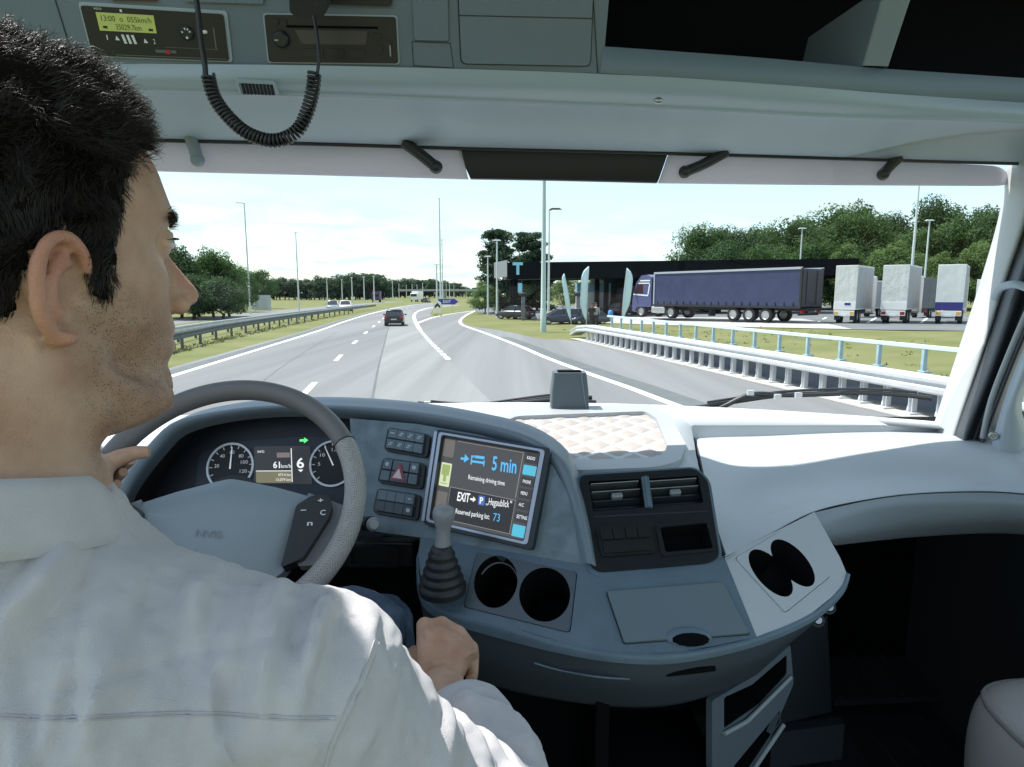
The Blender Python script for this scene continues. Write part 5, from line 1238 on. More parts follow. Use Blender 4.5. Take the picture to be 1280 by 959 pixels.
# ================================================================== SENSOR BOX + WIPERS
e = empty('sensor_box', PZ(711, 512, ztop)); tag(e, 'dark tapered sensor housing standing on the dash at the windscreen', 'housing')
q = PZ(711, 512, ztop+.002); w_ = 48/800*q.y*.985; hgt = .118
b = MB()
def rc(w, d, z, yo=0): return [q+Vector((x*w/2, y*d/2+yo, z)) for x, y in ((-1, -1), (1, -1), (1, 1), (-1, 1))]
b.ring([rc(w_, .09, 0), rc(w_*.97, .085, hgt*.5), rc(w_*.86, .07, hgt)], 0, False); b.build('body', mat('sensor_grey', (.085, .11, .13), .45), e, bevel=.006, bseg=3)
b = MB(); b.box(q+Vector((0, .0, hgt+.001)), (w_*.62, .04, .006)); b.build('slot', M_void, e)
b = MB(); b.tube([q+Vector((w_*.28, -.041, hgt*.97)), q+Vector((w_*.42, -.045, .01))], .0025, 6); b.build('ridge', M_dash, e)
def wiper(blade, arm, label, clips):
    e = empty('wiper', px(blade)[0]); tag(e, label, 'wiper')
    b = MB(); pts = cr(px(blade), 6); b.tube(pts, .0075, 6); b.tube([p+Vector((0, .0, .012)) for p in pts[3:-3]], .0045, 6); b.build('blade', M_bp, e)
    b = MB(); pts = cr(px(arm), 6); b.tube(pts, [.008]*len(pts), 6); b.build('arm', M_bp, e)
    b = MB(); 
    for c in clips: b.box(P(*c), (.02, .012, .016))
    b.build('clip', mat('clip_pale', (.5, .52, .53), .4), e)
wiper([(522, 504, 2.10), (560, 508, 2.11), (600, 509, 2.12), (640, 504, 2.12), (690, 498, 2.12), (740, 497, 2.12)], [(575, 514, 2.08), (620, 508, 2.09), (690, 500, 2.10), (745, 503, 2.1)], 'left black wiper lying along the foot of the windscreen behind the sensor box', [(579, 508, 2.09), (534, 505, 2.09)])
wiper([(855, 512, 2.10), (920, 502, 2.09), (980, 494, 2.06), (1060, 491, 2.0), (1120, 493, 1.95), (1165, 498, 1.9)], [(872, 524, 2.06), (905, 508, 2.07), (940, 493, 2.06), (985, 494, 2.05), (1050, 492, 2.0)], 'right black wiper with angled arm in front of the passenger', [(998, 494, 2.03), (972, 496, 2.04), (938, 491, 2.05)])
# ================================================================== OVERHEAD CONSOLE
O = empty('overhead_console', (.1, 1.3, 2.74)); tag(O, 'grey overhead console with tachograph, radio, lids and dark open lockers above the windscreen', 'console')
ZL, ZC, ZV = 2.757, 2.80, 2.735
lipb = [PZ(u, v, ZL) for u, v in ((-330, 108), (-60, 113), (190, 117), (400, 121), (600, 128), (840, 137), (1040, 147), (1180, 151), (1320, 155))]
crease = [PZ(u, v, ZC) for u, v in ((-330, 71), (-60, 76), (190, 80), (400, 82), (600, 87), (740, 92), (840, 97), (1040, 111), (1180, 122), (1320, 131))]
crease = resample(cr(crease, 6), 9); 
mid = [a.lerp(c, .45)+Vector((0, -.012, 0)) for a, c in zip(lipb, crease)]
lip2 = [p+Vector((0, -.004, .006)) for p in lipb]
b = MB(); b.grid(loft([crease, mid, lip2, lipb, [p+Vector((0, .02, .002)) for p in lipb]], 50, 5)); b.build('lip', M_headl, O)
vis = [PZ(u, v, ZV) for u, v in ((-330, 158), (-60, 166), (190, 173), (400, 178), (590, 184), (840, 190), (1100, 198), (1200, 201), (1320, 204))]
und0 = [p+Vector((0, .006, .004)) for p in lipb]
und1 = [a.lerp(c, .5)+Vector((0, 0, .02)) for a, c in zip(lipb, vis)]
und2 = [a.lerp(c, .86)+Vector((0, 0, .006)) for a, c in zip(lipb, vis)]
b = MB(); b.grid(loft([und0, und1, und2, vis, [p+Vector((0, .012, .004)) for p in vis], [p+Vector((0, .02, .05)) for p in vis]], 50, 6)); b.build('underside', M_headl, O)
b = MB(); b.tube(resample(cr([p+Vector((0, .004, -.003)) for p in vis], 5), 50), .0042, 6); b.build('edge_gasket', M_bp, O)
roof = MB(); roof.grid([[p+Vector((0, .02, .05)) for p in vis], [p+Vector((0, .12, .3)) for p in vis], [p+Vector((0, .06, .62)) for p in vis], [Vector((p.x, .9, 3.40)) for p in vis]]); roof.build('roof_skin', M_headl, O)
# fascia above the crease (left part solid, right part open lockers)
F = Pl(PZ(190, 80, ZC), PZ(740, 92, ZC), P(400, 5, 1.165))
def fx(u, v): return F.hit(u, v)
b = MB(); b.prism(F, pp(F, [(-330, -330), (790, -330), (756, 58), (752, 91.5), (600, 87.5), (400, 83), (190, 80.5), (-80, 76), (-330, 71)]), -.02, 0); b.build('fascia', M_head, O)
cr2 = [PZ(u, v, ZC) for u, v in ((750, 91.5), (840, 97), (1040, 111), (1180, 122), (1330, 132), (1500, 143), (1700, 156))]
lk = [P(u, v, y) for u, v, y in ((754, 58, fx(754, 58).y), (840, 64, 1.24), (960, 73, 1.28), (1080, 84, 1.32), (1180, 91, 1.36), (1330, 101, 1.40), (1500, 112, 1.46), (1700, 124, 1.52))]
b = MB(); b.grid(loft([cr2, lk, [p+Vector((0, .02, .004)) for p in lk], [p+Vector((0, .30, -.01)) for p in lk]], 40, 4, False)); b.build('locker_sill', M_head, O)
b = MB(); X = lk
tp = [p+Vector((0, 0, .32)) for p in lk]
b.grid([[p+Vector((0, .28, -.012)) for p in lk], [p+Vector((0, .28, .32)) for p in lk]]); b.grid([[p+Vector((0, .28, .32)) for p in lk], tp])
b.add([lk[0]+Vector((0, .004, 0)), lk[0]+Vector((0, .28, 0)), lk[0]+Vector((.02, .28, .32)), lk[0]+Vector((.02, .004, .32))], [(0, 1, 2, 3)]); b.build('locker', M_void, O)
b = MB(); d0, d1, d2, d3 = P(1079, 82, 1.315), P(1111, 83, 1.32), P(1145, -20, 1.27), P(1108, -20, 1.265)
b.add([d0, d1, d2, d3, d0+Vector((-.03, .25, 0)), d1+Vector((-.03, .25, 0)), d2+Vector((-.03, .25, 0)), d3+Vector((-.03, .25, 0))], [(0, 1, 2, 3), (0, 3, 7, 4), (1, 5, 6, 2), (4, 7, 6, 5)]); b.build('divider', mat('divider_plastic', (.20, .25, .29), .5), O, bevel=.003)
# seams and lids
def lineF(b, pts, w=.0016, m=0, z=.0012):
    q = [F.p(*p) for p in pts]
    for a, c in zip(q[:-1], q[1:]):
        d = (c-a).normalized(); n_ = Vector((-d.y, d.x))*w/2; b.prism(F, [tuple(a-n_), tuple(c-n_), tuple(c+n_), tuple(a+n_)], 0, z, m, back=False)
b = MB(); lineF(b, [(740, -30), (747, 91)]); lineF(b, [(66, -10), (88, 60)]); lineF(b, [(515, 52), (563, 54), (567, 85), (517, 82), (515, 52)], .001); b.build('seam', M_seam, O)
for pts, r_ in (([(572, -40), (742, -40), (737, 82), (577, 79)], .01), ([(514, -40), (559, -40), (561, 51), (518, 50)], .004)):
    g_ = rr(pp(F, pts), r_); cx = sum(p[0] for p in g_)/len(g_); cy = sum(p[1] for p in g_)/len(g_)
    b = MB(); b.prism(F, [(cx+(x-cx)*1.02, cy+(y-cy)*1.025) for x, y in g_], 0, .0008, back=False); b.build('lid_gap', M_seam, O)
    b = MB(); b.prism(F, g_, 0, .005); l_ = b.build('locker_lid', M_head, O, bevel=.0025)
    if r_ > .005: b = MB(); q_ = [F.p(574, 19), F.p(740, 23)]; d = (q_[1]-q_[0]).normalized(); n_ = Vector((-d.y, d.x))*.0008; b.prism(F, [tuple(q_[0]-n_), tuple(q_[1]-n_), tuple(q_[1]+n_), tuple(q_[0]+n_)], .005, .0058, back=False); b.build('fold_line', M_seam, l_)
# tachograph
tq = quad(F, (102, 6), (281, 17), (288, 76), (118, 69))
b = MB(); b.prism(F, rr(tq.rect(-.015, -.03, 1.02, 1.06), .006), 0, .003, holes=[rr(tq.rect(.01, .02, .985, .98), .005)], back=False); b.build('tachograph_frame', M_headl, O, bevel=.001)
b = MB(); b.prism(F, rr(tq.rect(.0, .0, .995, .99), .005), 0, .006); tc_ = b.build('tachograph', mat('tachograph_black', (.016, .018, .022), .35), O, bevel=.002)
b = MB(); b.prism(F, tq.rect(.10, .52, .50, .88), .006, .0075); b.build('lcd', mat('lcd_green', (.20, .24, .06), .4, emit=(.13, .16, .045), es=1.0), tc_)
M_lcd = mat('lcd_ink', (.02, .03, .01), .6)
b = MB(); b.text('13:00  o  055km/h', F, tq(.13, .72), tq(.48, .72), tq(.13, .83), 0, .0082, px=False); b.text('35029.7km', F, tq(.22, .56), tq(.40, .56), tq(.22, .67), 0, .0082, px=False)
b.prism(F, tq.rect(.13, .57, .16, .62), .0076, .0082, back=False); b.prism(F, tq.rect(.45, .56, .48, .61), .0076, .0082, back=False); b.build('lcd_lettering', M_lcd, tc_)
b = MB(); 
for k in range(3): b.prism(F, [tq(.245+k*.035, .46), tq(.262+k*.035, .46), tq(.275+k*.035, .28), tq(.258+k*.035, .28)], .006, .0085)
b.text('1', F, tq(.135, .34), tq(.142, .34), tq(.135, .44), 0, .0068, px=False); b.text('2', F, tq(.465, .30), tq(.48, .30), tq(.465, .40), 0, .0068, px=False)
b.prism(F, [tq(.195, .34), tq(.225, .34), tq(.205, .43)], .006, .0068, back=False); b.prism(F, [tq(.395, .31), tq(.425, .31), tq(.405, .40)], .006, .0068, back=False)
b.text('VDO', F, tq(.09, .93), tq(.145, .93), tq(.09, .97), 0, .0068, px=False); b.prism(F, tq.rect(.27, .91, .285, .96), .006, .0068, back=False); b.build('key_print', M_letw, tc_)
b = MB(); c = tq(.72, .56); rad_ = .0115
b.lathe([(rad_, 0), (rad_, .003), (rad_*.8, .0045)], F.w(c[0], c[1], .006), F.n, 20); kn = b.build('dial', M_bp2, tc_)
b = MB()
for a in (20, 60, 100, 165): b.prism(F, [(c[0]+rad_*.7*math.cos(R(a+t))*k_, c[1]+rad_*.7*math.sin(R(a+t))*k_) for t, k_ in ((-9, 1), (9, 1), (9, .65), (-9, .65))], .0105, .0112, back=False)
b.ball(F.w(c[0], c[1]-rad_*.6, .011), .0022); b.build('dial_mark', M_letw, kn)
b = MB(); b.prism(F, tq.rect(.47, .12, .62, .18), .006, .0075); b.build('latch', mat('latch_grey', (.12, .13, .14), .4), tc_)
b = MB(); b.prism(F, tq.rect(.545, .10, .575, .19), .006, .0085); b.build('red_mark', mat('red_mark', (.45, .02, .04), .4), tc_)
b = MB(); b.prism(F, tq.rect(.54, .235, .93, .245), .006, .0068, back=False); b.prism(F, tq.rect(.17, .03, .98, .045), .006, .0068, back=False); b.prism(F, tq.rect(.91, .24, .92, .70), .006, .0068, back=False); b.build('panel_line', mat('panel_line', (.12, .13, .15), .4), tc_)
b = MB(); b.ball(F.w(*tq(.85, .60), .007), (.0045, .003, .003)); b.build('indicator', M_letw, tc_)
# radio
rq = quad(F, (331, 18), (495, 21), (498, 79), (337, 77))
b = MB(); b.prism(F, rr(rq.rect(-.012, -.03, 1.012, 1.03), .006), 0, .003, holes=[rr(rq.rect(.01, .02, .99, .98), .005)], back=False); b.build('radio_frame', M_headl, O, bevel=.001)
b = MB(); b.prism(F, rr(rq.rect(0, 0, 1, 1), .005), 0, .005); ra = b.build('radio', mat('radio_black', (.017, .018, .022), .38), O, bevel=.002)
b = MB(); b.prism(F, rq.rect(.16, .74, .86, .79), .005, .0062, back=False); b.build('cd_slot', M_void, ra)
b = MB(); b.prism(F, [rq(.22, .70), rq(.78, .70), rq(.76, .40), rq(.27, .40)], .005, .0072); b.build('radio_display', mat('radio_screen', (.06, .065, .07), .2), ra, bevel=.001)
b = MB(); c = rq(.115, .50); b.lathe([(.014, 0), (.013, .008), (.010, .010)], F.w(c[0], c[1], .005), F.n, 22); b.build('knob', M_bp2, ra)
for x, y, w2, h2 in ((.28, .12, .16, .18), (.46, .12, .14, .18), (.62, .12, .14, .18), (.82, .2, .07, .2), (.91, .2, .05, .3), (.82, .5, .07, .15), (.06, .80, .05, .12), (.13, .82, .04, .08)):
    b = MB(); b.prism(F, rq.rect(x, y, x+w2*.9, y+h2), .005, .0075); b.build('key', M_bp2, ra, bevel=.001)
b = MB(); b.prism(F, rq.rect(.94, .16, .95, .40), .0075, .0082, back=False); b.prism(F, rq.rect(.07, .47, .1, .5), .0155, .016, back=False); b.build('key_print', mat('print_grey', (.35, .36, .38), .5), ra)
b = MB(); b.prism(F, rr(pp(F, [(398, -40), (492, -40), (490, 8), (400, 5)]), .006), 0, .006); b.build('upper_unit', M_bp, O, bevel=.002)
b = MB(); b.prism(F, rr(pp(F, [(330, -40), (300, -40), (230, -40), (232, 2), (330, 5)]), .002), 0, .005); b.build('upper_lid', M_head, O, bevel=.002)
b = MB(); b.prism(F, pp(F, [(138, -4), (196, -4), (197, 1), (140, 0)]), 0, .006); b.build('red_strip', mat('dark_red_strip', (.12, .01, .03), .4), O)
# lamp grille and screw on the lip
LQ = Pl(P(296, 101, lip2[3].y-.03), P(350, 103, lip2[3].y-.03), P(300, 118, lip2[3].y-.018))
b = MB(); b.prism(LQ, rr(pp(LQ, [(294, 98), (344, 101), (350, 119), (300, 117)]), .004), 0, .004, holes=[rr(pp(LQ, [(299, 103), (342, 105), (345, 118), (303, 116.5)]), .002)], back=False); b.build('lamp_bezel', M_headl, O, bevel=.001)
b = MB()
for k in range(9): b.prism(LQ, pp(LQ, [(302+k*4.5, 104+k*.15), (304.6+k*4.5, 104+k*.15), (308+k*4.5, 117+k*.15), (305.4+k*4.5, 117+k*.15)]), 0, .005)
b.build('lamp_grille', M_bp, O)
c = P(823, 126, 1.245); b = MB(); b.ball(c, (.009, .006, .006)); b.build('screw', M_chrome, O)

# ================================================================== SUN VISORS
M_vis = mat('visor_fabric', (.60, .595, .63), .6, bump=.08, bscale=300)
b_ = MATS['visor_fabric'].node_tree.nodes['Principled BSDF']
tl = MATS['visor_fabric'].node_tree.nodes.new('ShaderNodeBsdfTranslucent'); tl.inputs[0].default_value = (.6, .595, .64, 1); ms = MATS['visor_fabric'].node_tree.nodes.new('ShaderNodeMixShader'); ms.inputs[0].default_value = .45
ntv = MATS['visor_fabric'].node_tree; out_ = [n for n in ntv.nodes if n.type == 'OUTPUT_MATERIAL'][0]
ntv.links.new(b_.outputs[0], ms.inputs[1]); ntv.links.new(tl.outputs[0], ms.inputs[2]); ntv.links.new(ms.outputs[0], out_.inputs[0])
def visor(top, bot, m, label, endround=None, cat='sun visor'):
    dy = .03
    t_ = [PZ(u, v, ZV-.004)+Vector((0, dy, 0)) for u, v in top]; bb = []
    for (u, v), p in zip(bot, t_): bb.append(P(u, v, p.y+.012))
    e = empty('sun_visor', t_[len(t_)//2]); tag(e, label, cat)
    n = 30; a, c = resample(cr(t_, 6), n), resample(cr(bb, 6), n); md = [x.lerp(y, .5)+Vector((0, .006, 0)) for x, y in zip(a, c)]
    front = [a, [x.lerp(y, .3)+Vector((0, -.004, 0)) for x, y in zip(a, c)], [x.lerp(y, .9)+Vector((0, -.003, 0)) for x, y in zip(a, c)], c]
    back = [[p+Vector((0, .016, 0)) for p in r_] for r_ in front]
    b = MB(); b.grid(front); b.grid(back, flip=True); b.grid([front[-1], back[-1]]); b.grid([front[0], back[0]], flip=True)
    for k in (0, n-1): b.grid([[r_[k] for r_ in front], [r_[k] for r_ in back]], smooth=False, flip=(k == 0))
    b.build('panel', m, e); return e
v1_ = visor([(-300, 158), (-40, 164), (190, 173), (400, 178), (575, 183)], [(-300, 198), (-40, 206), (200, 213), (400, 218), (585, 223)], M_vis, 'white translucent driver’s sun visor left of the black centre panel')
v2_ = visor([(570, 183), (700, 186), (838, 190)], [(588, 223), (700, 225), (822, 228)], mat('black_visor', (.006, .006, .008), .5), 'black centre panel between the two white sun visors')
v3_ = visor([(840, 190), (1000, 195.5), (1150, 200), (1240, 203.5), (1262, 207), (1271, 216)], [(824, 228), (1000, 230), (1150, 231), (1240, 231.5), (1260, 230), (1270, 222)], M_vis, 'white translucent passenger sun visor with rounded right end')
for vv, pts, lab, m in ((v1_, [(505, 178), (524, 192), (545, 209)], 'black', M_bp), (v3_, [(908, 190), (880, 205), (856, 215)], 'black', M_bp), (v3_, [(1124, 197), (1112, 208), (1104, 218)], 'grey', M_bp2), (v1_, [(238, 172), (243, 186), (247, 200)], 'grey', mat('arm_grey', (.22, .27, .31), .45))):
    b = MB(); y0 = PZ(pts[0][0], pts[0][1], ZV).y+.018; w_ = [P(u, v, y0-.004) for u, v in pts]; b.tube(cr(w_, 4), [.016]*3+[.0135]*3+[.012]*2+[.0125] if False else .013, 10); b.ball(w_[-1], .015); b.build('visor_arm', m, vv)

# ================================================================== CB MICROPHONE WITH COILED CORD
e = empty('radio_microphone', P(385, 10, 1.1)); tag(e, 'black radio microphone hooked on the console with a hanging coiled cord', 'microphone')
q = Pl(P(362, 20, 1.10), P(408, 22, 1.10), P(364, -30, 1.06)); b = MB(); b.prism(q, rr(pp(q, [(360, -40), (412, -40), (409, 14), (402, 22), (373, 22), (363, 14)]), .004), -.03, .004); b.build('handset', mat('mic_black', (.022, .024, .026), .5), e, bevel=.005, bseg=3)
M_cord = mat('cord_rubber', (.012, .013, .014), .35)
Yc = 1.085
b = MB(); b.tube(cr(px([(241, -30, Yc), (247, 10, Yc), (251, 50, Yc), (256, 80, Yc), (257, 97, Yc)]), 5), .0045, 8); b.build('cord', M_cord, e); b = MB(); b.tube(cr(px([(392, 20, Yc), (397, 50, Yc), (398.5, 75, Yc), (396, 97, Yc)]), 5), .0028, 8); b.build('cord', M_cord, e)
path = resample(cr(px([(260, 94, Yc), (268, 122, Yc), (287, 148, Yc), (312, 168, Yc), (343, 176, Yc), (370, 165, Yc), (384, 140, Yc), (391, 112, Yc), (393, 92, Yc)]), 12), 700)
pts = []; up = Vector((0, 1, 0)); turns = 46
for i, p in enumerate(path):
    t_ = (path[min(i+1, 699)]-path[max(i-1, 0)]).normalized(); s_ = t_.cross(up).normalized(); a = i/699*turns*2*math.pi
    pts.append(p+(s_*math.cos(a)+up*math.sin(a))*.0092)
b = MB(); b.tube(pts, .0026, 6); b.build('coil', M_cord, e)

# ================================================================== STEERING WHEEL
WC = Vector((-.4599, .9886, 2.0759)); EL, YW, RO = .7018, .1303, .2222
wn_ = Vector((math.sin(YW)*math.cos(EL), -math.cos(YW)*math.cos(EL), math.sin(EL))); wr_ = Vector((math.cos(YW), math.sin(YW), 0)); wu_ = wn_.cross(wr_)
WP = plane_at(WC, wr_, wu_)
SW = empty('steering_wheel', WC); tag(SW, 'grey leather steering wheel with pale centre pad held by the driver’s left hand', 'steering wheel')
rm_ = .0175; RM = RO-rm_
def rimseg(a0, a1, n, m, name, rr_=rm_):
    b = MB(); rings = []
    for k in range(n+1):
        a = R(a0+(a1-a0)*k/n); d = wr_*math.cos(a)+wu_*math.sin(a)
        rings.append([WC+d*(RM+rr_*.98*math.cos(t))+wn_*rr_*1.12*math.sin(t) for t in [2*math.pi*j/18 for j in range(18)]])
    b.ring(rings[::-1]); return b.build(name, m, SW)
M_leather = mat('rim_leather', (.17, .16, .165), .5, bump=.12, bscale=420)
mgp = mat('rim_perforated_leather', (.36, .35, .34), .55)
tt = mgp.node_tree; vo_n = tt.nodes.new('ShaderNodeTexVoronoi'); vo_n.inputs['Scale'].default_value = 330; vo_n.inputs['Randomness'].default_value = .15
tcn = tt.nodes.new('ShaderNodeTexCoord'); tt.links.new(tcn.outputs['Object'], vo_n.inputs['Vector']); rpn = tt.nodes.new('ShaderNodeValToRGB'); rpn.color_ramp.elements[0].position = .18; rpn.color_ramp.elements[1].position = .4; rpn.color_ramp.elements[0].color = (.12, .115, .11, 1); rpn.color_ramp.elements[1].color = (.38, .37, .36, 1)
tt.links.new(vo_n.outputs['Distance'], rpn.inputs[0]); tt.links.new(rpn.outputs[0], tt.nodes['Principled BSDF'].inputs['Base Color'])
rimseg(27, 205, 90, M_leather, 'rim'); rimseg(-55, 27, 50, mgp, 'perforated_rim', rm_*1.04); rimseg(205, 305, 50, mgp, 'perforated_rim', rm_*1.04)
b = MB(); a = R(27); d = wr_*math.cos(a)+wu_*math.sin(a); tng = -wr_*math.sin(a)+wu_*math.cos(a)
b.tube([WC+d*(RM+rm_*1.03*math.cos(t))+wn_*rm_*1.17*math.sin(t) for t in [2*math.pi*j/24 for j in range(25)]], .0012, 5); b.build('rim_seam', M_bp, SW)
# pad in wheel plane
def wq(u, v): p = WP.p(u, v); return p
pr = [wq(*q_) for q_ in ((300, 597), (345, 606), (385, 617), (412, 626), (398, 640), (380, 662), (366, 690), (352, 712))]
half = [(p.x, p.y) for p in pr]
x_mid = 0.0
left = [(-x, y) for x, y in half[::-1]]
outl = [(x, y) for x, y in half if x > .005]
outl = [(0, half[0][1]+.004)]+outl+[(half[-1][0]*.6, half[-1][1]-.03), (0, half[-1][1]-.036)]
outl = outl+[(-x, y) for x, y in outl[::-1] if x > .001]
def dome(pl, outline, z0, hgt, rings=7):
    c = Vector((sum(p[0] for p in outline)/len(outline), sum(p[1] for p in outline)/len(outline))); rr_ = []
    for k in range(rings+1):
        s_ = 1-k/rings*.97 if k else 1; t_ = k/rings
        rr_.append([pl.w(c.x+(x-c.x)*s_, c.y+(y-c.y)*s_, z0+hgt*(1-(1-t_)**2.6)) for x, y in outline])
    b = MB(); b.ring([[pl.w(x, y, z0-.03) for x, y in outline]]+rr_); return b
ol2 = rr(outl, .008, 3)
dome(WP, ol2, -.012, .026).build('airbag_pad', mat('wheel_pad_plastic', (.27, .325, .36), .5, bump=.06, bscale=800), SW, angle=50)
# spokes
for sgn in (1, -1):
    ot = [wq(*q_) for q_ in ((384, 614), (412, 624), (440, 634), (452, 604), (449, 655), (428, 672), (410, 690), (395, 705), (372, 706), (366, 690), (380, 660), (398, 638))]
    sp_ = [(sgn*p.x, p.y) for p in (ot[0], ot[1], ot[2], ot[4], ot[5], ot[6], ot[7], ot[8], ot[9], ot[10])]
    b = MB(); b.prism(WP, rr(sp_, .004), -.030, -.006); b.build('spoke', mat('spoke_plastic', (.20, .22, .24), .45), SW, bevel=.006, bseg=3)
    po = [(sgn*wq(*q_).x, wq(*q_).y) for q_ in ((372, 634), (392, 622), (412, 622), (416, 636), (413, 648), (398, 672), (380, 700), (352, 712), (358, 690))]
    b = MB(); b.prism(WP, rr(po, .006), -.02, .010); pod = b.build('button_pod', mat('pod_black', (.018, .02, .023), .35), SW, bevel=.004, bseg=3)
    b = MB()
    for (u, v, s_) in ((402, 629, '+'), (381, 640, '-'), (405, 644, 'C'), (389, 657, 'n')):
        p = wq(u, v); w_ = .0042; b.text(s_, WP, (sgn*p.x-w_, p.y-w_), (sgn*p.x+w_, p.y-w_), (sgn*p.x-w_, p.y+w_), 0, .0118, px=False, bold=True)
    b.build('button_symbol', M_letw, pod)
b = MB(); p = wq(266, 674); w_ = .030
b.text('AXIS', WP, (p.x-w_*.8, p.y-.004), (p.x+w_*.75, p.y-.007), (p.x-w_*.8, p.y+.008), 0, .0162, px=False) if False else b.text('NVIS', WP, (wq(248, 675).x, wq(248, 675).y), (wq(281, 677).x, wq(281, 677).y), (wq(249, 666).x, wq(249, 666).y), 0, .0155, px=False)
b.build('emblem', mat('emblem_grey', (.22, .25, .27), .3), SW)
b = MB(); b.lathe([(.035, -.25), (.04, -.12), (.055, -.03)], WC, wn_, 20); b.build('column', M_bp, SW)

# ================================================================== PASSENGER SEAT
e = empty('passenger_seat', (1.05, .72, 1.1)); tag(e, 'grey-beige passenger seat cushion in the bottom right corner', 'seat')
M_seat = mat('seat_leather', (.42, .39, .385), .5, bump=.2, bscale=350, var=.05, vscale=12)
cx_, cy_ = 1.035, .745; b = MB(); rings = []
for z, k, dz in ((1.50, .90, 0), (1.53, .97, 0), (1.60, 1.0, 0), (1.67, 1.0, 0), (1.715, .985, 0), (1.742, .95, 0), (1.755, .88, 0), (1.760, .6, 0), (1.757, .2, 0)):
    n = 40; ring = []
    for j in range(n):
        a = 2*math.pi*j/n; ca, sa = math.cos(a), math.sin(a); e_ = .38
        ring.append(Vector((cx_+.29*k*abs(ca)**e_*(1 if ca > 0 else -1), cy_+.30*k*abs(sa)**e_*(1 if sa > 0 else -1), z)))
    rings.append(ring)
b.ring(rings); b.build('cushion', M_seat, e, subsurf=1)
b = MB(); ring = []
for j in range(41):
    a = 2*math.pi*j/40; ca, sa = math.cos(a), math.sin(a); ring.append(Vector((cx_+.276*abs(ca)**.38*(1 if ca > 0 else -1), cy_+.286*abs(sa)**.38*(1 if sa > 0 else -1), 1.737)))
b.tube(ring, .0035, 6); b.build('piping', mat('seat_piping', (.22, .2, .2), .6), e)
b = MB(); b.box((cx_, cy_, 1.3), (.42, .42, .42)); b.build('pedestal', M_void, e, bevel=.02)
# ================================================================== DRIVER
HC, HS, HY = Vector((-.3405, .445, 2.43)), 1.05, R(-34)
HR = Matrix.Rotation(HY, 3, 'Z') @ Matrix.Rotation(R(2), 3, 'X')
def hw(x, y, z): return HC+HR @ (Vector((x, y, z))*HS)
def hl(p): return (HR.inverted() @ (p-HC))/HS
def interp(tab, z):
    if z >= tab[0][0]: return tab[0][1]
    for (a, p), (c, q) in zip(tab[:-1], tab[1:]):
        if a >= z >= c:
            t = (a-z)/(a-c); t = t*t*(3-2*t)*.35+t*.65; return p+(q-p)*t
    return tab[-1][1]
YF = [(.116, .0), (.112, .02), (.1, .05), (.085, .070), (.07, .0815), (.05, .090), (.035, .0935), (.022, .0965), (.008, .0915), (-.01, .0885), (-.03, .0885), (-.045, .0905), (-.054, .0935), (-.060, .0945), (-.065, .090), (-.071, .0935), (-.077, .0915), (-.085, .086), (-.095, .090), (-.106, .0905), (-.115, .083), (-.122, .066), (-.126, .04)]
YB = [(.116, -.02), (.112, -.035), (.1, -.06), (.085, -.078), (.06, -.094), (.03, -.101), (0, -.099), (-.03, -.090), (-.05, -.080), (-.07, -.064), (-.09, -.05), (-.11, -.04), (-.126, -.02)]
WD = [(.116, .012), (.112, .03), (.1, .05), (.085, .063), (.06, .074), (.03, .078), (0, .0765), (-.02, .0745), (-.04, .0705), (-.06, .065), (-.08, .057), (-.095, .049), (-.11, .037), (-.12, .024), (-.126, .010)]
def headpt(z, a, off=0.0):
    """a = 0 at the face, pi at the back"""
    yf, yb, w = interp(YF, z), interp(YB, z), interp(WD, z)
    yc = .0 if z > -.1 else .02; yc = min(max(yc, yb+.012), yf-.012)
    ca, sa = math.cos(a), math.sin(a)
    pw = .82 if z > .02 else .92
    y = yc+(yf-yc)*ca if ca > 0 else yc+(yc-yb)*ca
    x = w*(abs(sa)**pw)*(1 if sa >= 0 else -1)
    if z < .03 and ca > 0: x *= 1-.06*sst(.3, .9, ca)*sst(.03, -.02, z)
    k = .0
    if z < -.03: k = .52*sst(-.03, -.115, z)
    zz = z+k*(yf-y)*(.72 if z < -.1 else 1)
    # eye sockets, temples, cheek bones
    for s in (-1, 1):
        d = ((x-s*.033)/.017)**2+((zz-.006)/.012)**2
        if y > .03: y -= .0105*math.exp(-d)
        d = ((x-s*.05)/.02)**2+((zz+.022)/.016)**2
        if y > .0: y += .004*math.exp(-d); x += s*.003*math.exp(-d)
        d = ((x-s*.03)/.02)**2+((zz-.022)/.008)**2
        if y > .03: y += .0035*math.exp(-d)
    p = Vector((x, y, zz))
    if off:
        n = Vector((x/(w*w+1e-5), (y-yc)/(.09**2), (zz-.01)/(.115**2))).normalized(); p = p+n*off
    return p
def headrings(off=0, n=72, lv=64, z0=-.126, z1=.116):
    return [[headpt(z1+(z0-z1)*(1-math.cos(math.pi*i/lv))/2*1.0, 2*math.pi*k/n, off) for k in range(n)] for i in range(lv+1)]
body = MB()
body.ring([[hw(*p) for p in r_][::-1] for r_ in headrings()])
# nose
nose = [(.016, .004, .088), (.006, .0075, .0965), (-.006, .0085, .1035), (-.018, .0105, .1125), (-.027, .0135, .1195), (-.033, .0155, .1225), (-.039, .0165, .119), (-.044, .0165, .108), (-.048, .011, .098)]
rings = []
for z, w, y in nose: rings.append([hw(w*math.sin(t)*(1 if abs(math.sin(t)) < .99 else 1), .078+(y-.078)*max(0, math.cos(t))**.75 if math.cos(t) > 0 else .078, z) for t in [2*math.pi*k/20 for k in range(20)]])
body.ring(rings[::-1])
for s in (-1, 1): body.ball(hw(s*.0135, .0985, -.040), .0078*HS)
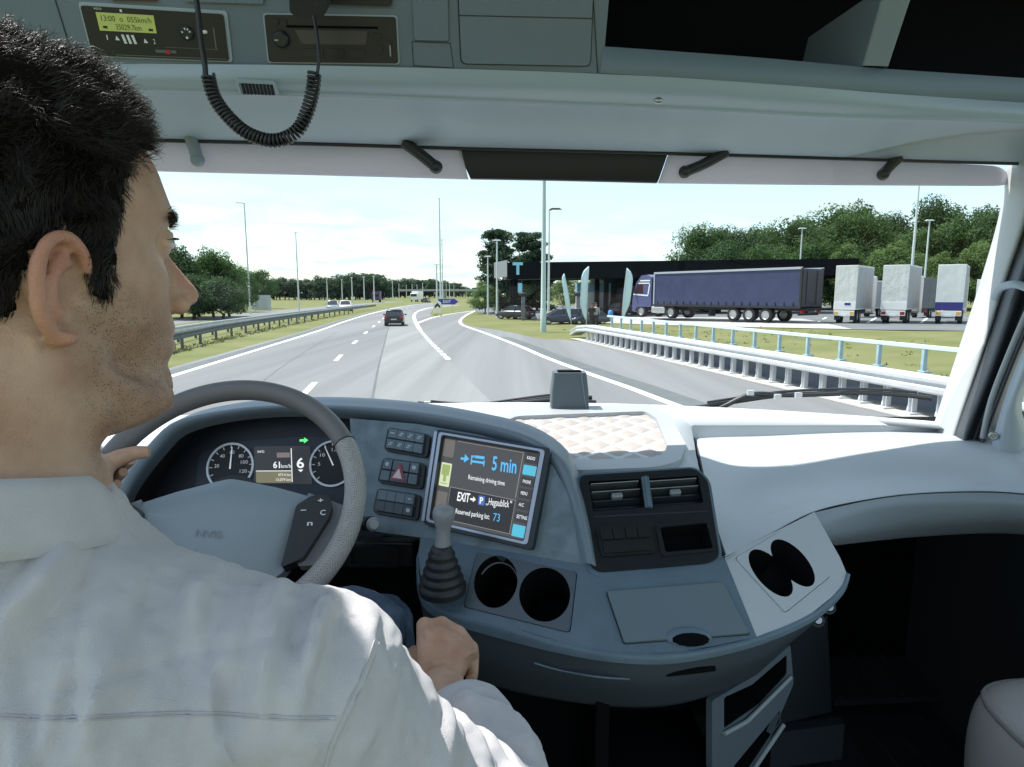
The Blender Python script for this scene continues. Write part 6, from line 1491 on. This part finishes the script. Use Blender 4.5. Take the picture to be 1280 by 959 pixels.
# lips, lids, eyes
for s in (-1, 1):
    body.tube([hw(s*.002, .0915, -.0595), hw(s*.013, .089, -.0605), hw(s*.024, .081, -.0645)], [.0048, .0042, .0015], 10)
    body.tube([hw(s*.0, .0915, -.0715), hw(s*.012, .089, -.0705), hw(s*.024, .081, -.0655)], [.0055, .0046, .0015], 10)
    body.ball(hw(s*.033, .0735, .005), .0125*HS)
    body.tube([hw(s*.017, .0785, .004), hw(s*.026, .086, .0105), hw(s*.036, .0845, .011), hw(s*.047, .073, .004)], .0035, 8)
# ears
EAX = {}
for s in (1, -1):
    def ew(a, c, d): # a forward, c up, d outward from the head
        base = Vector((s*.0725, -.004, -.028)); t = R(24)
        fw = Vector((-s*0-s*math.sin(t)*-1*-1, math.cos(t), 0)); fw = Vector((-s*math.sin(t), math.cos(t), -.12)).normalized()
        ow = Vector((s*math.cos(t), math.sin(t), 0)); up_ = Vector((0, .16, 1)).normalized()
        p = base+(fw*a+up_*c)*.93+ow*d; return hw(*p)
    outer = [(.012, .002, .004), (.010, .014, .0075), (.003, .026, .0105), (-.010, .0335, .012), (-.0225, .029, .0125), (-.029, .016, .0125), (-.0285, .0, .0115), (-.0245, -.013, .010), (-.016, -.023, .008), (-.005, -.0305, .0065)]
    body.tube(cr([ew(*q) for q in outer], 5), [.0036]*5+[.0042]*20+[.0046]*21, 10)
    anti = [(-.004, .019, .0075), (-.013, .015, .0095), (-.0185, .004, .0105), (-.0165, -.009, .010), (-.009, -.0155, .0085)]
    body.tube(cr([ew(*q) for q in anti], 5), [.0042]*21, 10)
    anti2 = [(-.006, .0255, .0075), (-.014, .0185, .0095), (-.0175, .010, .0102)]; body.tube(cr([ew(*q) for q in anti2], 4), .0036, 8)
    shell = [[ew(a*k*1.0-.009*(1-k), c*k+.0*(1-k), d*k+(-.004)*(1-k)-.0035) for a, c, d in outer] for k in (1.0, .8, .55, .3)]
    body.grid([resample(cr(r_, 4), 30) for r_ in shell]); body.grid([[p+HR @ Vector((-s*.0065, .004, 0)) for p in resample(cr(r_, 4), 30)] for r_ in shell], flip=True)
    body.ball(ew(-.004, -.0285, .0055), Vector((.0085, .0095, .0055)), rot=HR)
    body.ball(ew(.010, -.006, .002), Vector((.0035, .006, .004)), rot=HR)   # tragus
    body.ball(ew(-.013, .004, -.004), Vector((.009, .015, .022))*.55, rot=HR)  # back of the shell joins the head
    body.tube([ew(.013, .010, -.002), ew(.010, -.005, -.004), ew(.004, -.02, -.003)], .0055, 8)
# neck
NK = Vector((-.345, .395, 2.24))
def ellring(c, rx, ry, yaw=0, n=36, ty=0): 
    q = Matrix.Rotation(yaw, 3, 'Z'); return [c+q @ Vector((rx*math.cos(t), ry*math.sin(t), ty*math.sin(t))) for t in [2*math.pi*k/n for k in range(n)]]
body.ring([ellring(NK+Vector((0, .0, -.08)), .085, .08), ellring(NK+Vector((0, .0, 0)), .071, .070), ellring(NK+Vector((0, .006, .05)), .0655, .068), ellring(NK+Vector((.002, .015, .095)), .064, .069, HY), ellring(NK+Vector((.004, .03, .14)), .064, .07, HY), ellring(NK+Vector((.004, .045, .19)), .06, .065, HY)])
body.tube([hw(.069, -.022, -.05), hw(.066, -.02, -.08), NK+Vector((.052, .045, .03)), NK+Vector((.03, .08, -.02))], [.006, .009, .010, .009], 10)   # neck muscle
body.tube([hw(.058, .004, -.066), hw(.054, .024, -.088), hw(.042, .05, -.104), hw(.022, .070, -.112)], [.009, .0105, .011, .012], 10)  # jaw
body.tube([hw(-.058, .004, -.066), hw(-.054, .024, -.088), hw(-.042, .05, -.104), hw(-.022, .070, -.112)], [.011, .0115, .011, .012], 10)
body.ball(hw(0, .028, -.112), Vector((.044, .05, .022)), rot=HR); body.ball(hw(.0, .0, -.10), Vector((.052, .05, .032)), rot=HR); body.ball(hw(.03, .03, -.105), Vector((.026, .05, .022)), rot=HR); body.ball(hw(.045, .0, -.10), Vector((.022, .035, .035)), rot=HR)
# trunk and limbs
SHR, SHL = Vector((-.142, .405, 2.135)), Vector((-.545, .45, 2.13))
TC = Vector((-.345, .41, 0)); TY = R(-6)
def tsec(z, rx, ry, dy=0): return ellring(Vector((TC.x, TC.y+dy, z)), rx, ry, TY, 48)
body.ring([tsec(1.68, .16, .11), tsec(1.85, .16, .105), tsec(2.0, .18, .11), tsec(2.1, .185, .105), tsec(2.16, .16, .085), tsec(2.2, .10, .07)])
ELB = Vector((.000, .56, 1.915)); WR = P(548, 858, .765); ELL = Vector((-.70, .66, 1.98)); WL = P(92, 612, .93)
body.tube([SHR, SHR.lerp(ELB, .5)+Vector((-.002, -.004, -.034)), ELB+Vector((.004, -.006, -.02)), ELB.lerp(WR, .3), ELB.lerp(WR, .75), WR], [.050, .042, .037, .037, .032, .0285], 16)
body.tube([SHL, SHL.lerp(ELL, .5), ELL, ELL.lerp(WL, .3), WL], [.052, .048, .041, .043, .03], 16)
for s, hx in ((1, -.255), (-1, -.44)):
    kn_ = P(455, 768, .89) if s > 0 else Vector((-.62, .86, 1.93))
    body.tube([Vector((hx, .40, 1.70)), Vector((hx, .40, 1.70)).lerp(kn_, .5), kn_, Vector((kn_.x-.01, kn_.y+.1, 1.5)), Vector((kn_.x-.01, kn_.y+.14, 1.2)), Vector((kn_.x-.01, kn_.y+.3, 1.14))], [.075, .06, .038, .04, .034, .033], 14)
# right fist
KN = [P(531, 783, .825), P(552, 781, .835), P(573, 792, .825), P(588, 810, .808)]
ZF = Vector((0, .30, -1)).normalized()
for i, k in enumerate(KN):
    w0 = WR.lerp(P(548+(-14, -5, 6, 15)[i], 850, .77), 1.0)
    body.tube([w0, w0.lerp(k, .5)+Vector((0, 0, .004)), k], [.0145, .0135, .0118], 12)
    p1 = k+Vector((.002, .020, -.026))*(1, 1.08, 1, .8)[i]; p2 = p1+Vector((0, -.016, -.022))*(1, 1.05, 1, .85)[i]; p3 = p2+Vector((0, -.020, .004))
    body.tube([k, p1, p2, p3], [.0115, .0098, .0090, .0078], 12)
    body.ball(k+Vector((0, -.001, .001)), .0125-.0008*i)
body.ball(P(552, 812, .808)+Vector((0, .0, -.012)), Vector((.042, .036, .023)))
body.tube([P(534, 850, .772), P(515, 838, .782)+Vector((0, 0, -.004)), P(507, 822, .80)+Vector((0, 0, -.008)), P(517, 806, .825)+Vector((0, 0, -.012)), P(540, 800, .845)+Vector((0, 0, -.03))], [.0155, .0145, .0122, .0108, .009], 12)
body.tube([KN[0]+Vector((.0, .0, -.003)), KN[1]+Vector((0, 0, -.002)), KN[2]+Vector((0, 0, -.002)), KN[3]+Vector((0, 0, -.003))], [.0125, .0128, .0125, .011], 12)
body.tube([k+Vector((0, -.022, -.003)) for k in KN], [.0135, .0138, .0132, .012], 12)
# left hand on the rim
LH = P(138, 570, 1.0); 
rimp = lambda a: WC+(wr_*math.cos(R(a))+wu_*math.sin(R(a)))*RM
ak = 166
KL = [rimp(157)-wr_*.016+wn_*.012, rimp(163)-wr_*.022+wn_*.008, rimp(169)-wr_*.024+wn_*.002, rimp(175)-wr_*.022-wn_*.004]
for i, k in enumerate(KL):
    body.tube([WL+Vector((0, 0, .012-.008*i)), WL.lerp(k, .55)+wn_*.006, k], [.0155, .0145, .0125], 12)
    a_ = (157, 163, 169, 175)[i]; c_ = rimp(a_)
    body.tube([k, c_-wn_*.030-wr_*.012, c_-wn_*.030+wr_*.012, c_-wn_*.012+wr_*.027], [.0115, .0105, .0095, .008], 12)
tc_l = rimp(172)
body.tube([WL+Vector((.02, .03, -.004)), P(128, 582, .985), P(152, 571, 1.0), P(170, 566, 1.005), P(187, 565, 1.01)], [.018, .018, .0135, .0115, .0095], 12)
body.ball(P(120, 585, .975), Vector((.026, .034, .022)))

M_skin = mat('skin', (.6, .38, .27), .5, spec=.4, sub=.22)
stn = M_skin.node_tree; pb_ = stn.nodes['Principled BSDF']
at = stn.nodes.new('ShaderNodeAttribute'); at.attribute_name = 'stubble'; at2 = stn.nodes.new('ShaderNodeAttribute'); at2.attribute_name = 'blush'
tcs = stn.nodes.new('ShaderNodeTexCoord'); vs = stn.nodes.new('ShaderNodeTexVoronoi'); vs.inputs['Scale'].default_value = 760; stn.links.new(tcs.outputs['Object'], vs.inputs['Vector'])
rs = stn.nodes.new('ShaderNodeValToRGB'); rs.color_ramp.elements[0].position = .18; rs.color_ramp.elements[0].color = (1, 1, 1, 1); rs.color_ramp.elements[1].position = .42; rs.color_ramp.elements[1].color = (0, 0, 0, 1); stn.links.new(vs.outputs['Distance'], rs.inputs[0])
ns = stn.nodes.new('ShaderNodeTexNoise'); ns.inputs['Scale'].default_value = 140; ns.inputs['Detail'].default_value = 4; stn.links.new(tcs.outputs['Object'], ns.inputs['Vector'])
def mth(op, a, c): 
    n = stn.nodes.new('ShaderNodeMath'); n.operation = op
    for i, q in enumerate((a, c)):
        if isinstance(q, (int, float)): n.inputs[i].default_value = q
        else: stn.links.new(q, n.inputs[i])
    return n.outputs[0]
dots = mth('MULTIPLY', rs.outputs[0], mth('GREATER_THAN', ns.outputs[0], .44))
dotm = mth('MULTIPLY', mth('ADD', mth('MULTIPLY', dots, .75), .22), at.outputs['Fac'])
n2 = stn.nodes.new('ShaderNodeTexNoise'); n2.inputs['Scale'].default_value = 28; n2.inputs['Detail'].default_value = 5; stn.links.new(tcs.outputs['Object'], n2.inputs['Vector'])
r2_ = stn.nodes.new('ShaderNodeValToRGB'); r2_.color_ramp.elements[0].position = .3; r2_.color_ramp.elements[0].color = (.46, .265, .175, 1); r2_.color_ramp.elements[1].position = .7; r2_.color_ramp.elements[1].color = (.66, .44, .32, 1); stn.links.new(n2.outputs[0], r2_.inputs[0])
mb_ = stn.nodes.new('ShaderNodeMix'); mb_.data_type = 'RGBA'; mb_.inputs['B'].default_value = (.60, .25, .17, 1); stn.links.new(at2.outputs['Fac'], mb_.inputs['Factor']); stn.links.new(r2_.outputs[0], mb_.inputs['A'])
mm = stn.nodes.new('ShaderNodeMix'); mm.data_type = 'RGBA'; mm.inputs['B'].default_value = (.055, .045, .042, 1); stn.links.new(dotm, mm.inputs['Factor']); stn.links.new(mb_.outputs['Result'], mm.inputs['A'])
stn.links.new(mm.outputs['Result'], pb_.inputs['Base Color'])
n3 = stn.nodes.new('ShaderNodeTexNoise'); n3.inputs['Scale'].default_value = 620; n3.inputs['Detail'].default_value = 3; stn.links.new(tcs.outputs['Object'], n3.inputs['Vector'])
bps = stn.nodes.new('ShaderNodeBump'); bps.inputs['Strength'].default_value = .55; bps.inputs['Distance'].default_value = .0016; stn.links.new(n3.outputs[0], bps.inputs['Height']); stn.links.new(bps.outputs[0], pb_.inputs['Normal'])

def hairline(x, y):
    """height above which hair grows, in head units, by depth y"""
    pts = [(-.12, -.078), (-.06, -.07), (-.038, -.058), (-.026, -.036), (-.016, -.002), (-.004, .007), (.006, .004), (.012, -.030), (.026, -.030), (.030, .004), (.036, .026), (.044, .048), (.058, .064), (.072, .076), (.12, .084)]
    for (a, p), (c, q) in zip(pts[:-1], pts[1:]):
        if a <= y <= c: return p+(q-p)*(y-a)/(c-a)+.0035*noise.noise(Vector((x*120, y*160, 3)))
    return .09
DR = empty('person', (TC.x, TC.y, 1.62)); tag(DR, 'driver in a white shirt and blue jeans seen from behind, looking right through the windscreen', 'person')
def fuse(mbx, name, m, voxel, smooth_n, parent, disp=None, fac=.5):
    o = mbx.build('tmp', m, parent); md = o.modifiers.new('r', 'REMESH'); md.mode = 'VOXEL'; md.voxel_size = voxel; md.use_smooth_shade = True
    bpy.context.view_layer.update(); dg = bpy.context.evaluated_depsgraph_get()
    me = bpy.data.meshes.new_from_object(o.evaluated_get(dg)); old = o.data; o.modifiers.clear(); o.data = me; bpy.data.meshes.remove(old); me.name = name; o.name = name
    bm = bmesh.new(); bm.from_mesh(me)
    for _ in range(smooth_n): bmesh.ops.smooth_vert(bm, verts=bm.verts, factor=fac, use_axis_x=True, use_axis_y=True, use_axis_z=True)
    if disp:
        bm.normal_update(); off = wloc(parent); nv = [(v, v.co.copy(), v.normal.copy()) for v in bm.verts]
        for v, c, n in nv: v.co = c+disp(c+off, n)
    for f in bm.faces: f.smooth = True
    bm.to_mesh(me); bm.free()
    if not me.materials: me.materials.append(m)
    return o
bd = fuse(body, 'body', M_skin, .0019, 3, DR)
bm = bmesh.new(); bm.from_mesh(bd.data); off = wloc(DR); sel, sel2 = [], []
for v in bm.verts:
    p = v.co+off; q = hl(p)
    if (p-HC).length < .3 and not (abs(q.x) > .064 and -.05 < q.y < .022 and -.068 < q.z < .02):
        if q.z < -.05 and q.y < .075: sel.append(v)
        elif q.y < .06: sel2.append(v)
    if (p-KN[1]).length < .075 and p.z > KN[1].z-.03: sel2.append(v)
for _ in range(40): bmesh.ops.smooth_vert(bm, verts=sel, factor=.5, use_axis_x=True, use_axis_y=True, use_axis_z=True)
for _ in range(6): bmesh.ops.smooth_vert(bm, verts=sel2, factor=.5, use_axis_x=True, use_axis_y=True, use_axis_z=True)
bm.to_mesh(bd.data); bm.free()
me = bd.data; n = len(me.vertices); off = wloc(DR)
stb, bls = [], []
for v in me.vertices:
    p = v.co+off; q = hl(p); s_ = 0; bl_ = 0
    if -.2 < q.z < .14 and q.y > -.12 and (p-HC).length < .24:
        if q.z < .0:
            lim = -.018 - .032*sst(.02, .085, q.y)       # upper edge of the beard over the cheek
            s_ = sst(lim+.012, lim-.022, q.z)*sst(-.012, .022, q.y+ (.0))*sst(-.165, -.125, q.z)
            if abs(q.x) < .022 and q.z > -.048: s_ = 0
            if abs(q.x) < .026 and -.074 < q.z < -.055 and q.y > .08: s_ *= .1; bl_ = .5
        hd = q.z-hairline(q.x, q.y)
        if hd > -.02 and q.z > -.08 and not (abs(q.x) > .066 and -.05 < q.y < .022 and q.z < .018): s_ = max(s_, 1.5*sst(-.016, .002, hd))
        if abs(q.x) > .06 and -.02 < q.y < .036 and -.045 < q.z < .02 : s_ = max(s_, .75*sst(.036, .024, q.y)*sst(.008, .016, q.y))
        if abs(q.x) > .079 and -.045 < q.y < .012 and -.062 < q.z < .015: bl_ = .6
        if abs(q.x) < .022 and q.y > .1: bl_ = .35
    else:
        if (p-KN[1]).length < .06: bl_ = .12
    stb.append(s_); bls.append(bl_)
a_ = me.attributes.new('stubble', 'FLOAT', 'POINT'); a_.data.foreach_set('value', stb)
a_ = me.attributes.new('blush', 'FLOAT', 'POINT'); a_.data.foreach_set('value', bls)

# ---------------------------------------------------------------- hair
def thick(q):
    """hair volume above the scalp"""
    d = q.z-hairline(q.x, q.y); t = sst(0, .05, d)
    return .0012+.0042*t+(.024-.014*sst(.0, .08, q.y))*sst(.03, .10, q.z)*t
M_hair = mat('hair_dark', (.012, .010, .009), .45, spec=.45, col2=(.045, .037, .033), vscale=160)
cap = MB(); nn, lv = 120, 110; grid_ = []
for i in range(lv+1):
    z = .116+(-.085-.116)*(1-math.cos(math.pi*i/lv*.5))*1.0 if False else .1155-.2005*(i/lv)**1.15
    row = []
    for k in range(nn):
        q = headpt(z, 2*math.pi*k/nn); d = q.z-hairline(q.x, q.y)
        if d > 0:
            q2 = headpt(z, 2*math.pi*k/nn, thick(q)*.72+.0045*noise.noise(q*80)+.0016*noise.noise(q*230))
        else: q2 = headpt(z, 2*math.pi*k/nn, -.004)
        row.append(hw(*q2))
    grid_.append(row)
cap.grid(grid_, 1, True, cyc=True, flip=True); cap.add([grid_[0][k] for k in range(nn)], [tuple(range(nn))[::-1]], 1)
rd = random.Random(21)
def strand(b, p, dirs, L, w, seg=5, curl=0.3):
    """a thin three-sided tapering hair"""
    d = dirs.normalized(); s_ = d.cross(Vector((rd.uniform(-1, 1), rd.uniform(-1, 1), rd.uniform(-1, 1)))).normalized(); s2 = d.cross(s_)
    ph = rd.uniform(0, 6.28); am = curl*L*.28; pts = []
    drop = Vector((0, 0, -1))*L*.18
    for i in range(seg+1):
        t = i/seg; pts.append(p+d*L*t+s_*am*math.sin(t*4.2+ph)*t+s2*am*math.cos(t*3.4+ph)*t+drop*t*t)
    o = len(b.v); vs, fs = [], []
    for i, c in enumerate(pts):
        ww = w*(1-.8*(i/seg)**1.5)
        for j in range(3): a = j*2.0944; vs.append(c+(s_*math.cos(a)+s2*math.sin(a))*ww)
    for i in range(seg):
        for j in range(3): q = (j+1) % 3; fs.append((i*3+j, i*3+q, i*3+3+q, i*3+3+j))
    b.add(vs, fs, 0, True)
cnt = 0
while cnt < 32000:
    z = rd.uniform(-.085, .116); a = rd.uniform(0, math.pi*2)
    if rd.random() < .6: a = rd.uniform(.3, 2.9)
    q = headpt(z, a); d = q.z-hairline(q.x, q.y)+rd.gauss(0, .0035)
    if d < -.009 or (d < 0 and rd.random() > .3): continue
    if d < .012 and rd.random() > .35+d/.02: continue
    cnt += 1
    th_ = thick(q); q0 = headpt(z, a, th_*(.35+.4*rd.random())); q1 = headpt(z, a, .05); nrm = (HR @ (q1-q)).normalized()
    tp = sst(.02, .09, q.z)
    fl = HR @ Vector((.25*math.sin(q.x*90), .55+.6*sst(.0, .09, q.y), .15)).normalized()
    dn = Vector((0, 0, -1)); cm = fl*tp+(dn*.9+HR @ Vector((0, -.35, 0)))*(1-tp)
    lump = Vector((noise.noise(q*55), noise.noise(q*55+Vector((9, 0, 0))), noise.noise(q*55+Vector((0, 9, 0)))))
    L = (.0045+.0105*sst(-.004, .04, d)*(1-tp)+.014*tp)*rd.uniform(.7, 1.25)
    strand(cap, hw(*q0), nrm*(.35+.25*tp)+cm*1.0+lump*1.7, L, rd.uniform(.00022, .0004), 5, 1.0 if tp > .4 else .5)
hr_ = cap.build('hair', [M_hair, mat('hair_root', (.009, .0075, .0065), .95, spec=.05)], DR)
br_ = MB()
for s in (-1, 1):
    for k in range(300):
        t = rd.random(); x = .013+.042*t; z = .0195+.006*math.sin(t*2.4)-.004*t; 
        q = Vector((s*x, .0965-.0165*t-.006*t*t, z+rd.gauss(0, .0022)))
        strand(br_, hw(*q), HR @ Vector((s*(.7+.5*t), .55, .45+rd.gauss(0, .25))), rd.uniform(.005, .0085), .0003, 4, .3)
br_.build('eyebrow', M_hair, DR)
for s in (-1, 1):
    b = MB(); b.ball(hw(s*.0325, .0762, .0042), Vector((.0128, .0128, .0060)), rot=HR); ey_ = b.build('eye', mat('eye_white', (.62, .58, .55), .25), DR)
    b = MB(); b.ball(hw(s*.0325, .0858, .0042), Vector((.0050, .0035, .0048)), rot=HR); b.build('iris', mat('eye_iris', (.03, .018, .012), .15), ey_)
ls = MB()
for s in (-1, 1):
    for k in range(46):
        t = k/45; q = Vector((s*(.020+.026*t), .0875-.012*t*t, .0095-.004*abs(t-.4)))
        strand(ls, hw(*q), HR @ Vector((s*.5*t, 1, .12)), .008, .00025, 4, .2)
ls.build('eyelash', M_hair, DR)

# ---------------------------------------------------------------- shirt
shirt = MB()
CUFF = ELB.lerp(WR, .47)
shirt.ring([tsec(1.66, .185, .135), tsec(1.8, .19, .135), tsec(1.95, .205, .135), tsec(2.06, .213, .132, -.004), tsec(2.12, .203, .122, -.006), tsec(2.165, .185, .107, -.006), tsec(2.2, .150, .093, -.008), tsec(2.225, .115, .084, -.010), tsec(2.248, .091, .080, -.012), tsec(2.268, .080, .076, -.012)])
shirt.tube([SHR+Vector((-.05, 0, .012)), SHR+Vector((.0, .0, .004)), SHR.lerp(ELB, .35)+Vector((-.004, -.006, -.026)), SHR.lerp(ELB, .7)+Vector((-.002, -.006, -.036)), ELB+Vector((.008, -.008, -.022)), ELB.lerp(CUFF, .45), CUFF], [.062, .066, .064, .060, .058, .054, .050], 20)
shirt.tube([Vector((-.30, .398, 2.205)), Vector((-.26, .402, 2.192)), Vector((-.217, .405, 2.174)), Vector((-.167, .405, 2.150)), Vector((-.13, .405, 2.14))], [.05, .05, .051, .057, .060], 18)
shirt.tube([SHL+Vector((.05, 0, .012)), SHL, SHL.lerp(ELL, .4), ELL, ELL.lerp(WL, .5), ELL.lerp(WL, .8)], [.062, .068, .066, .06, .05, .045], 20)
def wrinkle(p, n):
    q = p
    f = .0062*noise.noise(Vector((q.x*10, q.y*10, q.z*7)))
    d1 = q.x*.8-q.z*.6+q.y*.3; d2 = q.x*.6+q.z*.8
    m1 = sst(-.15, .35, noise.noise(p*8+Vector((5, 0, 0)))); m2 = sst(-.1, .35, noise.noise(p*10+Vector((0, 7, 0))))
    f += .034*m1*max(0, noise.noise(Vector((d1*32, d2*6, q.y*6)))-.04)
    f += .028*m2*max(0, noise.noise(Vector((q.x*48+q.z*10, d2*9+4, q.y*10)))-.02)
    f += .0022*noise.noise(Vector((d1*75, d2*30, q.y*24)))+.0012*noise.noise(q*120)
    # pleats gathered along the yoke seam of the back
    if p.y < .40: f += .020*max(0, noise.noise(Vector((p.x*62, p.z*9, 3))))*math.exp(-((p.z-2.184)/.024)**2)-.0016*math.exp(-((p.z-2.1885)/.003)**2)
    da = (p-SHR).dot((ELB-SHR).normalized())
    if da > .02 and (p-SHR.lerp(ELB, .6)).length < .22:       # sleeve folds round the arm
        f += .0048*math.sin(da*95+7*noise.noise(p*14))*sst(.03, .12, da)
    return n*f
M_shirt = mat('shirt_cotton', (.62, .605, .64), .85, bump=.4, bscale=1500, sheen=.3, var=.07, vscale=22)
sh = fuse(shirt, 'shirt', M_shirt, .0032, 8, DR, wrinkle, .5)
# collar with a fold, standing higher at the back
def colring(rad, zb, zs, zf, ins=0, n=64):
    out = []
    for k in range(n):
        a = 2*math.pi*k/n; s_ = -math.sin(a); w_ = (1+s_)/2
        z = zf+(zs-zf)*min(1, w_*2) if w_ < .5 else zs+(zb-zs)*(w_-.5)*2
        wob = .0013*noise.noise(Vector((math.cos(a)*3, math.sin(a)*3, rad*60)))
        out.append(Vector((NK.x+(rad+wob)*math.cos(a), NK.y-.002+(rad*.98+wob)*math.sin(a), z)))
    return out
b = MB(); b.ring([colring(.0735, 2.262, 2.252, 2.20), colring(.0728, 2.292, 2.278, 2.225), colring(.0745, 2.3045, 2.286, 2.232), colring(.0775, 2.305, 2.2865, 2.231), colring(.0815, 2.297, 2.279, 2.222), colring(.0885, 2.274, 2.256, 2.195), colring(.0925, 2.262, 2.243, 2.18), colring(.0895, 2.261, 2.2425, 2.18), colring(.080, 2.285, 2.26, 2.20)], 0, True, cap=False); b.build('collar', M_shirt, sh)
# seams lie on the cloth
from mathutils.bvhtree import BVHTree
bvh = BVHTree.FromPolygons([v.co+off for v in sh.data.vertices], [tuple(p.vertices) for p in sh.data.polygons])
def onshirt(u, v, lift=.0001):
    d = ray(u, v).normalized(); h = bvh.ray_cast(CAM, d)
    return (h[0]+h[1]*lift) if h[0] is not None and h[0].y < .8 else None
M_stitch = mat('shirt_seam', (.50, .48, .52), .85)
b = MB()
for ln in ([(u, 893+3*math.sin(u*.02)) for u in range(-60, 430, 12)], [(u, 897.5+3*math.sin(u*.02)) for u in range(-60, 430, 12)], [(468, 800), (458, 830), (446, 858), (430, 890), (412, 930), (402, 965)], [(474, 803), (464, 833), (452, 861), (436, 893), (418, 933), (408, 966)]):
    pts = [onshirt(*q) for q in ln]; pts = [p for p in pts if p is not None]
    if len(pts) > 3: b.tube(cr(pts, 3), .0006, 5)
b.build('seam', M_stitch, sh)
# turned-back cuff
ax_ = (WR-ELB).normalized(); b = MB(); rings = []
s1_ = ax_.cross(Vector((0, 0, 1))).normalized(); s2_ = s1_.cross(ax_)
for t, r_ in ((-.012, .050), (-.012, .0535), (.004, .055), (.022, .0535), (.036, .049), (.042, .0455), (.041, .042), (.02, .040)):
    rings.append([CUFF+ax_*t+(s1_*math.cos(a)+s2_*math.sin(a))*(r_+.0022*noise.noise(Vector((math.cos(a)*2, math.sin(a)*2, t*40)))) for a in [2*math.pi*k/40 for k in range(40)]])
b.ring(rings, 0, True, cap=False); b.build('cuff', M_shirt, sh)
# ---------------------------------------------------------------- jeans
jn = MB(); jn.ring([tsec(1.62, .17, .14), tsec(1.72, .185, .14), tsec(1.80, .18, .128)])
for s, hx in ((1, -.255), (-1, -.44)):
    kn_ = P(455, 768, .89) if s > 0 else Vector((-.62, .86, 1.93))
    jn.tube([Vector((hx, .40, 1.70)), Vector((hx, .40, 1.70)).lerp(kn_, .5), kn_+Vector((0, -.02, 0)), kn_+Vector((0, .035, -.03)), Vector((kn_.x-.01, kn_.y+.1, 1.5)), Vector((kn_.x-.01, kn_.y+.14, 1.2))], [.10, .088, .070, .068, .065, .06], 18)
def jw(p, n): return n*(.003*noise.noise(p*16)+.003*(1-2*abs(noise.noise(p*22+Vector((3, 1, 0))))))
fuse(jn, 'jeans', mat('denim', (.035, .06, .11), .85, col2=(.075, .11, .17), vscale=60, bump=.3, bscale=900), .007, 4, DR, jw)
b = MB()
for s in (1, -1):
    kn_ = P(455, 768, .89) if s > 0 else Vector((-.62, .86, 1.93)); q = Vector((kn_.x-.01, kn_.y+.24, 1.135))
    b2 = MB(); b2.ball(q, Vector((.045, .13, .045))); b2.build('shoe', M_bp, DR)
# seat under the driver (below the picture)
e = empty('driver_seat', (TC.x, .42, 1.1)); tag(e, 'dark driver seat cushion under the man in the white shirt', 'seat')
b = MB(); b.box((TC.x, .44, 1.55), (.5, .5, .14)); b.build('cushion', M_void, e, bevel=.05, bseg=3); b = MB(); b.box((TC.x, .44, 1.3), (.36, .36, .4)); b.build('pedestal', M_void, e)
